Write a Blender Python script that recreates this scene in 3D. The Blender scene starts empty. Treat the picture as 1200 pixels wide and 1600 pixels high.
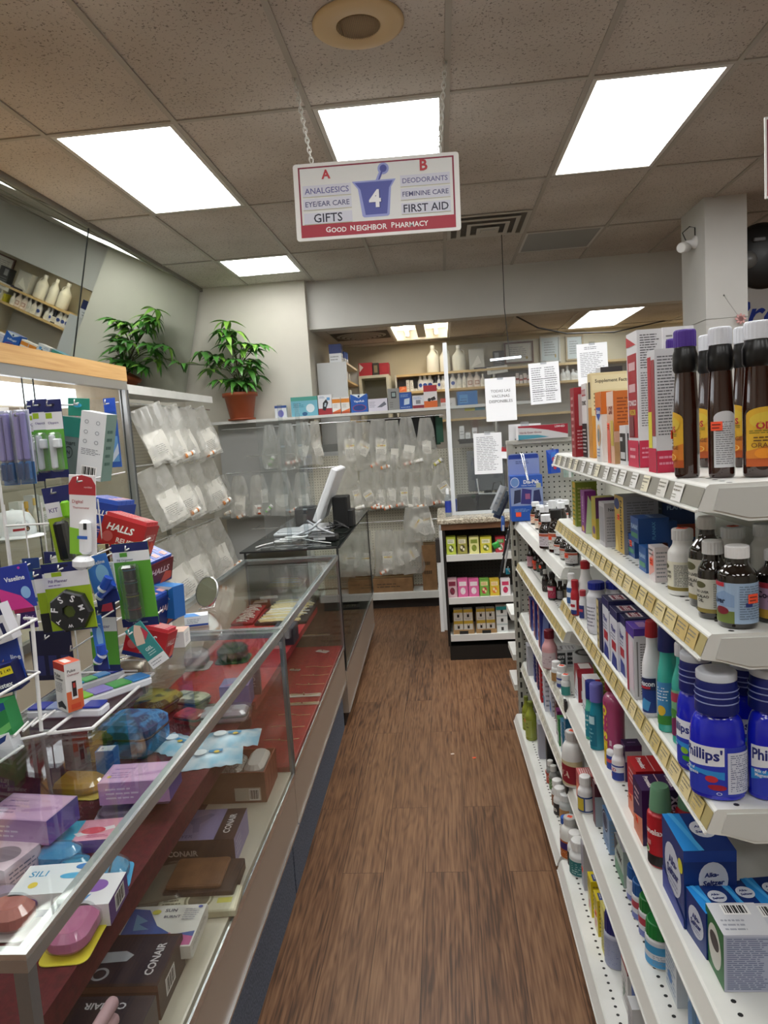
import bpy, math, random
from mathutils import Matrix, Vector
random.seed(7)
PI = math.pi
SC = bpy.context.scene
COL = SC.collection
# ------------------------------------------------------------------ camera, world, exposure
YAW, PITCH, ROLL, FOCAL = 0.0880762, 0.1099103, 0.0662770, 1115.1
EYE = Vector((0.0, 0.0, 1.6))
_f = Vector((-math.sin(YAW) * math.cos(PITCH), math.cos(YAW) * math.cos(PITCH), -math.sin(PITCH)))
_r = Vector((math.cos(YAW), math.sin(YAW), 0))
_d = _f.cross(_r)
CR = _r * math.cos(ROLL) + _d * math.sin(ROLL)
CD = _d * math.cos(ROLL) - _r * math.sin(ROLL)
cam = bpy.data.cameras.new('camera')
cam.lens = FOCAL / 1600 * 36
cam.sensor_width = 36
cam.clip_start = 0.02
camo = bpy.data.objects.new('camera', cam)
COL.objects.link(camo)
camo.matrix_world = Matrix.Translation(EYE) @ Matrix((CR, -CD, -_f)).transposed().to_4x4()
SC.camera = camo
w = bpy.data.worlds.new('world')
SC.world = w
w.use_nodes = True
w.node_tree.nodes['Background'].inputs[0].default_value = (.75, .8, .85, 1)
w.node_tree.nodes['Background'].inputs[1].default_value = .1
SC.view_settings.view_transform = 'Standard'
SC.view_settings.look = 'None'
SC.view_settings.gamma = 1
SC.view_settings.exposure = 0.88
SC.cycles.transparent_max_bounces = 40
SC.cycles.max_bounces = 10
LAMP = 7.5          # strength of the troffer diffusers
LAMP_BACK = 4.5     # the same fixtures behind the photographer
# ------------------------------------------------------------------ helpers


def P(u, v, ax, val):
    """the point of the plane ax = val seen at photo position (u, v)"""
    q = CR * ((u - 600) / FOCAL) + CD * ((v - 800) / FOCAL) + _f
    i = 'xyz'.index(ax)
    return EYE + q * ((val - EYE[i]) / q[i])


def pix(p):
    q = Vector(p) - EYE
    z = q.dot(_f)
    return 600 + FOCAL * q.dot(CR) / z, 800 + FOCAL * q.dot(CD) / z


def height(x, y, z0, v):
    """height of an upright edge at (x, y, z0) whose top shows at photo row v"""
    a, b = 0.0, 3.0
    for _ in range(40):
        m = (a + b) / 2
        if pix((x, y, z0 + m))[1] > v:
            a = m
        else:
            b = m
    return a


def lin(h):
    h = h.lstrip('#')
    c = [int(h[i:i + 2], 16) / 255 for i in (0, 2, 4)]
    return tuple(x / 12.92 if x <= .04045 else ((x + .055) / 1.055) ** 2.4 for x in c) + (1,)


_M = {}


def new_mat(name):
    m = bpy.data.materials.new(name)
    m.use_nodes = True
    nt = m.node_tree
    return m, nt, nt.nodes['Principled BSDF'], nt.nodes['Material Output']


def mat(col, rough=.5, metal=0.0, emit=0.0, coat=0.0):
    k = (col, rough, metal, emit, coat)
    if k not in _M:
        m, nt, b, o = new_mat('paint_' + col)
        b.inputs['Base Color'].default_value = lin(col)
        b.inputs['Roughness'].default_value = rough
        b.inputs['Metallic'].default_value = metal
        b.inputs['Coat Weight'].default_value = coat
        if emit:
            b.inputs['Emission Color'].default_value = lin(col)
            b.inputs['Emission Strength'].default_value = emit
        _M[k] = m
    return _M[k]


def nd(nt, t, **kw):
    n = nt.nodes.new(t)
    for k, v in kw.items():
        if k.startswith('i_'):
            key = k[2:]
            n.inputs[int(key) if key.isdigit() else key].default_value = v
        else:
            setattr(n, k, v)
    return n


def L(nt, a, b):
    nt.links.new(a, b)


def ramp(nt, stops):
    r = nt.nodes.new('ShaderNodeValToRGB')
    e = r.color_ramp.elements
    while len(e) < len(stops):
        e.new(.5)
    for q, (p, c) in zip(e, stops):
        q.position = p
        q.color = lin(c) if isinstance(c, str) else c
    return r


def grain(name, c1, c2, scale, rough=.6, stretch=(1, 1, 1), bump=0.0, detail=4, lo=.35, hi=.65):
    """a two-tone noise surface"""
    m, nt, b, o = new_mat(name)
    tc = nd(nt, 'ShaderNodeTexCoord')
    mp = nd(nt, 'ShaderNodeMapping')
    mp.inputs['Scale'].default_value = stretch
    L(nt, tc.outputs['Object'], mp.inputs['Vector'])
    n = nd(nt, 'ShaderNodeTexNoise', i_Scale=scale, i_Detail=detail)
    L(nt, mp.outputs[0], n.inputs['Vector'])
    r = ramp(nt, [(lo, c1), (hi, c2)])
    L(nt, n.outputs['Fac'], r.inputs[0])
    L(nt, r.outputs[0], b.inputs['Base Color'])
    b.inputs['Roughness'].default_value = rough
    if bump:
        bp = nd(nt, 'ShaderNodeBump', i_Strength=bump, i_Distance=.002)
        L(nt, n.outputs['Fac'], bp.inputs['Height'])
        L(nt, bp.outputs[0], b.inputs['Normal'])
    return m


def clear(name, tint, base=.04, gain=.9, gloss_rough=.02, haze=0.0, haze_col='ffffff'):
    """a thin clear sheet: mirror-like at grazing angles, see-through straight on"""
    m, nt, b, o = new_mat(name)
    nt.nodes.remove(b)
    lw = nd(nt, 'ShaderNodeLayerWeight', i_Blend=.5)
    pw = nd(nt, 'ShaderNodeMath', operation='POWER', i_1=5.0)
    L(nt, lw.outputs['Facing'], pw.inputs[0])
    ma = nd(nt, 'ShaderNodeMath', operation='MULTIPLY_ADD', i_1=gain, i_2=base)
    L(nt, pw.outputs[0], ma.inputs[0])
    tr = nd(nt, 'ShaderNodeBsdfTransparent')
    tr.inputs[0].default_value = lin(tint)
    gl = nd(nt, 'ShaderNodeBsdfGlossy', i_Roughness=gloss_rough)
    mx = nd(nt, 'ShaderNodeMixShader')
    L(nt, ma.outputs[0], mx.inputs[0])
    L(nt, gl.outputs[0], mx.inputs[2])
    if haze:
        df = nd(nt, 'ShaderNodeBsdfDiffuse')
        df.inputs[0].default_value = lin(haze_col)
        tl = nd(nt, 'ShaderNodeBsdfTranslucent')
        tl.inputs[0].default_value = lin(haze_col)
        ad = nd(nt, 'ShaderNodeMixShader', i_0=.5)
        L(nt, df.outputs[0], ad.inputs[1])
        L(nt, tl.outputs[0], ad.inputs[2])
        tc = nd(nt, 'ShaderNodeTexCoord')
        no = nd(nt, 'ShaderNodeTexNoise', i_Scale=9.0, i_Detail=1.0)
        L(nt, tc.outputs['Object'], no.inputs['Vector'])
        mr = nd(nt, 'ShaderNodeMapRange')
        mr.inputs['From Min'].default_value = .3
        mr.inputs['From Max'].default_value = .7
        mr.inputs['To Min'].default_value = haze * .75
        mr.inputs['To Max'].default_value = min(1, haze * 1.25)
        L(nt, no.outputs['Fac'], mr.inputs['Value'])
        m2 = nd(nt, 'ShaderNodeMixShader')
        L(nt, mr.outputs[0], m2.inputs[0])
        L(nt, tr.outputs[0], m2.inputs[1])
        L(nt, ad.outputs[0], m2.inputs[2])
        L(nt, m2.outputs[0], mx.inputs[1])
    else:
        L(nt, tr.outputs[0], mx.inputs[1])
    L(nt, mx.outputs[0], o.inputs['Surface'])
    return m


GLASS = clear('case_glass', 'fafcfb', .035, .7)
ACRYL = clear('clear_acrylic', 'f4f7f8', .05, .8, haze=.03)
BLIST = clear('blister_plastic', 'f2f4f6', .10, .7, .05, haze=.06)
BAGM = clear('clear_bag_film', 'fafaf8', .09, .5, .14, haze=.30, haze_col='fafaf6')
BAGF = clear('frosted_bag_film', 'fafaf8', .07, .45, .16, haze=.27, haze_col='fafaf6')
ALU = mat('b9bdc0', .3, .9)
STEEL = mat('d7d9da', .25, .9)
WIREW = mat('eeeeee', .35)
ENAMEL = grain('shelf_enamel', 'e4e5e1', 'd9dad5', 6.0, .38)
PRICE_CREAM = mat('e9deb4', .6)
GREY_STRIP = mat('8d8a80', .4)

_CUBE_F = [(0, 1, 3, 2), (4, 6, 7, 5), (0, 4, 5, 1), (2, 3, 7, 6), (0, 2, 6, 4), (1, 5, 7, 3)]


class MB:
    """collects faces of one part; build() links them as one mesh object"""

    def __init__(s):
        s.v, s.f, s.mi, s.sm, s.mats = [], [], [], [], []
        s.T = Matrix.Identity(4)

    def slot(s, m):
        if isinstance(m, str):
            m = mat(m)
        if m not in s.mats:
            s.mats.append(m)
        return s.mats.index(m)

    def add(s, vs, fs, m, smooth=False):
        k = s.slot(m)
        n = len(s.v)
        for p in vs:
            s.v.append(s.T @ Vector(p))
        for f in fs:
            s.f.append([n + i for i in f])
            s.mi.append(k)
            s.sm.append(smooth)

    def box(s, a, b, m):
        vs = [(x, y, z) for x in (a[0], b[0]) for y in (a[1], b[1]) for z in (a[2], b[2])]
        s.add(vs, _CUBE_F, m)

    def bbox(s, a, b, m, r=.004, n=2):
        """box with rounded vertical edges and a small top/bottom chamfer"""
        x0, y0, z0 = a
        x1, y1, z1 = b
        pts = []
        for cx, cy, a0 in ((x1 - r, y1 - r, 0), (x0 + r, y1 - r, 90), (x0 + r, y0 + r, 180), (x1 - r, y0 + r, 270)):
            for i in range(n + 1):
                t = math.radians(a0 + 90 * i / n)
                pts.append((cx + r * math.cos(t), cy + r * math.sin(t)))
        c = min(r * .5, (z1 - z0) * .3)
        mx, my = (x0 + x1) / 2, (y0 + y1) / 2
        sx, sy = 1 - 2 * c / (x1 - x0), 1 - 2 * c / (y1 - y0)
        ins = [(mx + (x - mx) * sx, my + (y - my) * sy) for x, y in pts]
        s.loft([[(x, y, z0) for x, y in ins], [(x, y, z0 + c) for x, y in pts], [(x, y, z1 - c) for x, y in pts], [(x, y, z1) for x, y in ins]], m, True, True, False)

    def loft(s, rings, m, cap0=True, cap1=True, smooth=True, closed=True):
        n = len(rings[0])
        vs = [p for r in rings for p in r]
        fs = []
        for i in range(len(rings) - 1):
            for j in range(n if closed else n - 1):
                k = (j + 1) % n
                fs.append((i * n + j, i * n + k, (i + 1) * n + k, (i + 1) * n + j))
        s.add(vs, fs, m, smooth)
        if cap0:
            s.add(rings[0][::-1], [tuple(range(n))], m)
        if cap1:
            s.add(rings[-1], [tuple(range(n))], m)

    def lathe(s, prof, m, n=24, sx=1, sy=1, c=(0, 0, 0), smooth=True, cap=True):
        rings = [[(c[0] + r * sx * math.cos(2 * PI * i / n), c[1] + r * sy * math.sin(2 * PI * i / n), c[2] + z) for i in range(n)] for r, z in prof]
        s.loft(rings, m, cap and prof[0][0] > 1e-5, cap and prof[-1][0] > 1e-5, smooth)

    def tube(s, pts, r, m, n=8, closed=False):
        pts = [Vector(p) for p in pts]
        rings = []
        up = None
        N = len(pts)
        for i, p in enumerate(pts):
            if closed:
                t = pts[(i + 1) % N] - pts[i - 1]
            else:
                t = pts[min(i + 1, N - 1)] - pts[max(i - 1, 0)]
            t = t.normalized()
            if up is None:
                up = Vector((0, 0, 1)) if abs(t.z) < .9 else Vector((1, 0, 0))
            x = up.cross(t).normalized()
            up = t.cross(x).normalized()
            rings.append([p + x * (r * math.cos(2 * PI * k / n)) + up * (r * math.sin(2 * PI * k / n)) for k in range(n)])
        if closed:
            rings.append(rings[0])
        s.loft(rings, m, not closed, not closed, True)

    def prism(s, poly, z0, z1, m, ax='z'):
        """polygon extruded along an axis (poly given in the two other axes, in order)"""
        def q(a, b, c):
            return {'z': (a, b, c), 'y': (a, c, b), 'x': (c, a, b)}[ax]
        n = len(poly)
        vs = [q(a, b, z0) for a, b in poly] + [q(a, b, z1) for a, b in poly]
        fs = [(i, (i + 1) % n, n + (i + 1) % n, n + i) for i in range(n)]
        fs += [tuple(range(n))[::-1], tuple(range(n, 2 * n))]
        s.add(vs, fs, m)

    def quad(s, a, b, c, d, m):
        s.add([a, b, c, d], [(0, 1, 2, 3)], m)

    def ball(s, c, r, m, n=12, k=8, sz=1):
        s.lathe([(max(r * math.sin(PI * i / k), 1e-6), -r * sz * math.cos(PI * i / k)) for i in range(k + 1)], m, n, c=c)

    def mesh(s, name):
        me = bpy.data.meshes.new(name)
        me.from_pydata([tuple(p) for p in s.v], [], s.f)
        for m in s.mats:
            me.materials.append(m)
        me.polygons.foreach_set('material_index', s.mi)
        me.polygons.foreach_set('use_smooth', s.sm)
        me.update()
        return me

    def build(s, name, parent=None, loc=(0, 0, 0), rot=(0, 0, 0)):
        return put(name, s.mesh(name), parent, loc, rot)


def put(name, me, parent=None, loc=(0, 0, 0), rot=(0, 0, 0)):
    o = bpy.data.objects.new(name, me)
    COL.objects.link(o)
    o.parent = parent
    o.location = loc
    o.rotation_euler = rot
    return o


def tag(o, label, cat, group=None, kind=None):
    if label:
        o['label'] = label
    if cat:
        o['category'] = cat
    if group:
        o['group'] = group
    if kind:
        o['kind'] = kind
    return o


def thing(name, label, cat, loc=(0, 0, 0), rz=0.0, group=None, rot=None):
    o = bpy.data.objects.new(name, None)
    COL.objects.link(o)
    o.empty_display_size = .05
    o.location = loc
    o.rotation_euler = rot if rot else (0, 0, rz)
    return tag(o, label, cat, group)


def struct(o):
    o['kind'] = 'structure'
    return o


ORD = ['first', 'second', 'third', 'fourth', 'fifth', 'sixth', 'seventh', 'eighth', 'ninth', 'tenth', 'eleventh', 'twelfth', 'thirteenth', 'fourteenth', 'fifteenth', 'sixteenth', 'seventeenth', 'eighteenth', 'nineteenth', 'twentieth', 'twenty-first', 'twenty-second', 'twenty-third', 'twenty-fourth', 'twenty-fifth', 'twenty-sixth', 'twenty-seventh', 'twenty-eighth']

# ------------------------------------------------------------------ printed artwork on faces
_TXT = {}


def text_mesh(t, bold=0.0, shear=0.0):
    k = (t, bold, shear)
    if k not in _TXT:
        c = bpy.data.curves.new('lettering', 'FONT')
        c.body = t
        c.resolution_u = 2
        c.offset = bold
        c.shear = shear
        c.align_x = 'CENTER'
        o = bpy.data.objects.new('lettering', c)
        COL.objects.link(o)
        dg = bpy.context.evaluated_depsgraph_get()
        me = bpy.data.meshes.new_from_object(o.evaluated_get(dg))
        vs = [v.co.copy() for v in me.vertices]
        fs = [tuple(p.vertices) for p in me.polygons]
        bpy.data.objects.remove(o)
        bpy.data.curves.remove(c)
        bpy.data.meshes.remove(me)
        xs = [v.x for v in vs]
        ys = [v.y for v in vs]
        x0, x1, y0, y1 = min(xs), max(xs), min(ys), max(ys)
        W = x1 - x0
        vs = [((v.x - (x0 + x1) / 2) / W, (v.y - (y0 + y1) / 2) / W) for v in vs]
        _TXT[k] = (vs, fs, (y1 - y0) / W)
    return _TXT[k]


def flat_map(o, u, v):
    o, u, v = Vector(o), Vector(u), Vector(v)
    n = u.cross(v).normalized()
    return lambda s, t, e: o + u * s + v * t + n * e


def strips(poly, n):
    """cuts a polygon into n upright strips so that it can follow a curved face"""
    x0, x1 = min(p[0] for p in poly), max(p[0] for p in poly)
    out = []
    for i in range(n):
        q = poly
        for lim, sg in ((x0 + (x1 - x0) * i / n, 1), (x0 + (x1 - x0) * (i + 1) / n, -1)):
            r = []
            for k in range(len(q)):
                a, b = q[k - 1], q[k]
                ia, ib = (a[0] - lim) * sg >= -1e-9, (b[0] - lim) * sg >= -1e-9
                if ia != ib:
                    t = (lim - a[0]) / (b[0] - a[0])
                    r.append((lim, a[1] + (b[1] - a[1]) * t))
                if ib:
                    r.append(b)
            q = r
            if len(q) < 3:
                break
        if len(q) > 2:
            out.append(q)
    return out


def art(mb, fmap, W, H, els, lift=.0003, seg=1):
    """draws printed elements on a surface; coordinates run 0..1 across W x H metres"""
    e = lift
    for el in els:
        k = el[0]
        if k == 'r':
            _, a, b, c, d, m = el
            n = max(1, int(round(seg * abs(c - a))))
            vs = []
            for i in range(n + 1):
                x = (a + (c - a) * i / n) * W
                vs += [fmap(x, b * H, e), fmap(x, d * H, e)]
            mb.add(vs, [(2 * i, 2 * i + 2, 2 * i + 3, 2 * i + 1) for i in range(n)], m)
        elif k == 'e':
            _, cx, cy, rx, ry, m = el[:6]
            n = 20
            pl = [(cx + rx * math.cos(2 * PI * i / n), cy + ry * math.sin(2 * PI * i / n)) for i in range(n)]
            for q in (strips(pl, max(1, int(seg * rx * 2))) if seg > 1 else [pl]):
                mb.add([fmap(x * W, y * H, e) for x, y in q], [tuple(range(len(q)))], m)
        elif k == 'p':
            ww = max(x for x, y in el[1]) - min(x for x, y in el[1])
            for q in (strips(el[1], max(1, int(seg * ww))) if seg > 1 else [el[1]]):
                mb.add([fmap(x * W, y * H, e) for x, y in q], [tuple(range(len(q)))], el[2])
        elif k == 'o':   # ring
            _, cx, cy, rx, ry, th, m = el
            n = 20
            vs = []
            for i in range(n):
                c, q = math.cos(2 * PI * i / n), math.sin(2 * PI * i / n)
                vs += [fmap((cx + rx * c) * W, (cy + ry * q) * H, e), fmap((cx + rx * (1 - th) * c) * W, (cy + ry * (1 - th) * q) * H, e)]
            mb.add(vs, [(2 * i, (2 * i + 2) % (2 * n), (2 * i + 3) % (2 * n), 2 * i + 1) for i in range(n)], m)
        elif k == 't':
            _, t, cx, cy, wid, m = el[:6]
            rot = math.radians(el[6]) if len(el) > 6 else 0
            bold = .5 * (el[7] if len(el) > 7 else .02)
            sh = el[8] if len(el) > 8 else 0.0
            vs, fs, asp = text_mesh(t, bold, sh)
            c, q = math.cos(rot), math.sin(rot)
            sz = wid * (H if abs(q) > .7 else W)
            mb.add([fmap(cx * W + (x * c - y * q) * sz, cy * H + (x * q + y * c) * sz, e) for x, y in vs], fs, m)
        elif k == 'l':   # small print
            _, a, b, c, d, n, m = el
            rs = random.Random(int((a + b * 3 + c * 7 + n) * 1000))
            for i in range(n):
                y = b + (d - b) * (i + .5) / n
                h = (d - b) / n * .19
                x, x1 = a, a + (c - a) * rs.uniform(.72, 1.0)
                while x < x1:
                    x2 = min(x1, x + (c - a) * rs.uniform(.08, .3))
                    mb.add([fmap(x * W, (y - h) * H, e), fmap(x2 * W, (y - h) * H, e), fmap(x2 * W, (y + h) * H, e), fmap(x * W, (y + h) * H, e)], [(0, 1, 2, 3)], m)
                    x = x2 + (c - a) * .035
        elif k == 'bar':
            _, a, b, c, d = el
            mb.add([fmap(a * W, b * H, e), fmap(c * W, b * H, e), fmap(c * W, d * H, e), fmap(a * W, d * H, e)], [(0, 1, 2, 3)], 'f4f4f4')
            n = 11
            for i in range(n):
                x = a + (c - a) * (.08 + .84 * i / n)
                ww = (c - a) / n * (.3 + .25 * (i * 7 % 3))
                mb.add([fmap(x * W, (b + (d - b) * .12) * H, e + .0003), fmap((x + ww) * W, (b + (d - b) * .12) * H, e + .0003), fmap((x + ww) * W, (d - (d - b) * .1) * H, e + .0003), fmap(x * W, (d - (d - b) * .1) * H, e + .0003)], [(0, 1, 2, 3)], '1c1c1c')
        e += .0002


_CACHE = {}


def cached(key, make):
    k = repr(key)
    if k not in _CACHE:
        _CACHE[k] = make()
    return _CACHE[k]


def face_maps(w, d, h):
    x, y = w / 2, d / 2
    return {'F': (flat_map((-x, -y, 0), (1, 0, 0), (0, 0, 1)), w, h),
            'R': (flat_map((x, -y, 0), (0, 1, 0), (0, 0, 1)), d, h),
            'L': (flat_map((-x, y, 0), (0, -1, 0), (0, 0, 1)), d, h),
            'B': (flat_map((x, y, 0), (-1, 0, 0), (0, 0, 1)), w, h),
            'T': (flat_map((-x, -y, h), (1, 0, 0), (0, 1, 0)), w, d)}


def carton_mesh(w, d, h, col, faces):
    mb = MB()
    m = mat(col, .42)
    mb.box((-w / 2, -d / 2, 0), (w / 2, d / 2, h), m)
    fm = face_maps(w, d, h)
    for k, els in faces.items():
        f, W, H = fm[k]
        art(mb, f, W, H, els)
    # tuck-flap seam on the top
    f, W, H = fm['T']
    if 'T' not in faces:
        art(mb, f, W, H, [('r', .02, .93, .98, .95, '9a9a96')], lift=.0002)
    return mb.mesh('carton')


def sticker_mesh(w, h, col='ff5a36'):
    mb = MB()
    mb.bbox((-w / 2, -.0004, -h / 2), (w / 2, .0004, h / 2), mat(col, .5), r=.0003, n=1)
    for i in (-1, 1):
        mb.box((-w * .38, -.0009, i * h * .18 - h * .06), (w * .3 + i * w * .05, -.0004, i * h * .18 + h * .06), '7a2a18')
    return mb.mesh('price_sticker')


def carton(label, loc, w, d, h, col, faces, rz=-PI / 2, group=None, name='carton', cat='box', sticker=None, rot=None):
    """a printed carton, its front facing local -Y; loc is the centre of its base"""
    me = cached(('carton', w, d, h, col, faces), lambda: carton_mesh(w, d, h, col, faces))
    o = put(name, me, None, loc, rot if rot else (0, 0, rz))
    tag(o, label, cat, group)
    if sticker:   # (face, s, t)
        fc, s, t = sticker
        sm = cached(('stk', .016, .013), lambda: sticker_mesh(.016, .013))
        if fc == 'F':
            put('price_sticker', sm, o, (w * (s - .5), -d / 2 - .001, h * t))
        elif fc == 'R':
            put('price_sticker', sm, o, (w / 2 + .001, d * (s - .5), h * t), (0, 0, PI / 2))
        elif fc == 'T':
            put('price_sticker', sm, o, (w * (s - .5), d * (t - .5), h + .001), (-PI / 2, 0, 0))
    return o


def cap_mesh(r, h, col, ribs=True, taper=1.0):
    mb = MB()
    n = 40 if ribs else 24
    m = mat(col, .4)
    def ring(k, z, rib):
        return [((r * k * (1 - (.035 if rib and i % 2 else 0))) * math.cos(2 * PI * i / n), (r * k * (1 - (.035 if rib and i % 2 else 0))) * math.sin(2 * PI * i / n), z) for i in range(n)]
    mb.loft([ring(1, 0, ribs), ring(1, h * .12, ribs), ring(taper, h * .86, ribs), ring(taper * .95, h * .95, False), ring(taper * .86, h, False)], m, True, True, not ribs)
    return mb.mesh('cap')


def bottle_profile(r, hb, nr, sh, style):
    """outline of a bottle body up to hb, neck radius nr, shoulder starting at sh*hb"""
    pr = [(r * .86, 0), (r * .97, hb * .012), (r, hb * .035), (r, hb * sh)]
    for i in range(1, 7):
        t = i / 7
        if style == 'round':
            k = math.cos(t * PI / 2)
            z = math.sin(t * PI / 2)
        elif style == 'slope':
            k, z = 1 - t, t
        else:
            k, z = (1 + math.cos(t * PI)) / 2, t
        pr.append((nr + (r - nr) * k, hb * (sh + (.94 - sh) * z)))
    pr += [(nr, hb * .95), (nr, hb)]
    return pr


def bottle_parts(r, h, col, cap, sh, nr, style, lab, sx, sy, rough, coat):
    caph = cap[1]
    hb = h - caph * .92
    mb = MB()
    bm = mat(col, rough, coat=coat) if isinstance(col, str) else col
    mb.lathe(bottle_profile(r, hb, nr, sh, style), bm, 28, sx, sy)
    out = [('body', mb.mesh('body'), (0, 0, 0))]
    out.append(('cap', cap_mesh(cap[0], caph, cap[2], cap[3] if len(cap) > 3 else True, cap[4] if len(cap) > 4 else 1.0), (0, 0, hb - caph * .05)))
    if lab:
        z0, z1, ang, bg, els = lab
        lb = MB()
        A = math.radians(ang)
        rr = r + .0006
        Wd = A * r
        Hd = (z1 - z0) * hb
        def fmap(s, t, e):
            a = -PI / 2 - A / 2 + s / r
            return Vector(((rr + e) * sx * math.cos(a), (rr + e) * sy * math.sin(a), z0 * hb + t))
        art(lb, fmap, Wd, Hd, [('r', 0, 0, 1, 1, bg)] + els, 0.0, seg=22)
        out.append(('label', lb.mesh('label'), (0, 0, 0)))
    return out


def bottle(label, loc, r, h, col, cap, sh=.72, nr=None, style='cos', lab=None, sx=1, sy=1, rz=-PI / 2, rough=.35, coat=0.0, group=None, name='pill_bottle', cat='bottle', sticker=None, top_sticker=False):
    nr = nr if nr else cap[0] * .9
    ps = cached(('bottle', r, h, str(col), cap, sh, nr, style, lab, sx, sy, rough, coat), lambda: bottle_parts(r, h, col, cap, sh, nr, style, lab, sx, sy, rough, coat))
    t = thing(name, label, cat, loc, rz, group)
    for n, me, lo in ps:
        put(n, me, t, lo)
    if sticker:
        a = math.radians(sticker[0]) - PI / 2
        sm = cached(('stk', .016, .013), lambda: sticker_mesh(.016, .013))
        put('price_sticker', sm, t, ((r + .002) * sx * math.cos(a), (r + .002) * sy * math.sin(a), h * sticker[1]), (0, 0, a + PI / 2))
    if top_sticker:
        sm = cached(('stk', .016, .013), lambda: sticker_mesh(.016, .013))
        put('price_sticker', sm, t, (0, 0, h + .0012), (-PI / 2, 0, .4))
    return t
# ------------------------------------------------------------------ lights of the room
CZ = 3.05
GX0, GY0, TW, TL = -0.506, 3.296, 0.61, 1.22


def diffuser_mat(strength, name, tubes=True):
    m, nt, b, o = new_mat(name)
    nt.nodes.remove(b)
    tc = nd(nt, 'ShaderNodeTexCoord')
    sp = nd(nt, 'ShaderNodeSeparateXYZ')
    L(nt, tc.outputs['Object'], sp.inputs[0])
    wv = nd(nt, 'ShaderNodeMath', operation='MULTIPLY', i_1=2 * PI / .2)
    L(nt, sp.outputs['X'], wv.inputs[0])
    co = nd(nt, 'ShaderNodeMath', operation='COSINE')
    L(nt, wv.outputs[0], co.inputs[0])
    ma = nd(nt, 'ShaderNodeMath', operation='MULTIPLY_ADD', i_1=.22 * strength, i_2=strength)
    L(nt, co.outputs[0], ma.inputs[0])
    em = nd(nt, 'ShaderNodeEmission')
    em.inputs[0].default_value = (1.0, .995, .975, 1)
    L(nt, ma.outputs[0], em.inputs[1])
    L(nt, em.outputs[0], o.inputs['Surface'])
    return m


DIFF = diffuser_mat(LAMP, 'lit_diffuser')
DIFF_BACK = diffuser_mat(LAMP_BACK, 'lit_diffuser_behind')
FRAME_W = mat('c9c7c0', .5)


def troffer(label, x0, y0, x1, y1, z, m, name='ceiling_light'):
    cx, cy = (x0 + x1) / 2, (y0 + y1) / 2
    a, b = (x1 - x0) / 2 - .014, (y1 - y0) / 2 - .014
    t = thing(name, label, 'ceiling light', (cx, cy, z), 0, 'recessed ceiling lights')
    fr = MB()
    k = .022
    for q in (((-a, -b), (a, -b + k)), ((-a, b - k), (a, b)), ((-a, -b + k), (-a + k, b - k)), ((a - k, -b + k), (a, b - k))):
        fr.box((*q[0], -.006), (*q[1], .004), FRAME_W)
    fr.build('frame', t)
    df = MB()
    df.box((-a + k, -b + k, -.003), (a - k, b - k, .002), m)
    df.build('diffuser', t)
    return t


gx = lambda i: GX0 + TW * i
gy = lambda i: GY0 + TL * i
for i, s in ((-2, 'lit ceiling panel at the left above the tilted wall mirror'), (0, 'lit ceiling panel in the middle behind the hanging aisle sign'), (2, 'lit ceiling panel at the upper right in front of the column')):
    troffer(s, gx(i), gy(0), gx(i + 1), gy(1), CZ, DIFF)
troffer('small square lit ceiling panel near the back wall above the potted plant', gx(-2), gy(2), gx(-1), gy(2) + .63, CZ, DIFF)
for j in (-2, -4):
    for i, s in ((-2, 'left'), (0, 'middle'), (2, 'right'), (5, 'far right')):
        troffer('lit ceiling panel of the %s row %s' % (s, 'just behind the viewer' if j == -2 else 'far behind the viewer'), gx(i), gy(j), gx(i + 1), gy(j + 1), CZ, DIFF_BACK)
troffer('lit ceiling panel over the aisles to the far right', gx(5), gy(0), gx(6), gy(1), CZ, DIFF_BACK)
# pharmacy lights behind the soffit
PZ = 2.62
DIFF_PH = diffuser_mat(4.0, 'lit_diffuser_pharmacy')
troffer('lit ceiling panel behind the soffit at the right over the pharmacy counter', 1.42, 7.02, 2.0, 8.3, PZ, DIFF_PH)
troffer('lit ceiling panel further right behind the column', 2.9, 7.2, 3.5, 8.42, PZ, DIFF_PH)
TUBE = mat('fff6e6', .5, emit=14.0)
t = thing('ceiling_light', 'open two-tube fluorescent light fixture recessed behind the soffit', 'ceiling light', (-.165, 7.62, PZ), 0, 'recessed ceiling lights')
hw, hl = .29, .57
h = MB()
hm = mat('e9e4d4', .4)
for a, b in (((-hw, -hl, .0), (-hw + .012, hl, .1)), ((hw - .012, -hl, .0), (hw, hl, .1)), ((-hw, -hl, .0), (hw, -hl + .012, .1)), ((-hw, hl - .012, .0), (hw, hl, .1)), ((-hw, -hl, .098), (hw, hl, .105))):
    h.box(a, b, hm)
h.box((-.045, -hl, .02), (.045, hl, .1), mat('a9a59a', .5))
for a, b in (((-hw - .02, -hl - .02, -.006), (hw + .02, -hl, .0)), ((-hw - .02, hl, -.006), (hw + .02, hl + .03, .0)), ((-hw - .02, -hl, -.006), (-hw, hl, 0)), ((hw, -hl, -.006), (hw + .02, hl, 0))):
    h.box(a, b, FRAME_W)
h.build('housing', t)
for s in (-1, 1):
    tb = MB()
    tb.tube([(s * .16, -hl + .05, .055), (s * .16, hl - .08, .055)], .016, TUBE, 12)
    tb.build('tube', t)
    for e in (-hl + .03, hl - .08):
        so = MB()
        so.box((s * .16 - .02, e, .03), (s * .16 + .02, e + .03, .1), hm)
        so.build('lampholder', t)

# ------------------------------------------------------------------ room shell
RX, RY = 6.2, -3.2          # right wall, wall behind the viewer
PHY = 8.5                   # pharmacy rear wall
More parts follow.
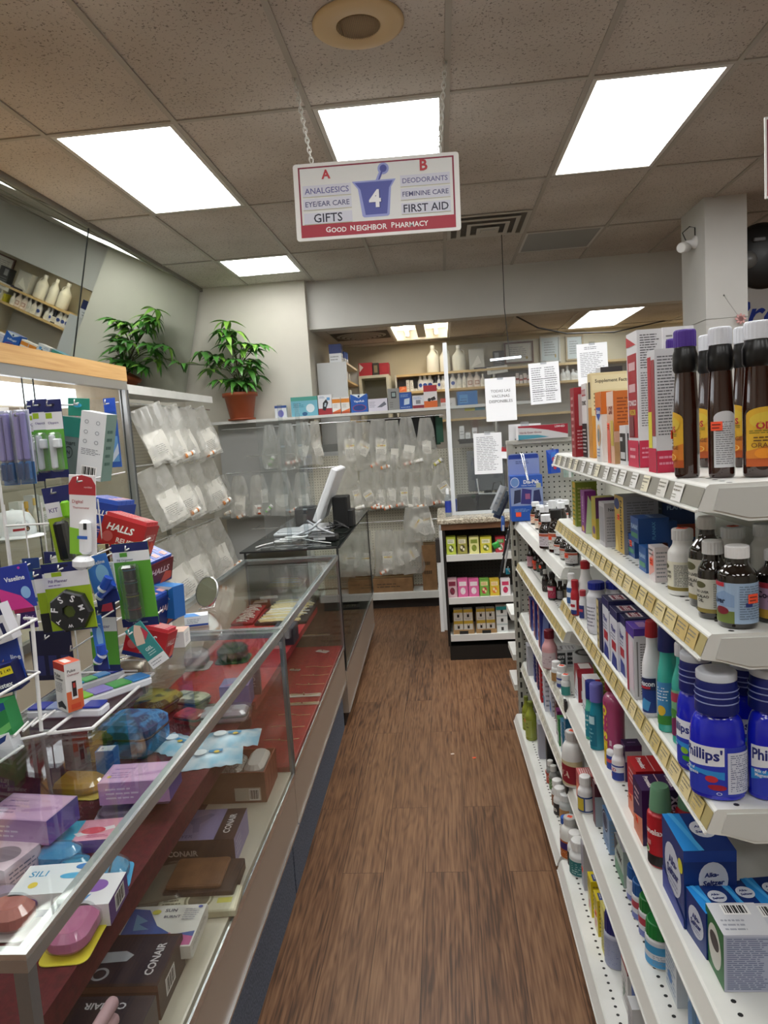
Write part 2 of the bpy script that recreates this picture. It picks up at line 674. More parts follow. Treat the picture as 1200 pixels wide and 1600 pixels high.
# wood plank floor
m, nt, b, o = new_mat('wood_plank_floor')
tc = nd(nt, 'ShaderNodeTexCoord')
mp = nd(nt, 'ShaderNodeMapping')
mp.inputs['Rotation'].default_value = (0, 0, PI / 2)
L(nt, tc.outputs['Object'], mp.inputs['Vector'])
br = nd(nt, 'ShaderNodeTexBrick', offset=.37, offset_frequency=2)
br.inputs['Scale'].default_value = 1.0
br.inputs['Brick Width'].default_value = 1.22
br.inputs['Row Height'].default_value = .152
br.inputs['Mortar Size'].default_value = .0012
br.inputs['Mortar Smooth'].default_value = .1
br.inputs['Bias'].default_value = 0
br.inputs['Color1'].default_value = (0, 0, 0, 1)
br.inputs['Color2'].default_value = (1, 1, 1, 1)
br.inputs['Mortar'].default_value = (.5, .5, .5, 1)
L(nt, mp.outputs[0], br.inputs['Vector'])
# per-plank shift of the grain
sh = nd(nt, 'ShaderNodeVectorMath', operation='SCALE', i_Scale=9.0)
L(nt, br.outputs['Color'], sh.inputs[0])
ad = nd(nt, 'ShaderNodeVectorMath', operation='ADD')
L(nt, tc.outputs['Object'], ad.inputs[0])
L(nt, sh.outputs[0], ad.inputs[1])
m2 = nd(nt, 'ShaderNodeMapping')
m2.inputs['Scale'].default_value = (7.0, .8, 1)
L(nt, ad.outputs[0], m2.inputs['Vector'])
n1 = nd(nt, 'ShaderNodeTexNoise', i_Scale=1.6, i_Detail=3.0, i_Roughness=.5)
L(nt, m2.outputs[0], n1.inputs['Vector'])
rg = nd(nt, 'ShaderNodeMath', operation='MULTIPLY', i_1=75.0)
L(nt, n1.outputs['Fac'], rg.inputs[0])
sn = nd(nt, 'ShaderNodeMath', operation='SINE')
L(nt, rg.outputs[0], sn.inputs[0])
m3 = nd(nt, 'ShaderNodeMapping')
m3.inputs['Scale'].default_value = (150, 5, 1)
L(nt, ad.outputs[0], m3.inputs['Vector'])
n2 = nd(nt, 'ShaderNodeTexNoise', i_Scale=1.0, i_Detail=4.0)
L(nt, m3.outputs[0], n2.inputs['Vector'])
s1 = nd(nt, 'ShaderNodeMath', operation='MULTIPLY_ADD', i_1=.055)
L(nt, sn.outputs[0], s1.inputs[0])
L(nt, n2.outputs['Fac'], s1.inputs[2])
s2 = nd(nt, 'ShaderNodeMath', operation='MULTIPLY_ADD', i_1=.13)
L(nt, br.outputs['Color'], s2.inputs[0])
L(nt, s1.outputs[0], s2.inputs[2])
rp = ramp(nt, [(.34, '493324'), (.52, '704f37'), (.78, '8c694c')])
L(nt, s2.outputs[0], rp.inputs[0])
mm = nd(nt, 'ShaderNodeMixRGB', blend_type='MULTIPLY')
L(nt, br.outputs['Fac'], mm.inputs[0])
L(nt, rp.outputs[0], mm.inputs[1])
mm.inputs[2].default_value = (.35, .3, .28, 1)
L(nt, mm.outputs[0], b.inputs['Base Color'])
b.inputs['Roughness'].default_value = .42
b.inputs['Specular IOR Level'].default_value = .35
fl = MB()
fl.box((-2.6, RY, -.1), (RX, PHY + .2, 0), m)
struct(fl.build('floor'))

# acoustic tile ceiling
m, nt, b, o = new_mat('speckled_ceiling_tile')
tc = nd(nt, 'ShaderNodeTexCoord')
n1 = nd(nt, 'ShaderNodeTexNoise', i_Scale=110.0, i_Detail=2.0, i_Roughness=.6)
L(nt, tc.outputs['Object'], n1.inputs['Vector'])
r1 = ramp(nt, [(.33, '86807a'), (.41, 'cec8c0')])
L(nt, n1.outputs['Fac'], r1.inputs[0])
n2 = nd(nt, 'ShaderNodeTexNoise', i_Scale=1.3, i_Detail=2.0)
L(nt, tc.outputs['Object'], n2.inputs['Vector'])
r2 = ramp(nt, [(.3, 'ddd8d2'), (.7, 'ffffff')])
L(nt, n2.outputs['Fac'], r2.inputs[0])
mm = nd(nt, 'ShaderNodeMixRGB', blend_type='MULTIPLY', i_0=1.0)
L(nt, r1.outputs[0], mm.inputs[1])
L(nt, r2.outputs[0], mm.inputs[2])
L(nt, mm.outputs[0], b.inputs['Base Color'])
b.inputs['Roughness'].default_value = .9
bp = nd(nt, 'ShaderNodeBump', i_Strength=.3, i_Distance=.002)
L(nt, n1.outputs['Fac'], bp.inputs['Height'])
L(nt, bp.outputs[0], b.inputs['Normal'])
TILE = m
ce = MB()
ce.box((-2.5, RY, CZ), (RX, 6.96, CZ + .1), TILE)
struct(ce.build('ceiling'))
GRID = mat('a8a297', .5)
g = MB()
for i in range(-2, 12):
    x = gx(i)
    if x < RX:
        g.box((x - .012, RY, CZ - .007), (x + .012, 6.79, CZ - .0005), GRID)
for j in range(-5, 3):
    g.box((-2.16, gy(j) - .012, CZ - .0066), (RX, gy(j) + .012, CZ - .0006), GRID)
for a in ((gx(-2), gx(-1)), (gx(2), gx(3))):
    g.box((a[0], gy(2) + .63 - .012, CZ - .0062), (a[1], gy(2) + .63 + .012, CZ - .0007), GRID)
g.box((-2.175, RY, CZ - .03), (-2.15, 6.7, CZ - .0004), mat('77746c', .5))
struct(g.build('trim_ceiling_grid'))

WALL = grain('painted_wall', 'd2cec2', 'c8c4b8', 1.5, .7)
WALLW = grain('painted_wall_cool', 'cecdc7', 'c4c3be', 1.2, .75)
w = MB(); w.box((-2.6, RY, 0), (-2.42, PHY, CZ), WALL); struct(w.build('wall_left'))
w = MB()
w.box((-2.42, 6.7, 0), (-1.19, 6.9, CZ), WALL)
struct(w.build('wall_rear_left'))
w = MB(); w.box((-1.35, 6.9, 0), (-1.19, PHY, CZ), WALL); struct(w.build('wall_pharmacy_left'))
w = MB(); w.box((-1.19, 6.8, 2.61), (RX, 6.96, CZ), WALLW); struct(w.build('wall_soffit'))
w = MB(); w.box((-1.19, PHY, 0), (RX, PHY + .15, 2.9), grain('pharmacy_wall', 'c4bda8', 'bab39d', 1.4, .7)); struct(w.build('wall_pharmacy_rear'))
w = MB(); w.box((RX, RY, 0), (RX + .15, PHY, CZ), WALL); struct(w.build('wall_right'))
w = MB(); w.box((-2.42, RY - .15, 0), (RX, RY, CZ), WALL); struct(w.build('wall_front'))
# pharmacy ceiling with the opening for the tube light
pc = MB()
hx0, hx1, hy0, hy1 = -.165 - .29, -.165 + .29, 7.05, 8.19
for a, b in (((-1.19, 6.96), (hx0, PHY)), ((hx1, 6.96), (RX, PHY)), ((hx0, 6.96), (hx1, hy0)), ((hx0, hy1), (hx1, PHY))):
    pc.box((*a, PZ), (*b, PZ + .02), TILE)
for i in range(-1, 11):
    x = hx0 + .61 * i - .015
    if x < RX and i not in (0, 1):
        pc.box((x - .01, 6.96, PZ - .006), (x + .01, PHY, PZ), GRID)
for y in (7.0, 8.22):
    pc.box((-1.19, y - .01, PZ - .0065), (hx0, y + .01, PZ), GRID)
    pc.box((hx1, y - .01, PZ - .0065), (RX, y + .01, PZ), GRID)
struct(pc.build('ceiling_pharmacy'))
# square column
c = MB()
c.box((1.867, 5.24, 0), (2.146, 5.72, CZ), grain('column_paint', 'c9c8c4', 'c2c1bd', 2.0, .7))
c.box((1.863, 5.236, 2.235), (2.15, 5.724, 2.238), mat('b0afaa', .7))
struct(c.build('wall_column'))

# ------------------------------------------------------------------ ceiling fittings
t = thing('ceiling_speaker', 'round cream ceiling speaker with a tan grille near the top of the photo', 'speaker', (-.215, 2.70, CZ))
s = MB(); s.lathe([(.163, -.002), (.163, -.008), (.15, -.014), (.082, -.016), (.078, -.012)], mat('cbb184', .45), 48, cap=False); s.build('bezel', t)
s = MB(); s.lathe([(.08, -.004), (.0801, -.011), (.04, -.014), (.0001, -.0145)], mat('a48b63', .6), 40)
for i in range(-11, 12):
    q = .076 ** 2 - (i * .0065) ** 2
    if q > 0:
        s.box((i * .0065 - .0011, -math.sqrt(q), -.0165), (i * .0065 + .0011, math.sqrt(q), -.0135), '857050')
s.build('grille', t)

t = thing('air_vent', 'square stepped air vent in the ceiling right of the aisle sign', 'vent', (.409, 5.43, CZ))
v = MB()
vm = mat('b4b0a6', .5)
for i in range(4):
    a, z = .29 - .07 * i, -.004 - .012 * i
    for q in (((-a, -a, z - .006), (a, -a + .028, z)), ((-a, a - .028, z - .006), (a, a, z)), ((-a, -a + .028, z - .006), (-a + .028, a - .028, z)), ((a - .028, -a + .028, z - .006), (a, a - .028, z))):
        v.box(q[0], q[1], vm)
v.box((-.05, -.05, -.052), (.05, .05, -.046), vm)
v.build('louver', t)
v = MB(); v.box((-.27, -.27, -.0035), (.27, .27, -.0015), mat('6a665e', .9)); v.build('opening', t)

t = thing('unlit_light_panel', 'unlit grey light panel in the ceiling just before the soffit', 'ceiling light', ((gx(2) + gx(3)) / 2, gy(2) + .315, CZ))
v = MB(); v.box((-.28, -.29, -.004), (.28, .29, .0), mat('83837f', .3)); v.build('diffuser', t)
v = MB()
for q in (((-.293, -.303), (.293, -.285)), ((-.293, .285), (.293, .303)), ((-.293, -.285), (-.275, .285)), ((.275, -.285), (.293, .285))):
    v.box((*q[0], -.007), (*q[1], -.0008), FRAME_W)
v.build('frame', t)

t = thing('air_vent', 'dark oval-looking air vent in the low pharmacy ceiling beside the tube light', 'vent', (-.78, 7.55, PZ))
v = MB()
for i in range(5):
    a = .26 - .05 * i
    v.lathe([(a, -.002 - .008 * i), (a - .03, -.012 - .008 * i), (a - .034, -.008 - .008 * i)], mat('8f897c', .5), 32, cap=False)
v.build('louver', t)
v = MB(); v.box((-.29, -.29, -.0025), (.29, .29, -.0006), mat('4a463e', .9)); v.build('plate', t)

# security camera on the column
t = thing('security_camera', 'white bullet security camera high on the left face of the column', 'camera', (1.867, 5.42, 2.80))
v = MB(); v.T = Matrix.Rotation(-PI / 2, 4, 'Y'); v.lathe([(.045, 0), (.045, .012), (.02, .03), (.016, .07)], 'dedede', 20); v.build('mount', t)
v = MB()
v.T = Matrix.Translation((-.075, .0, -.03)) @ Matrix.Rotation(math.radians(55), 4, 'Z') @ Matrix.Rotation(math.radians(-100), 4, 'Y')
v.lathe([(.028, -.06), (.034, -.05), (.036, .07), (.032, .085), (.026, .085)], 'e2e2e0', 20)
v.lathe([(.0255, .07), (.0255, .08), (.001, .082)], mat('101012', .1), 20)
v.build('housing', t)
v = MB(); v.tube([(-.06, 0, .0), (-.09, .0, .07), (-.04, .0, .11), (-.004, .0, .10), (-.004, .0, -.02)], .004, '1b1b1b', 6); v.build('cable', t)
t = thing('hook_ornament', 'small pink bow ornament hanging on a thread on the column', 'ornament', (2.09, 5.225, 2.22))
v = MB()
for i in range(8):
    a = i * PI / 4
    v.T = Matrix.Translation((0, -.004, 0)) @ Matrix.Rotation(a, 4, 'Y')
    v.prism([(0, 0), (.012, .012), (.035, .004), (.036, -.008), (.01, -.006)], -.003, .003, 'd8a29f', 'y')
v.build('bow', t)
v = MB(); v.tube([(0, .002, 0), (-.105, .006, .165)], .0012, '8a8a86', 5); v.ball((-.105, .008, .168), .006, '6a6a66', 8, 6); v.build('thread', t)
# black round dome and the pharmacy lettering on the soffit wall, beyond the column
t = thing('round_speaker', 'large black round speaker fixed to the right side of the column', 'speaker', (2.375, 5.56, 2.69))
v = MB(); v.T = Matrix.Rotation(PI / 2, 4, 'X'); v.lathe([(.0001, -.05), (.2, -.04), (.232, 0), (.232, .03), (.2, .05), (.1, .075), (.0001, .08)], mat('141414', .4), 40); v.build('housing', t)
v = MB(); v.T = Matrix.Translation((-.12, -.06, -.03)) @ Matrix.Rotation(PI / 2, 4, 'X'); v.lathe([(.06, 0), (.06, .02), (.04, .03), (.0001, .032)], mat('6c6c6a', .3), 24); v.build('lens', t)
v = MB(); v.bbox((-.09, -.085, .09), (.0, -.045, .12), mat('4c4c4c', .4), .01); v.build('badge', t)
t = thing('lit_sign_panel', 'white sign panel with blue script letters at the right edge behind the column', 'sign', (3.23, 6.7, P(1185, 492, 'y', 6.7).z - .03))
v = MB(); v.box((-.75, -.01, -.18), (1.2, .03, .26), mat('e6e8ea', .4)); v.build('panel', t)
v = MB()
art(v, flat_map((-.75, -.0115, -.18), (1, 0, 0), (0, 0, 1)), 1.95, .44, [('t', 'Prescriptions', .5, .42, .93, '1e3fb4', 0, .02, .35)], lift=.002)
v.build('lettering', t)

# ------------------------------------------------------------------ hanging aisle sign
SY = 3.02
A = P(458, 258, 'y', SY); B = P(717, 237, 'y', SY); C = P(720, 360, 'y', SY); D = P(464, 378, 'y', SY)
sw = (B - A).length; shh = (A - D).length
cen = (A + B + C + D) / 4
sign = thing('hanging_aisle_sign', 'white and red aisle 4 sign hanging from two chains', 'sign', cen, 0, None, (0, .017, 0))
SIGN_INV = (Matrix.Translation(cen) @ Matrix.Rotation(.017, 4, 'Y')).inverted()
v = MB()
pts = []
for cx, cz, a0 in ((sw / 2 - .012, shh / 2 - .012, 0), (-sw / 2 + .012, shh / 2 - .012, 90), (-sw / 2 + .012, -shh / 2 + .012, 180), (sw / 2 - .012, -shh / 2 + .012, 270)):
    for i in range(5):
        a = math.radians(a0 + 22.5 * i)
        pts.append((cx + .012 * math.cos(a), cz + .012 * math.sin(a)))
v.prism(pts, -.004, .004, mat('ecebe9', .4), 'y')
fm = flat_map((-sw / 2, -.004, -shh / 2), (1, 0, 0), (0, 0, 1))
RED, NAVY = 'a8283c', '2c2c48'
art(v, fm, sw, shh, [('r', .03, .05, .97, .955, '8c2440'), ('r', .04, .05, .96, .935, 'e4e5e4'), ('r', .03, .05, .97, .205, RED)])
art(v, fm, sw, shh, [('r', .03, .04, .97, .2, RED), *[('t', q, x, .128 if len(q) == 1 else .118, wd, 'f4f0ee', 0, .04) for q, x, wd in (('G', .197, .029), ('OOD', .262, .092), ('N', .346, .027), ('EIGHBOR', .463, .186), ('P', .592, .020), ('HARMACY', .706, .198))],
    ('t', 'A', .2, .845, .055, 'c03a44', 0, .06), ('t', 'B', .79, .865, .046, 'c03a44', 0, .06)], lift=.0012)
v.build('board', sign)
for s, rows in ((-1, (('ANALGESICS', .64, .27, '6a6aa0'), ('EYE/EAR CARE', .47, .27, '54547c'), ('GIFTS', .285, .175, '24243c'))), (1, (('DEODORANTS', .68, .27, '6e6e9c'), ('FEMININE CARE', .51, .275, '565680'), ('FIRST AID', .325, .27, '2a2a44')))):
    for tx, y, wd, c in rows:
        q = MB()
        x = .2 if s < 0 else .795
        art(q, fm, sw, shh, [('r', x - .148, y - .075, x + .148, y + .072, 'd6d7e4'), ('r', x - .148, y - .079, x + .148, y - .072, 'b9b48f'), ('t', tx, x, y, wd, c, 0, .025)], lift=.0018)
        q.build('category_strip', sign)
q = MB()
art(q, fm, sw, shh, [('p', [(.355, .72), (.62, .72), (.59, .62), (.575, .27), (.565, .25), (.42, .25), (.41, .27), (.39, .62)], '9aa2dc'),
    ('e', .548, .86, .034, .075, '9aa2dc'), ('p', [(.5, .72), (.52, .72), (.552, .85), (.53, .86)], '9aa2dc'),
    ('p', [(.372, .70), (.603, .70), (.578, .61), (.56, .28), (.43, .28), (.405, .61)], '5058a8'),
    ('e', .548, .86, .021, .048, '4a52a4'), ('p', [(.515, .72), (.525, .72), (.552, .85), (.54, .86)], '4a52a4'),
    ('t', '4', .497, .475, .072, '3a3f80', 0, .07), ('t', '4', .49, .485, .072, 'f4f4f8', 0, .07)], lift=.0018)
q.build('mortar_emblem', sign)
for a, b in ((P(459, 120, 'y', SY), P(487, 254, 'y', SY)), (P(696, 97, 'y', SY), P(686, 238, 'y', SY))):
    q = MB()
    q.T = SIGN_INV
    a.z = CZ - .004
    n = 17
    dirv = (b - a)
    for i in range(n):
        c = a + dirv * ((i + .5) / n)
        ll = dirv.length / n * .72
        pp = []
        ax = dirv.normalized()
        side = Vector((0, 1, 0)) if i % 2 else Vector((1, 0, 0)) - ax * ax.x
        side.normalize()
        for k in range(14):
            an = 2 * PI * k / 14
            pp.append(c + ax * (math.cos(an) * ll) + side * (math.sin(an) * .0075))
        q.tube(pp, .0024, mat('dcdcd6', .4), 6, True)
    q.tube([a + Vector((0, 0, 0)), a + Vector((.006, 0, -.012)), a + Vector((0, 0, -.02))], .003, 'cfcfc8', 6)
    q.build('chain', sign)
# the neighbouring aisle's sign, cut by the frame
A2 = P(1194, 186, 'y', SY)
t = thing('hanging_aisle_sign', 'white and red aisle sign cut off by the right edge of the photo', 'sign', (A2.x + .336, SY, 2.56))
v = MB(); v.bbox((-.336, -.004, -.152), (.336, .004, .152), mat('ecebe9', .4), .003)
fm = flat_map((-.336, -.004, -.152), (1, 0, 0), (0, 0, 1))
art(v, fm, .672, .304, [('r', .012, .03, .97, .965, '8c2440'), ('r', .022, .05, .96, .945, 'e4e5e4'), ('r', .012, .03, .97, .2, RED)])
v.build('board', t)
for x in (-.26, .26):
    q = MB(); q.tube([(x, 0, .15), (x, 0, .489)], .003, 'dcdcd6', 6); q.build('chain', t)
# ------------------------------------------------------------------ left side: mirror, wall cabinet, bag racks
MIR = mat('c9cfc8', .015, 1.0)
DARK = mat('2a2c2c', .5)
th = math.atan2(.235, .955)
for k, (y0, y1, s) in enumerate(((.3, 2.425, 'nearest, mostly outside the frame'), (2.435, 4.54, 'with pharmacy shelves reflected in it'), (4.56, 6.66, 'with the potted plant reflected in it'))):
    t = thing('mirror_panel', 'tilted frameless mirror panel along the left wall, ' + s, 'mirror', (-2.394, (y0 + y1) / 2, 2.092), 0, None, (0, th, 0))
    v = MB(); v.box((-.004, -(y1 - y0) / 2, 0), (.003, (y1 - y0) / 2, .972), MIR); v.build('mirror_sheet', t)
    v = MB(); v.box((-.012, -(y1 - y0) / 2 - .006, -.004), (-.0042, (y1 - y0) / 2 + .008, .972), DARK); v.build('backing', t)
    for e in (-.35, .35):
        v = MB(); v.box((-.006, e * (y1 - y0) - .03, -.009), (.010, e * (y1 - y0) + .03, -.0042), ALU); v.box((.0035, e * (y1 - y0) - .03, -.009), (.0065, e * (y1 - y0) + .03, .012), ALU); v.build('clip', t)

# tall glass wall cabinet
UX, UB, UY0, UY1, UZ = -1.85, -2.33, .9, 4.17, 2.09
WOOD = grain('oak_fascia', 'd6ae74', 'c1935a', 5.0, .45, (18, .6, 18), lo=.3, hi=.7)
t = thing('glass_cabinet', 'tall aluminium and glass wall cabinet with an oak top fascia on the left', 'cabinet', (UX, (UY0 + UY1) / 2, 0))
oy = (UY0 + UY1) / 2


def ub(v, a, b, m):
    v.box((a[0] - UX, a[1] - oy, a[2]), (b[0] - UX, b[1] - oy, b[2]), m)


v = MB(); ub(v, (UX - .03, UY0, 2.005), (UX + .004, UY1, UZ), WOOD); ub(v, (UB, UY0, UZ - .02), (UX - .03, UY1, UZ - .002), WOOD); v.build('fascia', t)
v = MB()
ub(v, (UX - .04, UY0, 1.955), (UX, UY1, 2.0045), ALU)
ub(v, (UX - .04, UY1 - .035, .02), (UX, UY1, 1.955), ALU)
ub(v, (UX - .012, UY1 - .0125, .02), (UX + .002, UY1 + .004, 1.955), mat('6e7174', .3, .8))
ub(v, (UX - .04, UY0, .02), (UX, UY0 + .035, 1.955), ALU)
ub(v, (UX - .04, UY0, .75), (UX - .0005, UY1 - .036, .79), ALU)
v.build('door_frame', t)
PANEL = mat('b6ad9a', .6)
v = MB(); ub(v, (UB, UY0, 0), (UB + .015, UY1, UZ - .0205), PANEL); v.build('back_panel', t)
for y in (UY0, UY1 - .018):
    v = MB(); ub(v, (UB + .0155, y, 0), (UX - .0405, y + .018, UZ - .0205), PANEL); v.build('side_panel', t)
v = MB(); ub(v, (UB + .016, UY0 + .02, .02), (UX - .041, UY1 - .02, .74), PANEL); v.build('base', t)
for z in (1.235, 1.455, 1.70):
    v = MB(); ub(v, (UB + .05, UY0 + .03, z - .008), (UX - .1, UY1 - .03, z), GLASS); v.build('shelf', t)
for y in (1.9, 2.9, 3.42):
    v = MB(); ub(v, (UB + .016, y, .8), (UB + .03, y + .03, 1.9), mat('55534c', .4)); v.build('shelf_standard', t)
for x, y0, y1 in ((UX - .014, UY0 + .036, 3.20), (UX - .028, 3.13, UY1 - .037)):
    v = MB(); ub(v, (x - .0025, y0, .795), (x + .0025, y1, 1.954), GLASS)
    ub(v, (x - .0026, y0, .795), (x + .0026, y0 + .004, 1.954), '2e3434'); ub(v, (x - .0026, y1 - .004, .795), (x + .0026, y1, 1.954), '2e3434')
    v.build('glass_door', t)
v = MB(); ub(v, (UB + .1, UY0 + .1, 1.87), (UB + .2, UY1 - .08, 1.975), mat('f4f7ff', .4, emit=1.6)); v.build('light_strip', t)

# goods behind its glass
def perfume(label, y, z, r, h, col, cap, x=-2.02, sx=1, sy=1):
    return bottle(label, (x, y, z), r, h, col, (r * .45, h * .22, cap, False), .62, r * .3, 'cos', (.12, .5, 100, 'e8dccf', [('l', .2, .3, .8, .7, 2, '6a5a4a')]), sx, sy, PI / 2, .08, 1.0, 'perfumes and lotions in the glass cabinet', 'perfume_bottle', 'bottle')


perfume('pink bottle at the far left edge on the top glass shelf of the wall cabinet', 2.98, 1.70, .03, .17, 'd98a94', 'e8c8cc')
perfume('clear and red perfume bottle on the top glass shelf of the wall cabinet', 3.12, 1.70, .034, .19, 'c8545a', 'd9b35a')
perfume('small amber-capped bottle on the top glass shelf of the wall cabinet', 3.62, 1.70, .026, .17, 'd8cdb8', 'd8c080')
perfume('pale pink bottle on the top shelf near the cabinet end', 3.86, 1.70, .026, .14, 'd79aa0', 'efe2da')
perfume('clear jar with a white lid on the top shelf near the cabinet end', 3.98, 1.70, .034, .11, 'dfe6e4', 'e4efe8')
perfume('slender amber perfume bottle beside the white cap', 3.28, 1.235, .022, .15, 'b98a1c', 'c9a040')
perfume('slender clear bottle with gold stopper right of the amber perfume', 3.35, 1.235, .016, .16, 'd8d4c4', 'd8b868')
perfume('square clear lotion bottle on the low glass shelf of the cabinet', 3.2, .99, .036, .12, 'c8c6b4', 'e6e6e2', -2.02)
perfume('pink lotion bottle on the low glass shelf of the cabinet', 3.5, .99, .036, .13, 'b3636a', 'd9cfc9', -2.02)
for i, (y, c) in enumerate(((3.33, 'dddcd6'), (3.46, 'd0d2d2'), (3.52, 'e3e0da'))):
    carton(('white perfume carton', 'grey perfume carton', 'tall white perfume carton')[i] + ' on the middle glass shelf of the wall cabinet', (-2.1, y, 1.235), .05, .05, (.15, .17, .16)[i], c, {'F': [('r', .1, .5, .9, .62, '9a9080'), ('l', .15, .15, .85, .4, 4, '77766f')]}, PI / 2, 'perfumes and lotions in the glass cabinet')
for i, (y, c) in enumerate(((3.45, 'c0383e'), (3.55, 'e6e0da'))):
    carton(('white carton with a red picture', 'plain white carton')[i] + ' on the top shelf of the wall cabinet', (-2.15, y, 1.70), .09, .05, .15, 'e7e2de', {'F': [('r', .15, .25, .85, .8, c)]}, PI / 2, 'perfumes and lotions in the glass cabinet')
# white baseball cap
t = thing('baseball_cap', 'white baseball cap with a red stripe badge inside the wall cabinet', 'cap', (-1.98, 3.10, 1.236), math.radians(55))
CAPM = grain('white_cotton', 'e9ebec', 'dfe2e4', 40.0, .8)
v = MB(); v.lathe([(.088, .0), (.092, .03), (.088, .07), (.07, .105), (.04, .122), (.0001, .127)], CAPM, 32, 1, 1.12, cap=False); v.ball((0, 0, .127), .008, CAPM, 10, 6, .6); v.build('crown', t)
v = MB()
rings = []
for i in range(9):
    a = math.radians(-150 + 15 * i)
    rings.append([(.09 * math.cos(a), .1 * math.sin(a), .012), (.15 * math.cos(a) * .8, .17 * math.sin(a), .004), (.15 * math.cos(a) * .8, .17 * math.sin(a), .008), (.09 * math.cos(a), .1 * math.sin(a), .016)])
v.loft(rings, CAPM, True, True); v.build('brim', t)
v = MB()
def cm(s, q, e):
    a = -PI / 2 - .5 + s / .092
    return ((.0925 + e) * math.cos(a), (.1035 + e) * math.sin(a), .03 + q)
art(v, cm, .092, .05, [('r', 0, .12, .55, .34, 'a02a30'), ('e', .66, .25, .14, .24, '3a2a22'), ('t', 'G', .66, .25, .12, 'd9b070'), ('t', 'GLO', .45, .78, .6, 'cfd2d6', 0, .03)], lift=.0006, seg=8)
v.build('badge', t)
t = thing('towel_roll', 'teal rolled cloth behind the white cap in the wall cabinet', 'cloth', (-2.16, 3.16, 1.236))
v = MB()
v.tube([(0, .0, .045), (0, .12, .045)], .044, grain('teal_cloth', '6fa9a4', '4d8c8a', 60, .9), 18)
v.tube([(.0, -.003, .045 + .0), (0, -.004, .045)], .02, 'a8cfca', 14)
v.build('cloth_roll', t)

# ------------------------------------------------------------------ pegboard material
def peg_variant(name, mask, board, hole):
    m, nt, b, o = new_mat(name)
    tc = nd(nt, 'ShaderNodeTexCoord')
    a = nd(nt, 'ShaderNodeVectorMath', operation='SCALE', i_Scale=1 / .0254)
    L(nt, tc.outputs['Object'], a.inputs[0])
    f = nd(nt, 'ShaderNodeVectorMath', operation='FRACTION')
    L(nt, a.outputs[0], f.inputs[0])
    s = nd(nt, 'ShaderNodeVectorMath', operation='SUBTRACT')
    s.inputs[1].default_value = (.5, .5, .5)
    L(nt, f.outputs[0], s.inputs[0])
    k = nd(nt, 'ShaderNodeVectorMath', operation='MULTIPLY')
    k.inputs[1].default_value = mask
    L(nt, s.outputs[0], k.inputs[0])
    ln = nd(nt, 'ShaderNodeVectorMath', operation='LENGTH')
    L(nt, k.outputs[0], ln.inputs[0])
    lt = nd(nt, 'ShaderNodeMath', operation='LESS_THAN', i_1=.15)
    L(nt, ln.outputs['Value'], lt.inputs[0])
    mx = nd(nt, 'ShaderNodeMixRGB')
    mx.inputs[1].default_value = lin(board)
    mx.inputs[2].default_value = lin(hole)
    L(nt, lt.outputs[0], mx.inputs[0])
    L(nt, mx.outputs[0], b.inputs['Base Color'])
    b.inputs['Roughness'].default_value = .6
    return m


PEG_XZ = peg_variant('cream_pegboard', (1, 0, 1), 'cfccbd', '3a382f')
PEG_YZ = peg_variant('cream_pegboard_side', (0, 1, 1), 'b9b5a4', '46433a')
PEG_DK = peg_variant('dark_pegboard', (1, 0, 1), '3a3733', '0c0b0a')
PEG_GR = peg_variant('grey_pegboard', (1, 0, 1), 'b6b5ac', '23221e')


# left bag rack (gondola wall bay)
LB = -2.36
t = thing('bag_rack', 'cream pegboard rack of pharmacy bags along the left wall behind the glass counter', 'rack', (LB, 5.2, 0))
v = MB(); v.box((0, -.99, .15), (.02, 1.02, 1.93), PEG_YZ); v.build('pegboard', t)
v = MB(); v.box((0.0, -1.0, 1.985), (.40, .90, 2.01), ENAMEL); v.box((.385, -1.0, 1.955), (.40, .90, 1.985), ENAMEL); v.build('top_shelf', t)
for y in (-1.0, .55):
    v = MB(); v.box((.021, y, 0), (.05, y + .03, 1.984), mat('8c8a80', .5))
    for k in range(30):
        v.box((.0495, y + .011, .3 + k * .055), (.0508, y + .019, .33 + k * .055), '2a2925')
    v.build('upright', t)
v = MB(); v.box((.02, -1.0, .02), (.42, 1.02, .16), ENAMEL); v.build('base_deck', t)
for z in (1.90, 1.49, .96):
    v = MB(); v.tube([(.35, -.7, z), (.35, .95, z)], .005, STEEL, 8)
    for y in (-.68, -.2, .3, .8):
        v.tube([(.02, y, z + .01), (.35, y, z)], .004, STEEL, 6)
    v.build('hang_rail', t)
for z in (1.78, 1.62, 1.40, 1.24):
    v = MB(); v.tube([(.02, -.85, z), (.20, -.85, z)], .0045, WIREW, 8); v.ball((.2, -.85, z), .0065, WIREW, 8, 6); v.build('peg_hook', t)
t = thing('parts_tray', 'dusty grey metal trim strip lying on top of the left bag rack', 'tray', (-2.20, 5.0, 2.011))
v = MB(); v.bbox((-.10, -.75, 0), (.08, .6, .035), grain('dusty_metal', '9a9a92', '86867e', 8, .5), .01); v.bbox((-.06, -.70, .035), (.04, .55, .045), mat('a9a9a2', .5), .01); v.build('strip', t)

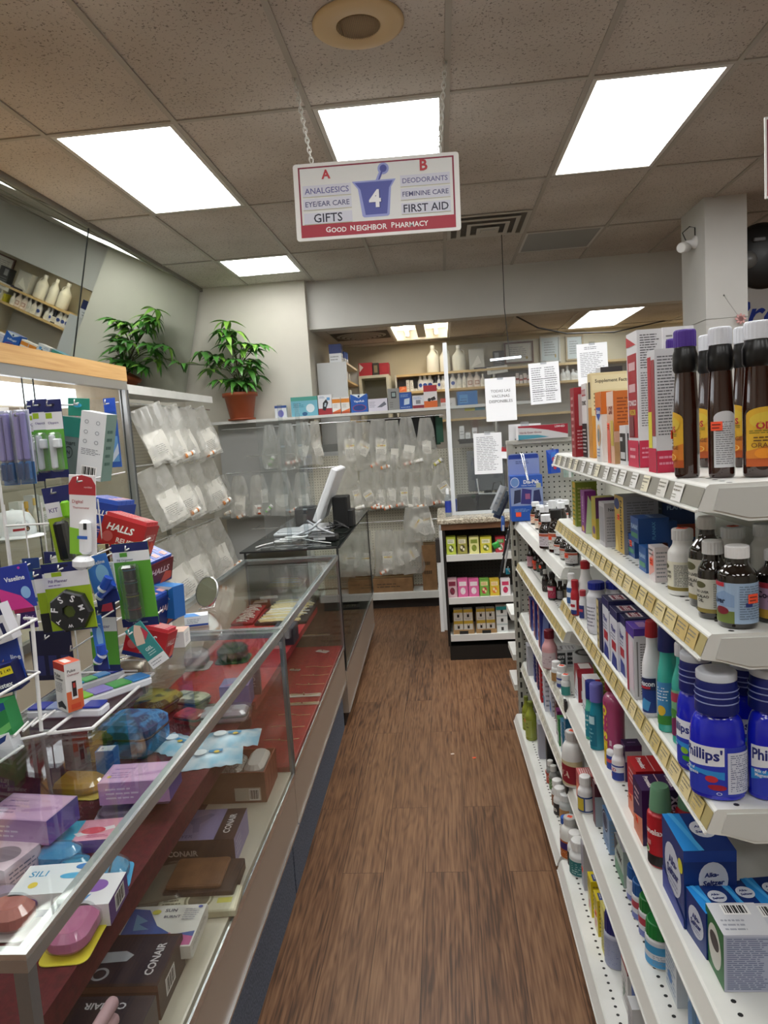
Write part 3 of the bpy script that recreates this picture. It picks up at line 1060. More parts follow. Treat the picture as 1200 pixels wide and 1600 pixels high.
# rear bag rack with the ledge
t = thing('bag_rack', 'long white rear rack with a ledge on top and pharmacy bags hanging below', 'rack', (-1.0, 6.5, 0))
v = MB(); v.box((-1.12, -.06, 1.775), (1.06, .18, 1.80), mat('dcdcd8', .4)); v.box((1.0605, -.06, 1.775), (1.9, .18, 1.80), mat('dcdcd8', .4)); v.build('ledge', t)
v = MB(); v.box((-1.1, .13, .16), (-.30, .15, 1.77), mat('aeb0ae', .5)); v.build('back_panel', t)
v = MB(); v.box((-.29, .13, .16), (1.45, .15, 1.42), PEG_XZ); v.build('pegboard', t)
for x in (-.30, 1.04):
    v = MB(); v.box((x, .08, 0), (x + .028, .128, 1.774), mat('d0d0cb', .45)); v.build('upright', t)
v = MB(); v.box((-1.1, -.13, .125), (.92, .127, .15), ENAMEL); v.box((-1.1, -.145, .09), (.92, -.13, .15), ENAMEL); v.build('base_deck', t)
v = MB(); v.box((-1.1, -.09, 0), (.90, .12, .085), mat('2a2320', .6)); v.build('kickboard', t)
v = MB(); v.box((-1.1, .0, .898), (1.0, .127, .915), mat('a8aaa6', .4)); v.build('shelf', t)
for z, a, b in ((1.725, -1.0, 1.02), (1.325, -1.0, 1.0), (.80, -.8, .95), (1.47, -.8, -.35)):
    v = MB(); v.tube([(a, -.08, z), (b, -.08, z)], .004, STEEL, 8)
    for x in (a + .02, b - .02):
        v.tube([(x, -.08, z), (x, .13, z)], .004, STEEL, 6)
    v.build('hang_rail', t)
v = MB(); v.box((-.28, .13, 1.46), (.80, .145, 1.53), mat('7a7c7a', .5)); v.build('rear_rail', t)
# added black box and stand, put in for the dark opening under the ledge
t = thing('printer', 'added black box for the dark gap behind the hanging bags under the ledge', 'printer', (-.42, 6.86, 1.40))
v = MB(); v.bbox((-.28, -.15, 0), (.36, .15, .34), mat('141416', .4), .02); v.build('housing', t)
v = MB(); v.bbox((-.2, -.158, .08), (.26, -.1505, .14), mat('2c2d30', .3), .003); v.build('front_strip', t)
t = thing('dark_box_stand', 'plain white stand holding the added black box behind the bag rack', 'stand', (-.4, 6.88, 0))
v = MB(); v.box((-.4, -.16, 1.36), (.5, .16, 1.398), 'cfcdc6'); v.build('top', t)
for x in (-.38, .44):
    v = MB(); v.box((x, -.15, 0), (x + .04, .15, 1.359), 'cfcdc6'); v.build('leg', t)
t = thing('folder', 'dark green hanging folder beside the rack post under the ledge', 'folder', (-.02, 6.75, 1.46))
v = MB(); v.box((-.07, -.01, 0), (.0, .01, .28), '1f4a3a'); v.box((-.03, -.02, .02), (.03, -.011, .25), '28604c'); v.build('cover', t)


# ------------------------------------------------------------------ pharmacy bags
def bag_mesh(w, h, pinch, bulge, seed, film):
    rs = random.Random(seed)
    mb = MB()
    nx, nz = 10, 12
    ph = [rs.uniform(0, 6.28) for _ in range(6)]
    fr = [rs.uniform(1.2, 3.5) for _ in range(3)]
    for side in (-1, 1):
        vs = []
        for j in range(nz + 1):
            t = j / nz
            ww = w * (pinch + (1 - pinch) * min(1, t * 1.6) ** .7)
            for i in range(nx + 1):
                s = i / nx - .5
                prof = math.cos(s * PI) ** .6 if abs(s) < .5 else 0
                d = bulge * prof * (.12 + .88 * t) * (1 - .75 * max(0, t - .85) / .15)
                d += .006 * math.sin(fr[0] * 6 * s + ph[0] + 2 * t) * prof + .004 * math.sin(fr[1] * 9 * s + ph[1] * side - 3 * t) * prof
                dx = .012 * math.sin(fr[2] * 3 * t + ph[2]) * t
                vs.append((s * ww + dx, side * d, -t * h + .006 * math.sin(ph[3] + 5 * s) * (t > .9)))
        fs = []
        for j in range(nz):
            for i in range(nx):
                a = j * (nx + 1) + i
                q = (a, a + 1, a + nx + 2, a + nx + 1)
                fs.append(q if side > 0 else q[::-1])
        mb.add(vs, fs, film, True)
    # folded top seam
    mb.box((-w * pinch / 2, -.002, -.012), (w * pinch / 2, .002, .002), film)
    return mb.mesh('film')


def slip_mesh(w, h, seed, yellow):
    mb = MB()
    vs, fs = [], []
    n = 6
    for i in range(n + 1):
        z = -h * i / n
        y = .006 * math.sin(i * 1.1 + seed)
        vs += [(-w / 2, y, z), (w / 2, y, z)]
    fs = [(2 * i, 2 * i + 2, 2 * i + 3, 2 * i + 1) for i in range(n)]
    mb.add(vs, fs, mat('f6f4ee', .7), True)
    mb.add([(a, b + .0008, c) for a, b, c in vs], [f[::-1] for f in fs], mat('e6e4de', .7), True)
    def fm(s, t, e):
        z = -h + t
        k = (h - t) / h * n
        return (-w / 2 + s, .006 * math.sin(k * 1.1 + seed) - .001 - e, z)
    els = [('l', .12, .1, .88, .55, 7, '9a9a98')]
    if yellow:
        els += [('r', .12, .66, .88, .73, 'e9d34a'), ('r', .4, .665, .7, .725, 'c98a3a'), ('l', .12, .76, .88, .92, 2, '8e8e8c')]
    art(mb, fm, w, h, els, seg=6)
    return mb.mesh('prescription_slip')


def vial_parts(col, cap):
    a = MB(); a.lathe([(.017, 0), (.0175, .004), (.0175, .066), (.0165, .068)], mat(col, .25), 16);
    a.lathe([(.0178, .015), (.0178, .05)], mat('eeeae2', .6), 16, cap=False)
    a.lathe([(.0192, .064), (.0195, .068), (.0195, .082), (.018, .084)], mat(cap, .4), 16)
    return a.mesh('pill_vial')


BAG_N = 0


def bag(label, loc, w, h, pinch=.6, bulge=.03, rot=(0, 0, 0), film=None, slips=(), vials=(), group='pharmacy bags'):
    global BAG_N
    BAG_N += 1
    sd = BAG_N
    film = film or BAGM
    t = thing('prescription_bag', label, 'bag', loc, 0, group, rot)
    put('film', bag_mesh(w, h, pinch, bulge, sd, film), t)
    for (x, z, sw, sh2, yl, ro) in slips:
        put('prescription_slip', cached(('slip', sw, sh2, int(x * 50) % 3, yl), lambda: slip_mesh(sw, sh2, int(x * 50) % 3, yl)), t, (x, .004, z), (0, ro, 0))
    for (x, z, c, cp, ro) in vials:
        put('pill_vial', cached(('vial', c, cp), lambda: vial_parts(c, cp)), t, (x, -.002, z), (0, ro, 0))
    return t


rs = random.Random(3)
# left rack: three rails of big flat bags leaning outwards
rows = ((1.885, 'upper', ((4.74, .40), (5.05, .41), (5.36, .40), (5.66, .41))), (1.47, 'middle', ((4.72, .43), (5.05, .42), (5.40, .43), (5.74, .43))), (.945, 'lower', ((4.80, .48), (5.14, .46), (5.46, .48), (5.80, .47))))
for z, rn, bs in rows:
    for i, (y, hh) in enumerate(bs):
        bag('flat clear bag, %s from the left on the %s rail of the left rack' % (ORD[i], rn), (LB + .362, y, z), .26, hh, .95, .024, (math.radians(-8), -.30 + .04 * (i % 3), PI / 2 - .62), BAGF,
            [(rs.uniform(-.05, .04), -hh * .44, .17, hh * .5, False, rs.uniform(-.12, .12))], [(rs.uniform(-.08, .08), -hh + .03, 'd98a4a', 'f0efeb', 1.5)] if i % 2 else [])
# rear rack
G = 'pharmacy bags'
def rear(label, u, v, vb, ww, pinch, bulge, slips=(), vials=(), film=None, Y=6.40):
    p = P(u, v, 'y', Y)
    q = P(u, vb, 'y', Y)
    return bag(label, (p.x, Y, p.z), ww, p.z - q.z, pinch, bulge, (0, 0, rs.uniform(-.12, .12)), film, slips, vials)


OR, WH, GRN = 'd2764a', 'f0efeb', '7ccf5a'
up = [(420, 664, 732, .16, .45, .035, [], [(-.02, -.36, GRN, WH, .5)]), (446, 662, 734, .2, .55, .04, [], [(-.03, -.36, 'd8552e', WH, 1.5), (.05, -.35, OR, WH, 1.4)]), (472, 660, 728, .17, .6, .03, [(0, -.2, .1, .14, False, .3)], []), (491, 658, 726, .12, .6, .03, [(0, -.18, .08, .14, False, -.2)], []),
      (541, 660, 736, .2, .9, .025, [(.02, -.15, .1, .2, True, 0)], []), (566, 660, 735, .17, .75, .03, [(.02, -.18, .11, .12, True, .5)], [(.05, -.4, OR, WH, 1.2)]), (590, 656, 738, .18, .7, .03, [(.02, -.17, .1, .2, True, .05)], [(0, -.43, 'd98a4a', WH, 1.4)]), (612, 657, 734, .14, .8, .025, [(.01, -.25, .07, .12, False, .1)], []), (634, 652, 738, .2, .45, .035, [(.02, -.25, .1, .12, False, .2)], [(-.04, -.42, OR, WH, 1.3), (.05, -.4, 'e6e2d8', WH, 1.4)]), (664, 653, 734, .19, .5, .035, [(0, -.2, .08, .12, False, 0)], [(.06, -.42, 'd0c84a', WH, 1.0)])]
for i, q in enumerate(up):
    rear('clear bag, %s from the left in the upper row of the rear rack' % ORD[i], *q[:6], q[6], q[7])
mid = [(345, 742, 808, .17, .6, .03, [(0, -.12, .08, .1, True, 0)], [(.0, -.36, 'd9c8b0', WH, 1.3)]), (372, 744, 808, .19, .5, .035, [(0, -.18, .1, .18, False, .1)], [(-.04, -.38, 'd98a4a', WH, 1.2)]), (402, 742, 806, .2, .5, .035, [(.05, -.14, .06, .12, False, 0)], [(-.01, -.36, 'b84a22', 'f4f4f2', .05), (.05, -.34, GRN, WH, .9), (-.05, -.36, 'e6e2da', 'f4f4f2', .2)]), (437, 738, 806, .23, .5, .04, [(0, -.2, .12, .16, False, .06)], [(.06, -.36, 'd98a6a', WH, 1.3)]), (470, 738, 804, .18, .5, .035, [(0, -.2, .1, .16, False, -.1)], [])]
for i, q in enumerate(mid):
    rear('clear bag, %s from left in the middle row left of the monitor' % ORD[i], *q[:6], q[6], q[7])
mr = [(541, 728, 795, .24, .7, .035, [(.07, -.22, .07, .16, True, -.2)], [(.06, -.39, 'e9e6dc', WH, 1.4)]), (573, 730, 793, .17, .7, .03, [(-.02, -.22, .09, .12, True, -.5)], [(.02, -.37, OR, WH, 1.2), (.05, -.37, 'e2885a', WH, 1.5)]), (592, 730, 793, .14, .8, .03, [(.0, -.2, .08, .16, False, 0)], [(.02, -.38, OR, WH, 1.3)]), (610, 728, 792, .15, .6, .03, [(0, -.2, .08, .16, False, .1)], [(.03, -.36, OR, WH, 1.4)]), (629, 726, 792, .15, .6, .03, [(0, -.2, .07, .18, True, 0)], [(.03, -.38, 'ece8e0', WH, 1.4)]), (648, 726, 793, .14, .6, .03, [(0, -.2, .07, .2, False, .05)], [(0, -.38, 'd98a4a', WH, 1.4)]), (666, 724, 791, .14, .6, .03, [(0, -.2, .08, .18, False, -.05)], [(.04, -.36, OR, WH, 1.5)]), (687, 716, 786, .17, .35, .035, [(0, -.22, .09, .14, True, -.5)], [(.0, -.4, 'ece8e0', WH, 1.4)])]
for i, q in enumerate(mr):
    rear('clear bag, %s from left in the middle row right of the monitor' % ORD[i], *q[:6], q[6], q[7])
lo = [(545, 830, 900, .22, .75, .035, [(0, -.2, .1, .17, True, 0)], []), (568, 830, 899, .16, .8, .03, [(0, -.2, .09, .18, True, .05)], []), (600, 828, 899, .2, .8, .035, [(.02, -.2, .1, .17, True, 0)], [(-.06, -.4, OR, WH, 1.2)]), (626, 830, 897, .18, .7, .03, [(0, -.16, .1, .16, False, .3)], []), (645, 834, 897, .2, .7, .03, [(.03, -.16, .1, .18, True, 1.1)], [])]
for i, q in enumerate(lo):
    rear('clear bag, %s from the left in the bottom row of the rear rack' % ORD[i], *q[:6], q[6], q[7])
rear('clear bag with two yellow-striped slips hanging below the middle row, right side', 651, 792, 846, .26, .8, .025, [(-.05, -.12, .11, .17, True, -.95), (.07, -.06, .1, .2, True, -.18)], [], None, 6.36)
# brown shipping cartons on the rear rack's deck
BROWN = grain('corrugated_card', '8a6844', '7b5b3a', 14, .8)
for s, u0, u1, vt, vbm in (('low brown shipping carton under the bottom row of bags', 586, 646, 905, 921), ('tall brown shipping carton at the right end of the rear rack deck', 662, 684, 852, 919), ('dark brown shipping carton behind the glass counter end', 535, 578, 895, 926)):
    a = P(u0, vbm, 'z', .151); b = P(u1, vbm, 'z', .151)
    hh = height(a.x, 6.42, .151, vt)
    t = thing('shipping_carton', s, 'box', ((a.x + b.x) / 2, 6.50, .151))
    ww = abs(b.x - a.x)
    v = MB(); v.box((-ww / 2, -.1, 0), (ww / 2, .1, hh), BROWN); art(v, flat_map((-ww / 2, -.1, 0), (1, 0, 0), (0, 0, 1)), ww, hh, [('l', .1, .3, .7, .7, 2, '4a3620')]); v.build('carton_body', t)
    v = MB(); v.box((-ww / 2 + .002, -.012, hh), (ww / 2 - .002, .012, hh + .0008), 'b39a6a'); v.build('tape', t)
# ------------------------------------------------------------------ glass counters
CARPET = grain('blue_grey_carpet', '707a8c', '525b6b', 160, .95, bump=.6)
BEIGE = mat('a89a8c', .35)
CREAM = mat('cfc8b6', .5)
MAROON = grain('maroon_cloth', '5c1620', '4a1018', 60, .9)
REDC = grain('red_cloth', 'b0262c', '96202a', 60, .9)


def frame_bar(v, a, b, m=ALU):
    v.box(a, b, m)


def glass_case(label, x_front, y0, y1, ztop, zdeck, zpan, rz, cloth, deck, back, lower=CARPET, shelf_z=.70, drape=.055, depth=.515, black=False):
    """front at local x=0, running along +y; interior to -x"""
    L_ = y1 - y0
    t = thing('glass_display_counter', label, 'display case', (x_front, y0, 0), rz)
    v = MB(); v.box((-depth, .005, 0), (-.032, L_ - .005, zpan), lower); v.build('base', t)
    v = MB(); v.box((-depth, 0, zpan), (-.006, L_, zdeck - .02), BEIGE); v.build('front_panel', t)
    v = MB(); v.box((-.0058, 0, zdeck - .026), (-.001, L_, zdeck - .004), STEEL); v.box((-.0058, 0, zpan - .004), (-.001, L_, zpan + .004), STEEL); v.build('trim_strip', t)
    v = MB(); v.box((-depth + .01, .003, zdeck - .0198), (-.012, L_ - .003, zdeck), deck); v.build('deck', t)
    v = MB(); v.box((-depth, 0, zdeck - .0199), (-depth + .009, L_, ztop - .03), back); v.build('back_panel', t)
    b = .026
    z0 = ztop - b
    if not black:
        v = MB()
        v.box((-b, 0, z0), (0, L_, ztop - .008), ALU); v.box((-depth, 0, z0), (-depth + b, L_, ztop - .008), ALU)
        v.box((-depth + b, 0, z0), (-b, b, ztop - .008), ALU); v.box((-depth + b, L_ - b, z0), (-b, L_, ztop - .008), ALU)
        v.box((-.006, 0, ztop - .008), (0, L_, ztop), STEEL); v.box((-depth, 0, ztop - .008), (-depth + .006, L_, ztop), STEEL)
        v.box((-depth + .006, 0, ztop - .008), (-.006, .006, ztop), STEEL); v.box((-depth + .006, L_ - .006, ztop - .008), (-.006, L_, ztop), STEEL)
        v.build('top_frame', t)
        for x, y in ((-.02, 0), (-.02, L_ - .02), (-depth, 0), (-depth, L_ - .02)):
            v = MB(); v.box((x + (.008 if y else 0), y + (.010 if y else 0), zdeck - .0195), (x + .019, y + (.02 if y or y0 < 1 else .01), z0), mat('8d9194', .35, .8)); v.build('corner_post', t)
        v = MB(); v.box((-depth + .0065, .0065, ztop - .0075), (-.0065, L_ - .0065, ztop - .001), GLASS); v.build('top_glass', t)
    else:
        v = MB(); v.box((-depth - .02, -.01, ztop - .008), (.006, L_, ztop), clear('smoked_glass_top', '8f9a98', .10, .8)); v.build('top_glass', t)
        v = MB(); v.box((-depth - .02, -.0135, ztop - .0085), (.0085, -.0105, ztop + .0005), '151716'); v.box((.0065, -.01, ztop - .0085), (.0085, L_, ztop + .0005), '151716'); v.build('top_edge', t)
        for x, y in ((-.012, 0), (-.012, L_ - .012), (-depth, 0), (-depth, L_ - .012)):
            v = MB(); v.box((x, y, zdeck - .0195), (x + .011, y + .012, ztop - .0085), '1d1f1f'); v.build('corner_post', t)
        z0 = ztop - .0086
    v = MB(); v.box((-.010, .021, zdeck), (-.004, L_ - .021, z0), GLASS); v.build('front_glass', t)
    for y in (.004, L_ - .010):
        v = MB(); v.box((-depth + .021, y, zdeck), (-.021, y + .006, z0), GLASS); v.build('end_glass', t)
    if shelf_z:
        v = MB(); v.box((-depth + .012, .03, shelf_z - .012), (-.135, L_ - .03, shelf_z), cloth); v.build('shelf', t)
        v = MB(); v.box((-.1345, .03, shelf_z - drape), (-.128, L_ - .03, shelf_z + .001), cloth); v.build('cloth_drop', t)
        v = MB(); v.box((-depth + .011, .004, zdeck + .0001), (-.24, L_ - .004, zdeck + .0008), cloth); v.build('deck_cloth', t)
    return t


R1, R2, R3 = .004, .015, .017
c1 = glass_case('nearest glass display counter, its lit goods on a maroon shelf', -.566, .80, 2.315, .97, .46, .262, R1, MAROON, CREAM, MAROON)
c2 = glass_case('second glass display counter, lined in red with jewellery trays', -.573, 2.325, 3.745, .97, .47, .262, R2, REDC, REDC, mat('b0a692', .6), CARPET, .70, .03)
c3 = glass_case('far glass display counter with a black-edged top holding the monitor', -.594, 3.775, 5.60, 1.008, .335, .075, R3, mat('6b6456', .7), mat('3a3c32', .7), mat('6b6456', .7), mat('241d18', .8), None, .1, .52, True)
# small things inside the far counter
for i in range(9):
    y = 4.0 + i * .16
    t = thing('jewellery_card', 'dark card of costume jewellery, %s from the near end in the far counter' % ORD[i], 'jewellery', (-.72 - .02 * (i % 3), y, .336), .1 * (i % 2), 'jewellery cards in the far counter')
    v = MB(); v.box((-.06, -.05, 0), (.06, .05, .012), ('262a24', '2e2c28', '1f2420')[i % 3]); v.build('card', t)
    v = MB()
    for k in range(5):
        v.tube([(-.045 + .02 * k, -.03, .015), (-.04 + .02 * k, .0, .02), (-.045 + .02 * k, .03, .015)], .003, mat('c9c2a0', .25, .8), 6)
    v.build('chain_row', t)


# red counter: jewellery boards with gold chains, tags, dark box
GOLD = mat('ead9a0', .3, .4)
SILV = mat('ececea', .3, .4)


def jewel_tray(label, u0, v0, z, w, d, rows, m, base='1d1b1a', rz=0.0, tilt=0.0):
    p = P(u0, v0, 'z', z)
    t = thing('jewellery_tray', label, 'jewellery tray', (p.x, p.y, z), 0, None, (tilt, 0, rz))
    v = MB(); v.bbox((-w / 2, -d / 2, 0), (w / 2, d / 2, .014), mat(base, .8), .006); v.build('tray', t)
    r = random.Random(len(label))
    n = min(rows, 60)
    for i in range(n):
        y = -d / 2 + d * (i + .5) / n
        q = MB()
        x0 = -w / 2 + .01 + r.random() * .02
        x1 = w / 2 - .01 - r.random() * w * .2
        pts = []
        for k in range(9):
            s = k / 8
            pts.append((x0 + (x1 - x0) * s, y + .003 * math.sin(k * 2.1 + i), .0165 + .004 * math.sin(s * PI)))
        q.tube(pts, .0032, m if r.random() < .75 else SILV, 5)
        for k in range(4):
            s = r.random()
            q.ball((x0 + (x1 - x0) * s, y, .0185), .004, m, 6, 4)
        q.build('necklace', t)
    return t


jewel_tray('black tray of gold necklaces nearest the front glass in the second counter', 452, 958, .7012, .26, .46, 24, GOLD, rz=.02)
jewel_tray('raised black display of fine gold chains at the far end of the second counter', 432, 915, .7012, .34, .26, 18, GOLD, 'a89c80', .0, .0)
jewel_tray('red tray of pearl bracelets on white cards behind the gold necklaces', 390, 963, .7012, .11, .36, 10, mat('e6e2d6', .3), '8e2026', .05)
for i, (u, v_) in enumerate(((388, 949), (404, 941), (420, 934))):
    p = P(u, v_, 'z', .7015)
    t = thing('jewellery_tag_card', 'white jewellery card, %s from the near end behind the gold necklaces' % ORD[i], 'jewellery', (p.x, p.y, .7015), .3, 'white jewellery cards in the second counter')
    v = MB(); v.box((-.05, -.03, 0), (.05, .03, .003), 'e9e5e0'); v.tube([(-.03, 0, .006), (0, .01, .008), (.03, 0, .006)], .002, GOLD, 5); v.build('card', t)
for i, (u, v_, w_, d_, rz_) in enumerate(((494, 993, .16, .03, .02), (504, 1018, .07, .035, -.5), (461, 1047, .055, .025, -.2), (475, 1087, .15, .035, .05), (472, 1100, .15, .03, .05), (430, 1040, .1, .03, .0))):
    p = P(u, v_, 'z', .4712)
    t = thing('necklace_card', ('wide pale necklace card at the far end of the red deck', 'tilted white necklace tag on the red deck', 'small white tag near the counter post on the red deck', 'long white necklace card with charms on the red deck', 'pale strip card just in front of the long necklace card', 'grey card half hidden beside the dark box')[i], 'jewellery', (p.x, p.y, .4712), rz_, 'necklace cards on the red deck')
    v = MB(); v.bbox((-w_ / 2, -d_ / 2, 0), (w_ / 2, d_ / 2, .003), mat(('b3a8a0', 'e8e2de', 'd8d2cc', 'e2d8d2', 'b8a490', '8a8480')[i], .5), .003); v.build('card', t)
    v = MB(); v.tube([(-w_ * .4, 0, .005), (-w_ * .1, .006, .005), (w_ * .1, -.004, .005), (w_ * .4, .002, .005)], .0018, GOLD, 5); v.ball((0, 0, .006), .004, mat('a02a3a', .3), 6, 4); v.build('charm_chain', t)
# fine chains lying on the red deck
for i in range(8):
    y = 2.55 + i * .12
    t = thing('fine_chain', 'thin gold chain lying on the red deck, %s from the near end' % ORD[i], 'necklace', (-.68, y, .472), 0, 'thin gold chains on the red deck')
    v = MB(); v.tube([(-.06, 0, .001), (-.02, .012 * math.sin(i), .001), (.03, -.01, .001), (.075, .006 * math.cos(i * 2), .001)], .0012, GOLD, 5); v.ball((.0, 0, .002), .003, GOLD, 6, 4); v.build('chain', t)
p = P(457, 1006, 'z', .7015)
t = thing('gift_box', 'dark navy gift box behind the front glass of the second counter', 'box', (p.x - .03, p.y + .04, .7015))
v = MB(); v.box((-.05, -.055, 0), (.04, .055, .06), mat('23263a', .5)); v.build('box_body', t)
v = MB(); v.box((-.052, -.057, .06), (.042, .057, .075), mat('2a2d42', .5)); v.build('lid', t)


# ------------------------------------------------------------------ goods in the nearest counter
def slab(label, u, v_, z, w, d, h, col, faces, rz, name='carton', cat='box', group='gift boxes in the nearest counter', sticker=None):
    p = P(u, v_, 'z', z)
    return carton(label, (p.x, p.y, z), w, d, h, col, faces, rz, group, name, cat, sticker)


def slabr(label, u, v_, z, w, d, h, col, faces, rz, **kw):
    """box whose near right lower corner shows at (u, v_)"""
    p = P(u, v_, 'z', z)
    c = Vector((-w / 2, d / 2, 0)); c.rotate(Matrix.Rotation(rz, 3, 'Z'))
    return carton(label, p + c, w, d, h, col, faces, rz, 'gift boxes in the nearest counter')


DK, LILAC = '2b2126', '8a82ae'
conair = {'F': [('t', 'CONAIR', .28, .5, .42, 'c8c4c0', 0, .05)], 'R': [('r', 0, 0, 1, 1, '8f88b8'), ('l', .1, .2, .5, .8, 4, 'b9b4d4')],
          'T': [('r', .0, .0, .72, 1, LILAC), ('t', 'CONAIR', .85, .5, .62, 'e8e6ea', 90, .05), ('t', 'DRYER', .26, .12, .3, '5a5280', 0, .03), ('p', [(.22, .62), (.5, .85), (.58, .8), (.42, .5), (.46, .25), (.38, .22), (.33, .46)], '6f6896')]}
slabr('lilac hair dryer box with a black end in the nearest counter', 369, 1351, .461, .20, .16, .075, DK, conair, .05)
slabr('black trimmer box with a white appliance pictured, on the counter deck', 252, 1594, .461, .23, .15, .075, '2a1c1a',
     {'T': [('r', .02, .05, .98, .95, '1d1c30'), ('p', [(.1, .45), (.2, .62), (.55, .66), (.64, .58), (.6, .46), (.3, .42)], 'bfc4ce'), ('t', 'CONAIR', .86, .5, .62, 'e6e6ea', 90, .05), ('o', .42, .22, .08, .12, .3, 'b9bcc6'), ('l', .1, .08, .3, .3, 3, '8a8c9c')],
      'F': [('r', 0, .0, 1, 1, '5a3a2e'), ('r', .0, .82, 1, 1, '7a5242')], 'R': [('bar', .25, .25, .6, .75)]}, .03)
slabr('second black trimmer box at the bottom left corner, in front of the other', 205, 1712, .461, .24, .14, .075, '20202e',
     {'T': [('r', .02, .05, .98, .95, '1a1a2c'), ('t', 'CONAIR', .62, .82, .35, 'e2e2e8', 180, .05)], 'B': [('t', 'CONAIR', .3, .6, .4, 'c8c8ce', 180)]}, .03)
for k in range(2):
    slabr(('upper', 'lower')[1 - k] + ' white sun care gift box with blue and pink leaf artwork', 301 - 2 * k, 1497 + 1 * k, .461 + .0305 * k, .175, .14, .03, 'e6e4de',
         {'T': [('p', [(.02, .03), (.98, .03), (.98, .35), (.7, .28), (.45, .5), (.25, .9), (.02, .95)], '3f5fa8'), ('p', [(.02, .03), (.98, .03), (.98, .22), (.72, .3), (.5, .12), (.3, .26), (.02, .3)], 'c05a94'), ('p', [(.1, .8), (.3, .62), (.2, .55), (.36, .42), (.16, .4)], '6fa0c8'), ('p', [(.55, .1), (.66, .33), (.8, .1)], 'd988b0'), ('e', .36, .83, .06, .06, 'd8cf5a'), ('t', 'SUN', .55, .86, .16, '4a4f66', 0, .03), ('t', 'BURNT', .6, .70, .22, '4a4f66', 0, .03), ('l', .74, .6, .95, .9, 6, '9a9ca8'), ('e', .93, .93, .03, .03, '4058b0')],
          'F': [('t', 'MUCH MORE THAN ALOE', .5, .5, .6, '8c8a88', 0, .02)], 'R': [('l', .1, .3, .9, .7, 2, '9a9a98')]}, .06)
# wallets and boxes between them
t = thing('leather_wallet', 'brown leather wallet in an open box in the nearest counter', 'wallet', P(325, 1384, 'z', .461), .06)
v = MB(); v.bbox((-.095, -.07, 0), (.085, .07, .03), mat('2c1f18', .6), .004); v.build('box_tray', t)
v = MB(); v.bbox((-.09, -.06, .0305), (.05, .062, .042), grain('brown_leather', '7a5434', '69462a', 25, .5), .006); v.build('wallet_body', t)
t = thing('wrapped_wallet', 'grey wallet sealed in clear plastic in the nearest counter', 'wallet', P(252, 1392, 'z', .461), .3)
v = MB(); v.bbox((-.05, -.075, 0), (.05, .075, .025), mat('8c8672', .6), .006); v.build('wallet_body', t)
v = MB(); v.bbox((-.058, -.083, -.0005), (.058, .083, .03), BLIST, .012); v.build('plastic_sleeve', t)
t = thing('banknote_wallet', 'pale wallet printed like a banknote in the nearest counter', 'wallet', P(312, 1416, 'z', .461), .1)
v = MB(); v.bbox((-.1, -.05, 0), (.1, .05, .018), mat('b9b49a', .6), .004)
art(v, flat_map((-.1, -.05, .018), (1, 0, 0), (0, 1, 0)), .2, .1, [('r', .03, .06, .97, .94, 'cfcab0'), ('e', .5, .5, .13, .32, '6d6a58'), ('o', .5, .5, .18, .42, .15, '8c886e'), ('r', .74, .3, .92, .5, 'c8c24a'), ('l', .06, .2, .3, .8, 5, '7d7a66')]); v.build('wallet_body', t)
# brown gift box with the open lid, at the case end
t = thing('shoe_gift_box', 'open rust-brown gift box holding a silver glitter slipper, at the counter end', 'box', (-.728, 2.195, .461), .03)
v = MB()
rust = mat('8a3c22', .6)
for a, b in (((-.105, -.088, 0), (.105, .088, .004)), ((-.105, -.088, .004), (-.101, .088, .10)), ((.101, -.088, .004), (.105, .088, .10)), ((-.101, -.088, .004), (.101, -.084, .10)), ((-.101, .084, .004), (.101, .088, .10))):
    v.box(a, b, rust)
f = flat_map((.105, -.088, 0), (0, 1, 0), (0, 0, 1))
for k in range(4):
    x = .1 + .22 * k
    art(v, f, .176, .10, [('p', [(x, .05), (x + .03, .05), (x + .07, .5), (x + .03, .95), (x, .95), (x + .09, .5)], 'a05a38')])
art(v, flat_map((-.105, -.088, 0), (1, 0, 0), (0, 0, 1)), .21, .10, [('r', 0, 0, 1, 1, '6a4226'), ('r', .52, .07, .92, .5, 'c9c2b4'), ('bar', .74, .08, .9, .46)])
v.build('box_body', t)
v = MB(); v.box((-.1, -.08, .05), (.1, .08, .062), mat('e4e0d8', .8)); v.build('tissue', t)
v = MB(); v.bbox((.03, -.075, .0625), (.095, .075, .112), mat('d8d2cc', .5), .025); v.build('slipper', t)
v = MB(); v.bbox((-.08, -.07, .0625), (.02, .07, .098), grain('silver_glitter', 'c8c4bc', '6a665e', 220, .3), .03); v.build('glitter_upper', t)

# upper maroon shelf
SZ = .701


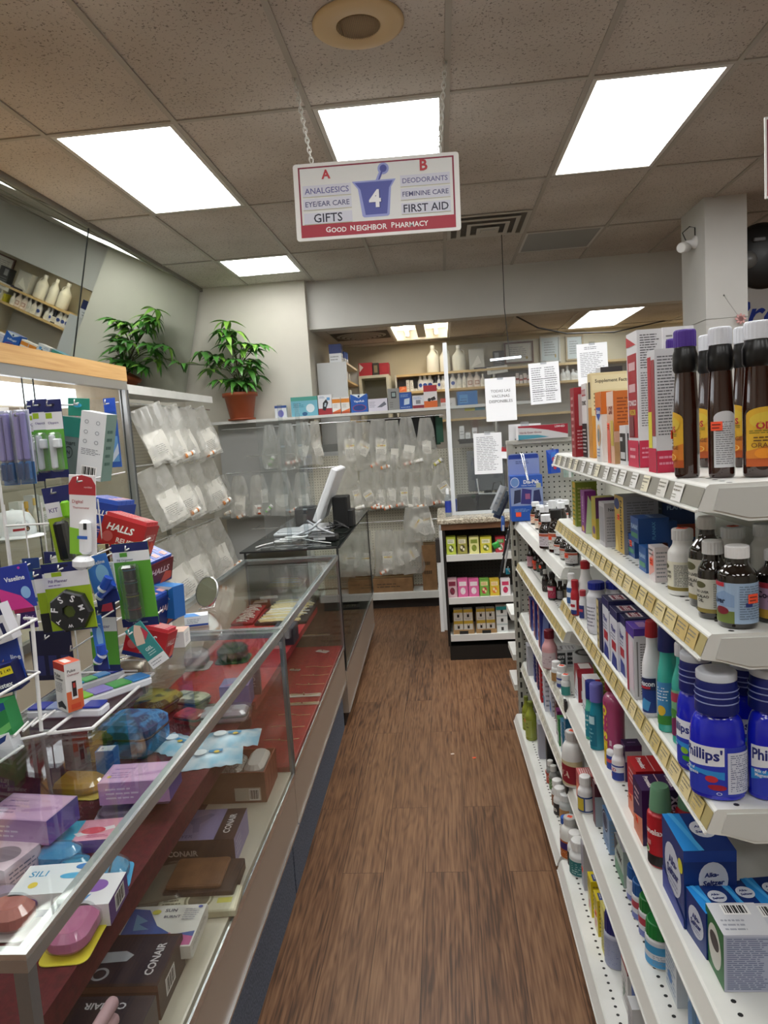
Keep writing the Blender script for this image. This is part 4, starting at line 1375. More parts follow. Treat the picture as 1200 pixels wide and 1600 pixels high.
def pouch(label, u, v_, w, d, h, col, cols, rz=0.0, z=SZ, name='zip_pouch', film=False, zipc='1e1c20', cat='pouch'):
    p = P(u, v_, 'z', z)
    t = thing(name, label, cat, (p.x, p.y, z), rz, 'pouches and gift packs on the maroon shelf')
    v = MB()
    m = grain('cloth_' + label[:18], cols[0], cols[1], 22, .6, detail=1, lo=.45, hi=.55) if cols else mat(col, .5)
    v.bbox((-w / 2, -d / 2, 0), (w / 2, d / 2, h), m, min(w, d) * .18, 4)
    v.build('pouch_body', t)
    v = MB()
    r = min(w, d) * .18
    pts = []
    for cx, cy, a0 in ((w / 2 - r, d / 2 - r, 0), (-w / 2 + r, d / 2 - r, 90), (-w / 2 + r, -d / 2 + r, 180), (w / 2 - r, -d / 2 + r, 270)):
        for i in range(4):
            a = math.radians(a0 + 30 * i)
            pts.append((cx + (r + .001) * math.cos(a), cy + (r + .001) * math.sin(a), h * .62))
    v.tube(pts, .0035, zipc, 6, True); v.build('zipper', t)
    if film:
        v = MB(); v.bbox((-w / 2 - .01, -d / 2 - .01, 0), (w / 2 + .01, d / 2 + .01, h + .006), BLIST, .02); v.build('plastic_wrap', t)
    return t


pouch('yellow and grey camouflage zip case beside the white wire rack', 240, 1112, .17, .15, .06, '8c8430', ('a39a3c', '55562e'), -.25)
pouch('dark yellow camouflage cosmetic bag, left of the blue one', 150, 1175, .18, .17, .09, '6a6428', ('8c8430', '3a3a22'), .1)
pouch('shiny blue round cosmetic bag on the maroon shelf', 212, 1170, .17, .16, .10, '1f6fae', ('2f8ed0', '16507e'), -.1)
pouch('black dotted pouch farther back on the maroon shelf', 250, 1040, .14, .12, .05, '2a2c30', ('4a4c50', '1c1d20'), .2)
pouch('pale banknote-print pouch on the maroon shelf', 296, 1103, .13, .09, .04, 'b9b49a', ('cfcab0', '7d7a66'), -.3)
pouch('small red quilted pouch on the maroon shelf', 300, 1128, .1, .07, .035, 'b23a40', ('c04048', '9a2a34'), -.4)
pouch('clear packed cosmetic case lying before the post, with yellow band', 352, 1124, .15, .08, .035, 'cfc6d0', ('d8d2da', 'b9a8b4'), .1, film=True)
for i, (u, v_, rz_) in enumerate(((330, 1185, .25), (360, 1155, .15), (278, 1165, -.5))):
    p = P(u, v_, 'z', SZ)
    t = thing('sachet', 'light blue foil sachet with a crimped edge, %s from the front glass' % ('nearest', 'next', 'farthest')[i], 'sachet', (p.x, p.y, SZ), rz_, 'light blue sachets on the maroon shelf')
    v = MB()
    n = 12
    top, bot = [], []
    for k in range(n + 1):
        s = k / n
        x = -.09 + .18 * s
        hgt = .014 * math.sin(PI * s) + .002
        top.append([(x, -.062 + .004 * math.sin(k * 3), .001), (x, -.03, hgt), (x, .0, hgt * 1.2), (x, .03, hgt), (x, .062 + .004 * math.sin(k * 3 + 1), .001)])
    v.loft(top, grain('ice_blue_foil', 'dbe9f2', '8cc2de', 16, .25, detail=2), False, False, True, False)
    v.loft([[(x, y, z * .1) for x, y, z in r] for r in top], mat('b8d4e6', .3), False, False, True, False)
    v.build('foil_pack', t)
    v = MB(); art(v, flat_map((-.06, -.02, .0205), (1, 0, 0), (0, 1, 0)), .1, .05, [('e', .3, .5, .2, .4, 'e6f0f6'), ('r', .55, .3, .95, .6, '2a8cc0'), ('e', .78, .3, .08, .16, 'e4c84a')]); v.build('print', t)
pk = {'T': [('r', .03, .05, .97, .95, 'dcb4d8'), ('t', 'SMOOTHER', .25, .7, .3, '8a68a8'), ('l', .1, .2, .4, .55, 3, 'a884b4'), ('p', [(.45, .35), (.85, .55), (.95, .5), (.9, .4), (.5, .28)], 'c89cc8'), ('e', .1, .3, .03, .06, 'e9d050')],
      'F': [('r', 0, 0, 1, 1, 'b48cc0'), ('l', .1, .2, .6, .8, 3, 'dccce4')], 'R': [('r', 0, 0, 1, 1, '5a4a9c')]}
for i, (u, v_, z_) in enumerate(((222, 1243, SZ), (222, 1239, SZ + .0555))):
    slab(('lower', 'upper')[i] + ' pink and violet hair tool box beside the yellow mitt', u, v_, z_, .17, .10, .055, 'c8a4cc', pk, .08)
for i, (u, v_, z_) in enumerate(((50, 1302, SZ), (50, 1296, SZ + .0555))):
    slab(('lower', 'upper')[i] + ' pink and violet hair tool box at the left edge of the shelf', u, v_, z_, .17, .11, .055, 'c8a4cc', pk, -.12)
slab('small blue ointment carton peeking from behind the pink boxes', 172, 1218, SZ, .05, .04, .09, '2f6cae', {'T': [('r', .1, .1, .9, .9, 'dce4ea'), ('t', '5', .3, .5, .15, '2f6cae')]}, .1)
slab('pink and blue shaver box lying before the violet boxes', 140, 1316, SZ, .14, .09, .03, 'e6a4b8', {'T': [('r', 0, 0, .35, 1, '4cb4d8'), ('p', [(.3, .35), (.9, .65), (.95, .5), (.4, .2)], 'f0e8ec'), ('e', .6, .45, .2, .16, 'e05a6a'), ('l', .55, .1, .95, .25, 2, 'c04a7a')], 'F': [('r', 0, 0, 1, 1, '6a3f94')]}, .12)
slab('white silicone care box with a blue oval and purple end', 92, 1408, SZ, .15, .10, .05, 'e9edf1', {'T': [('t', 'SILI', .22, .68, .24, '4a9ac8'), ('e', .72, .55, .18, .1, '5ab0dc'), ('e', .25, .3, .06, .1, 'e9d050'), ('e', .8, .85, .12, .1, '4a86c8')], 'R': [('r', 0, 0, 1, 1, '5a3a80'), ('bar', .5, .2, .9, .9)], 'F': [('r', 0, 0, 1, .35, '5a3a80'), ('e', .3, .65, .1, .2, '8a5ab0')]}, .1)
slab('white box with a purple oval just inside the front glass', 152, 1422, SZ, .09, .10, .045, 'eceaf0', {'T': [('e', .5, .6, .25, .2, '8f62b8'), ('p', [(.05, .1), (.5, .35), (.4, .1)], '4a90d0')], 'R': [('r', 0, 0, 1, 1, '5a3a80'), ('bar', .3, .15, .8, .9)]}, .1)
slab('pale pink window box at the left edge of the shelf', 5, 1375, SZ, .12, .10, .06, 'd9c0cc', {'T': [('e', .6, .5, .3, .3, '8a7a84')], 'R': [('l', .1, .2, .9, .8, 4, '77708a')]}, -.2)


def blister_toy(label, u, v_, w, d, h, col, col2, rz=0, z=SZ, r=.3):
    p = P(u, v_, 'z', z)
    t = thing('blister_pack', label, 'pack', (p.x, p.y, z), rz, 'pouches and gift packs on the maroon shelf')
    v = MB(); v.bbox((-w / 2, -d / 2, 0), (w / 2, d / 2, .003), mat(col2, .5), min(w, d) * .2, 4); v.build('backing_card', t)
    v = MB(); v.bbox((-w * .42, -d * .42, .0032), (w * .42, d * .42, h), mat(col, .35), min(w, d) * r, 5); v.build('contents', t)
    v = MB(); v.bbox((-w * .45, -d * .45, .0031), (w * .45, d * .45, h + .004), BLIST, min(w, d) * r, 5); v.build('blister', t)
    return t


blister_toy('yellow-orange shower mitt on the maroon shelf', 120, 1234, .19, .11, .035, 'e0a828', 'd8c060', -.1, SZ, .42)
blister_toy('blister pack with a mauve compact, left', 28, 1312, .07, .07, .04, '8a4a8c', 'c4a8c8', .1, SZ, .45)
blister_toy('blister pack with a white tape dispenser on a yellow card', 68, 1328, .07, .07, .04, 'd8d6c8', 'd8c860', .1, SZ, .45)
blister_toy('clear pouch of lilac hair clips below the violet boxes', 190, 1270, .12, .08, .018, 'b49ab8', 'd0c4d4', .2, SZ, .3)
blister_toy('sky blue plastic case on the shelf near the front glass', 95, 1352, .11, .07, .045, '4aa4d8', '4aa4d8', .0, SZ, .4)
blister_toy('small white and blue round container on the shelf', 118, 1362, .07, .05, .03, '3a9cc4', 'dfe8ec', .3, SZ, .45)
blister_toy('light blue rounded soap case against the front glass', 176, 1372, .08, .10, .03, '4cacdc', '4cacdc', .3, SZ, .45)
blister_toy('pink and yellow plastic pencil case against the front glass', 118, 1470, .09, .13, .045, 'd878a8', 'd8c838', .1, SZ, .35)
blister_toy('salmon and white blister pack at the left edge of the counter', 18, 1448, .11, .09, .05, 'd88478', 'd8d0d0', .0, SZ, .4)
blister_toy('lilac blister pack at the lower left corner of the counter', 14, 1415, .1, .07, .03, '9a88a8', 'cfc4d4', .0, SZ, .3)
slab('violet carton with a pink corner near the counter post', 372, 1098, SZ, .10, .09, .075, '7a6aa8', {'T': [('p', [(.1, .1), (.6, .5), (.7, .3)], 'c04a7a'), ('l', .3, .6, .8, .8, 2, 'b4a8d0')], 'F': [('r', 0, 0, 1, 1, '8a7ab8')]}, .1)
slab('dark wine red carton behind the violet carton', 398, 1082, SZ, .05, .05, .09, '6a1c34', {'F': [('t', 'IVORY', .5, .7, .7, 'd8a8b4', 90)]}, .2)
t = thing('pink_glove', 'pale pink glove fingers pressed on the front glass, lower left', 'glove', (-.645, 1.0, .62), .2)
for k in range(4):
    v = MB(); v.tube([(.0, -.05, .02 * k - .02), (.03, 0, .022 * k - .02), (.048, .045 + .006 * (k % 2), .026 * k - .022)], .011, mat('c9a4ac', .6), 10); v.ball((.048, .045 + .006 * (k % 2), .026 * k - .022), .011, mat('c9a4ac', .6), 10, 6); v.build('finger', t)
v = MB(); v.bbox((-.05, -.10, -.16), (.005, -.04, .07), mat('c9a4ac', .6), .02); v.build('palm', t)
blister_toy('red canvas pouch with faint lettering under the wire rack', 185, 1110, .14, .11, .03, '8e2a30', '8e2a30', -.3)
blister_toy('stack of clear packs with pink edges at the back of the shelf', 300, 1042, .16, .12, .07, 'b9a4a8', 'c4b4b4', .1)
blister_toy('large dark green packed case at the far end of the shelf', 365, 1030, .14, .14, .06, '39483c', '39483c', .1)
# ------------------------------------------------------------------ things on the glass counters
def proj_r(p, wpx):
    return wpx / 2 * (Vector(p) - EYE).dot(_f) / FOCAL


# monitor and cash desk things on the far counter
CT = 1.0085
t = thing('monitor', 'white-backed monitor tilted on a black stand on the far glass counter', 'monitor', (-.86, 4.62, CT + .0))
v = MB(); v.T = Matrix.Translation((.03, 0, .06)) @ Matrix.Rotation(math.radians(24), 4, 'Y'); v.bbox((-.022, -.2, 0), (.022, .2, .36), mat('dcdfe2', .35), .012); v.build('casing', t)
v = MB(); v.T = Matrix.Translation((.03, 0, .06)) @ Matrix.Rotation(math.radians(24), 4, 'Y'); v.box((-.024, -.18, .03), (-.0222, .18, .335), mat('16181c', .1)); v.build('screen', t)
v = MB(); v.bbox((.12, -.05, .0), (.22, .12, .2), mat('101112', .5), .01); v.bbox((.21, -.04, .0), (.25, .10, .11), mat('161718', .5), .01); v.build('stand', t)
v = MB(); v.bbox((-.12, -.18, 0), (.11, .16, .012), mat('d0d3d6', .4), .02); v.build('foot', t)
t = thing('card_terminal', 'black card terminal with a white label on the far glass counter', 'terminal', (-.72, 4.02, CT), -.1)
v = MB(); v.bbox((-.09, -.045, 0), (.09, .045, .035), mat('161718', .4), .012); v.build('housing', t)
v = MB(); v.box((-.04, -.0462, .012), (.03, -.0452, .026), 'c9cbcc'); v.build('label_strip', t)
t = thing('scanner_stand', 'grey crossed scanner stand arms lying behind the card terminal', 'stand', (-.80, 4.15, CT), .3)
v = MB(); v.tube([(-.14, -.05, .02), (.0, .0, .06), (.06, .03, .10)], .008, mat('b9bcc0', .4), 8); v.build('arm', t)
v = MB(); v.tube([(-.02, .06, .10), (.05, -.0, .05), (.12, -.06, .02)], .007, mat('a4a7ab', .4), 8); v.build('arm', t)
t = thing('cable_coil', 'coil of white cable on the edge of the far glass counter', 'cable', (-.95, 3.98, CT))
v = MB(); v.tube([(.055 * math.cos(a / 8 * PI) + .1 * (a / 50), .035 * math.sin(a / 8 * PI), .01 + .0006 * a) for a in range(50)], .006, mat('e6e6e4', .5), 6); v.build('coil', t)
v = MB(); v.tube([(-.05, 0, .01), (-.10, -.05, .006), (-.12, -.12, .006)], .004, mat('e6e6e4', .5), 6); v.tube([(.1, .0, .03), (.2, -.04, .012), (.3, -.1, .006)], .003, mat('d6d6d4', .5), 6); v.build('lead', t)
t = thing('receipt_printer', 'small black receipt printer left of the monitor on the far counter', 'printer', (-.98, 4.95, CT), .1)
v = MB(); v.bbox((-.08, -.1, 0), (.07, .1, .11), mat('191a1c', .4), .012); v.build('housing', t)
v = MB(); v.box((-.05, -.08, .1102), (.05, .03, .118), '2b2c2f'); v.build('paper_cover', t)
t = thing('keyboard_tray', 'pale grey document tray under the monitor on the far counter', 'tray', (-.96, 4.42, CT), .05)
v = MB(); v.bbox((-.12, -.13, 0), (.10, .13, .018), mat('c4c7ca', .4), .02); v.bbox((-.1, -.11, .0181), (.08, .11, .024), mat('aeb1b4', .4), .015); v.build('tray_body', t)
t = thing('wire_bundle', 'tangle of black wires beside the monitor stand', 'cable', (-.70, 4.42, CT))
v = MB()
r = random.Random(5)
for i in range(6):
    v.tube([(r.uniform(-.1, .02), r.uniform(-.06, .06), .006 + .006 * i), (r.uniform(-.05, .06), r.uniform(-.06, .06), .02 + .008 * i), (r.uniform(.0, .1), r.uniform(-.05, .08), .006 + .004 * i)], .0045, '141414', 6)
v.build('cable', t)
t = thing('sneeze_guard', 'clear acrylic sneeze guard on posts at the near edge of the far counter', 'screen', (-.87, 3.83, CT))
v = MB(); v.box((-.13, -.003, .012), (.16, .003, .70), ACRYL); v.build('panel', t)
v = MB(); v.box((-.16, -.02, 0), (.17, .02, .0115), ACRYL); v.build('foot', t)
for x in (-.01, .085):
    v = MB(); v.box((x, .004, .012), (x + .022, .02, .78), ACRYL); v.box((x, .0205, .2), (x + .022, .0225, .21), 'dfe3e6'); v.box((x, .0205, .55), (x + .022, .0225, .56), 'dfe3e6'); v.build('post', t)

# round shaving mirror and small cartons near the seam of the glass counters
GT = .9705
t = thing('table_mirror', 'small round chrome mirror leaning on the second glass counter', 'mirror', P(322, 952, 'z', GT) + Vector((0, .03, 0)), -.5)
v = MB(); v.T = Matrix.Translation((0, 0, .062)) @ Matrix.Rotation(math.radians(70), 4, 'X'); v.lathe([(.001, -.004), (.058, -.004), (.062, 0), (.058, .005)], STEEL, 32, cap=False); v.build('rim', t)
v = MB(); v.T = Matrix.Translation((0, 0, .062)) @ Matrix.Rotation(math.radians(70), 4, 'X'); v.lathe([(.056, .003), (.0001, .0031)], MIR, 32, cap=False); v.build('glass', t)
v = MB(); v.tube([(-.03, .0, .003), (0, -.05, .003), (.03, .0, .003), (.0, .045, .03), (-.03, 0, .003)], .0025, STEEL, 6); v.build('wire_foot', t)

RDH, BLH = 'b01c24', '1c3c94'


def halls(label, u, v_, Y, w, d, h, rot, col, sub, cells=4, lid=False):
    p = P(u, v_, 'y', Y)
    t = thing('lozenge_carton', label, 'box', p, 0, 'cough drop display cartons', rot)
    v = MB()
    m = mat(col, .4)
    v.box((-w / 2, -d / 2, 0), (w / 2, d / 2, h * .9), m)
    f = flat_map((-w / 2, -d / 2, 0), (1, 0, 0), (0, 0, 1))
    art(v, f, w, h * .9, [('r', 0, 0, 1, .14, '1a2a6c'), ('t', 'HALLS', .44, .72, .62, 'f4f2f0', 0, .06, .2), ('t', sub, .62, .38, .42, 'f0dcd8', 0, .05), ('l', .4, .16, .85, .28, 2, 'e0a8a4'), ('e', .2, .42, .12, .16, 'c85a5a')])
    f = flat_map((w / 2, -d / 2, 0), (0, 1, 0), (0, 0, 1))
    art(v, f, d, h * .9, [('r', 0, 0, 1, .14, '1a2a6c'), ('t', 'HALLS', .5, .62, .7, 'e8c8c4', 0, .05, .2), ('p', [(.5, .02), (.95, .1), (.95, .4), (.7, .5)], 'd85a48')])
    v.build('tray_box', t)
    for k in range(cells):
        y0 = -d / 2 + .004 + (d - .008) * k / cells
        q = MB(); q.box((-w / 2 + .005, y0 + .001, h * .3), (w / 2 - .005, y0 + (d - .008) / cells - .001, h * 1.0), mat('d8404a' if col == RDH else '3a62c4', .35))
        art(q, flat_map((-w / 2 + .005, y0, h), (1, 0, 0), (0, 1, 0)), w - .01, (d - .008) / cells, [('t', 'HALLS', .3, .5, .35, 'f2d4d2', 0, .04), ('r', .6, .25, .9, .75, 'f0b8b4')], lift=.0008)
        q.build('lozenge_pack', t)
    return t


halls('red cough drop carton tilted forward at the top of the wire rack', 193, 862, 1.96, .125, .11, .105, (math.radians(-6), math.radians(20), math.radians(3)), RDH, 'RELIEF')
halls('blue cough drop carton standing behind the red one on the rack', 166, 838, 2.10, .10, .13, .12, (math.radians(-4), math.radians(14), math.radians(0)), BLH, 'MENTHO')
halls('red cough drop carton low on the rack beside the teal skin-care card', 230, 1024, 1.90, .115, .09, .09, (math.radians(-8), math.radians(16), math.radians(3)), RDH, 'RELIEF')
halls('half hidden maroon cough drop carton above the blue cartons', 232, 905, 2.15, .09, .11, .09, (math.radians(8), math.radians(20), math.radians(-20)), '6a1a1e', 'RELIEF', 3)
halls('dark blue cough drop carton between the pill jar card and the vapour box', 240, 972, 2.1, .09, .12, .11, (math.radians(4), math.radians(12), math.radians(-12)), '1a2c74', 'MENTHO', 3)


def tilt_box(label, u, v_, Y, w, d, h, col, faces, rot, name='carton', cat='box', group=None):
    p = P(u, v_, 'y', Y)
    return carton(label, p, w, d, h, col, faces, 0, group, name, cat, None, rot)


tilt_box('blue and white vapour drops carton with a slanted flap, near the round mirror', 262, 962, 2.12, .10, .05, .10, '2f7fd0', {'F': [('p', [(0, 1), (1, 1), (.35, .62), (0, .72)], 'd8e8f4'), ('t', 'VapoCOOL', .58, .52, .62, 'f4f6f8', 25, .05), ('p', [(.0, .0), (.55, .0), (.3, .35), (0, .3)], '5a5a8c'), ('e', .35, .78, .09, .08, 'd23a3a'), ('p', [(.62, .88), (.82, .92), (.8, .72), (.7, .68)], '1f6a5a')], 'R': [('r', 0, 0, 1, 1, '2a6ab8')], 'T': [('r', 0, 0, 1, 1, '3f8fdc')]}, (0, math.radians(2), math.radians(-20)))
slab('small white carton with a blue underside before the round mirror', 308, 975, GT, .08, .06, .035, 'e2e6ea', {'F': [('l', .1, .3, .7, .8, 3, '8f9aa8'), ('r', 0, 0, 1, .2, '2a4a9c')], 'R': [('l', .2, .3, .8, .8, 3, 'a0a8b0')], 'T': [('p', [(0, 0), (.7, 0), (.4, .8), (0, .9)], '3f86cc')]}, .3, group='cartons on the glass counter tops')
slab('peach-topped white ointment carton at the seam of the glass counters', 268, 1008, GT, .105, .07, .05, 'e6e2de', {'F': [('l', .1, .55, .9, .85, 3, 'a8a4a4'), ('bar', .08, .12, .5, .5)], 'R': [('l', .2, .2, .8, .8, 5, '9a98a0')], 'T': [('r', .0, .0, 1, 1, 'ecc8b4')]}, .1, group='cartons on the glass counter tops')
slab('open carton flaps of pale card behind the peach-topped carton', 252, 992, GT, .07, .05, .06, 'd9d2cc', {'F': [('p', [(.1, 0), (.5, .0), (.9, 1), (.6, .9)], 'e8c4b4'), ('e', .7, .4, .25, .3, 'eef0f2')]}, .2, group='cartons on the glass counter tops')

# white wire display rack
b0, b1, b2, b3 = [P(u, v_, 'z', GT + .006) for u, v_ in ((75, 1146), (144, 1138), (240, 1052), (196, 1054))]
t = thing('wire_display_rack', 'white wire counter rack full of hanging first-aid cards at the left', 'rack', (b1.x, b1.y, GT))
O = Vector((b1.x, b1.y, GT))
v = MB(); v.tube([q - O for q in (b0, b1, b2, b3)], .004, WIREW, 8, True); v.build('base_loop', t)
BK = 1.90
post_x = (-1.24, -1.02)
for k, x in enumerate(post_x):
    v = MB(); v.tube([(x - O.x, BK - O.y, .004), (x - O.x, BK - O.y, (.80, .62)[k])], .004, WIREW, 8); v.build('post', t)
for k, z in enumerate((.006, .16, .30, .44, .60, .72)):
    v = MB(); v.tube([(-1.24 - O.x, BK - O.y, z), ((-.90 if z < .4 else -1.02) - O.x, BK - O.y, z)], .0028, WIREW, 8); v.build('crossbar', t)
v = MB()
for k in range(6):
    x = -1.24 + .055 * k
    v.tube([(x - O.x, BK - O.y + .008, .01), (x - O.x, BK - O.y + .008, .50)], .002, WIREW, 6)
v.build('grid', t)


for (u, v_, y_, w_) in ((193, 866, 1.96, .07), (166, 842, 2.10, .06), (230, 1028, 1.90, .06), (232, 910, 2.15, .05), (240, 976, 2.10, .05)):
    p = P(u, v_, 'y', y_) - O
    v = MB(); v.tube([(-1.02 - O.x, BK - O.y, p.z - .01), (p.x - w_, p.y, p.z - .004), (p.x + w_ * .6, p.y + .02, p.z - .012), (p.x - w_ * .2, p.y + .06, p.z - .004), (-1.02 - O.x, BK - O.y, p.z - .004)], .0022, WIREW, 6); v.build('tray_wire', t)


def hook_at(u, v_, Y0, par=t, O=O):
    p = P(u, v_, 'y', Y0)
    q = MB()
    a = Vector((p.x, Y0 - .02, p.z + .012)) - O
    c = Vector((p.x, Y0 - .025, p.z)) - O
    bk = Vector((p.x, BK - .004, p.z + .008)) - O
    q.tube([bk, c, a], .0021, WIREW, 6)
    q.build('hook', par)


def card(label, u0, v0, u1, v1, Y, col, els, extra=None, yaw=0.0, roll=0.0, film=True, name='blister_card', cat='card', thick=.0016, hook=True):
    """a hanging card filling the photo area (u0, v0)-(u1, v1) at distance Y"""
    a = P((u0 + u1) / 2, v0, 'y', Y)
    b_ = P((u0 + u1) / 2, v1, 'y', Y)
    l_ = P(u0, (v0 + v1) / 2, 'y', Y)
    r_ = P(u1, (v0 + v1) / 2, 'y', Y)
    W, H = (r_ - l_).length, (a - b_).length
    t2 = thing(name, label, cat, a, 0, 'hanging cards on the wire rack', (0, roll, yaw))
    v = MB()
    v.bbox((-W / 2, -thick, -H), (W / 2, thick, 0), mat(col, .4), .0015, 1)
    art(v, flat_map((-W / 2, -thick, -H), (1, 0, 0), (0, 0, 1)), W, H, els)
    v.build('backing_card', t2)
    if extra:
        extra(t2, W, H)
    if hook:
        hook_at((u0 + u1) / 2, v0 + 10, Y)
    return t2


NV, LIME, GRN2 = '1b2360', '9ab820', '5ea63a'


def organizer_els(name, green=GRN2, low=True):
    return [('r', 0, 0, 1, .10 if low else .03, NV), ('r', 0, .10 if low else .03, 1, .62, green), ('r', 0, .62, 1, .84, 'e9e9ee'), ('r', 0, .84, 1, 1, NV), ('r', .06, .76, .42, .83, LIME), ('t', name, .45, .70, .6, '5a4a86', 0, .02), ('e', .5, .93, .14, .02, '0d1030')]


def ext_clip(t2, W, H):
    v = MB(); v.bbox((-W * .28, -.022, -H * .88), (W * .02, -.0018, -H * .45), mat('e8ebee', .3), .006); v.bbox((-.0, -.03, -H * .62), (W * .38, -.0018, -H * .5), mat('dfe4e8', .3), .006); v.build('clip', t2)
    v = MB(); v.bbox((-W * .34, -.026, -H * .92), (W * .42, -.0017, -H * .42), BLIST, .01); v.build('blister', t2)


card('green nail clipper card nearest the lilac combs in the upper row', 42, 626, 56, 752, 1.80, NV, organizer_els('Clip'), ext_clip, .2)
card('green nail clipper card, middle of the three in the upper row', 48, 624, 72, 748, 1.77, NV, organizer_els('Clippers'), ext_clip, .1)
card('green nail clipper card, right of the three in the upper row', 68, 624, 94, 746, 1.74, NV, organizer_els('Clippers'), ext_clip, .1)


def ext_comb(t2, W, H):
    for k in range(2):
        v = MB(); x = -W * .22 + W * .42 * k
        v.bbox((x - W * .18, -.022, -H * .68), (x + W * .18, -.002, -H * .04), mat('8f86c4' if k else 'a096cc', .35), .008); v.build('handle', t2)
        v = MB(); v.bbox((x - W * .16, -.02, -H * .94), (x + W * .16, -.002, -H * .69), mat('2f6fae', .3), .006)
        for i in range(6):
            v.box((x - W * .15 + W * .05 * i, -.0215, -H * .93), (x - W * .15 + W * .05 * i + W * .02, -.0201, -H * .72), '1d4a84')
        v.build('comb_teeth', t2)
    v = MB(); v.bbox((-W * .48, -.026, -H * .99), (W * .48, -.0017, -H * .01), BLIST, .006); v.build('sleeve', t2)


card('clear pack of lilac and blue combs at the left edge of the upper row', -6, 642, 18, 758, 1.72, 'cfd2e4', [('r', 0, 0, 1, .3, '3a78b4')], ext_comb, .1)
card('clear pack of lilac and blue combs left of the green clipper cards', 21, 640, 44, 756, 1.72, 'cfd2e4', [('r', 0, 0, 1, .3, '3a78b4')], ext_comb, .1)
c0 = P(141, 752, 'y', 1.80)
tilt_box('white-backed carton with a barcode tilted on the upper hook', 146, 748, 1.78, .072, .045, .172, 'e3e6ea', {'F': [('l', .12, .36, .9, .46, 4, '7a7e88'), ('bar', .18, .05, .82, .2), ('o', .25, .85, .08, .03, .3, '9aa0a8'), ('o', .7, .85, .08, .03, .3, '9aa0a8'), ('o', .25, .7, .08, .03, .3, '9aa0a8'), ('o', .7, .7, .08, .03, .3, '9aa0a8'), ('o', .25, .56, .08, .03, .3, '9aa0a8'), ('o', .7, .56, .08, .03, .3, '9aa0a8')], 'R': [('r', 0, 0, 1, 1, '7e9a90'), ('l', .2, .2, .8, .8, 5, '4a6a60')]}, (0, math.radians(13), math.radians(-8)), 'hanging_carton')
tilt_box('teal and grey carton behind the white-backed carton on the upper hook', 112, 745, 1.84, .062, .045, .16, '6f7f7c', {'F': [('r', 0, .68, 1, 1, '2a8474'), ('t', 'Smart', .5, .58, .6, '1d2a28'), ('o', .5, .42, .2, .1, .15, '2a3432'), ('t', 'N', .5, .42, .14, '2a3432', 0, .05)], 'L': [('r', 0, 0, 1, 1, 'e8e8e6')]}, (0, math.radians(11), math.radians(-4)), 'hanging_carton')
card('blue foil strip pack right of the tilted cartons in the upper row', 161, 622, 180, 730, 1.84, '2f62b8', [('r', 0, .8, 1, 1, '2a5ad0'), ('r', .1, .08, .9, .45, '6fa8dc'), ('p', [(.1, .1), (.9, .35), (.9, .2), (.3, .08)], 'dce8f4')], None, -.1)
card('green-topped hang tab of the teal carton in the upper row', 106, 622, 140, 650, 1.87, '2a8a74', [('e', .45, .6, .2, .12, '3fb4e0')], None, 0, .1)


def ext_case(t2, W, H):
    v = MB(); v.bbox((-W * .3, -.03, -H * .97), (W * .2, -.0018, -H * .45), mat('18191c', .25), .012); v.build('case_body', t2)
    v = MB(); v.bbox((W * .0, -.035, -H * .97), (W * .38, -.0019, -H * .42), BLIST, .012); v.build('blister', t2)
    v = MB(); v.bbox((W * .05, -.02, -H * .42), (W * .38, -.0018, -H * .2), mat('7fc42a', .3), .01); v.build('green_bulb', t2)


card('lime card with a black pill crusher case left of the thermometer', 66, 760, 110, 878, 1.72, LIME, [('r', 0, .78, 1, 1, NV), ('r', .0, .6, .5, .8, 'e4e4ea'), ('t', 'KIT', .25, .7, .3, '5a4a86')], ext_case, .15, -.10)


def ext_therm(t2, W, H):
    v = MB(); v.bbox((.0, -.03, -H * .98), (W * .42, -.002, -H * .55), mat('eef0f4', .25), .014, 4); v.box((.002, -.0308, -H * .78), (W * .4, -.0302, -H * .74), '3a6ac0'); v.box((W * .26, -.0309, -H * .66), (W * .38, -.0303, -H * .58), '2a2c30'); v.build('thermometer', t2)
    v = MB(); v.bbox((-.01, -.05, -H * 1.16), (W * .52, .0, -H * 1.0), mat('e2e4e8', .3), .02, 4); v.build('base_dock', t2)


tcard = card('thermometer card with a red rounded top and lime foot', 107, 742, 150, 866, 1.66, 'eceaec', [('p', [(0, .75), (0, .88), (.15, .97), (.5, 1), (.85, .97), (1, .88), (1, .75)], 'b23038'), ('t', 'Digital', .32, .66, .4, 'b04a50', 0, .02), ('t', 'Thermometer', .45, .59, .62, 'b04a50', 0, .02), ('p', [(0, 0), (.45, 0), (.4, .32), (0, .34)], '8cc63a'), ('t', 'veridian', .72, .85, .3, 'e8c8c8')], ext_therm, -.05, .10)


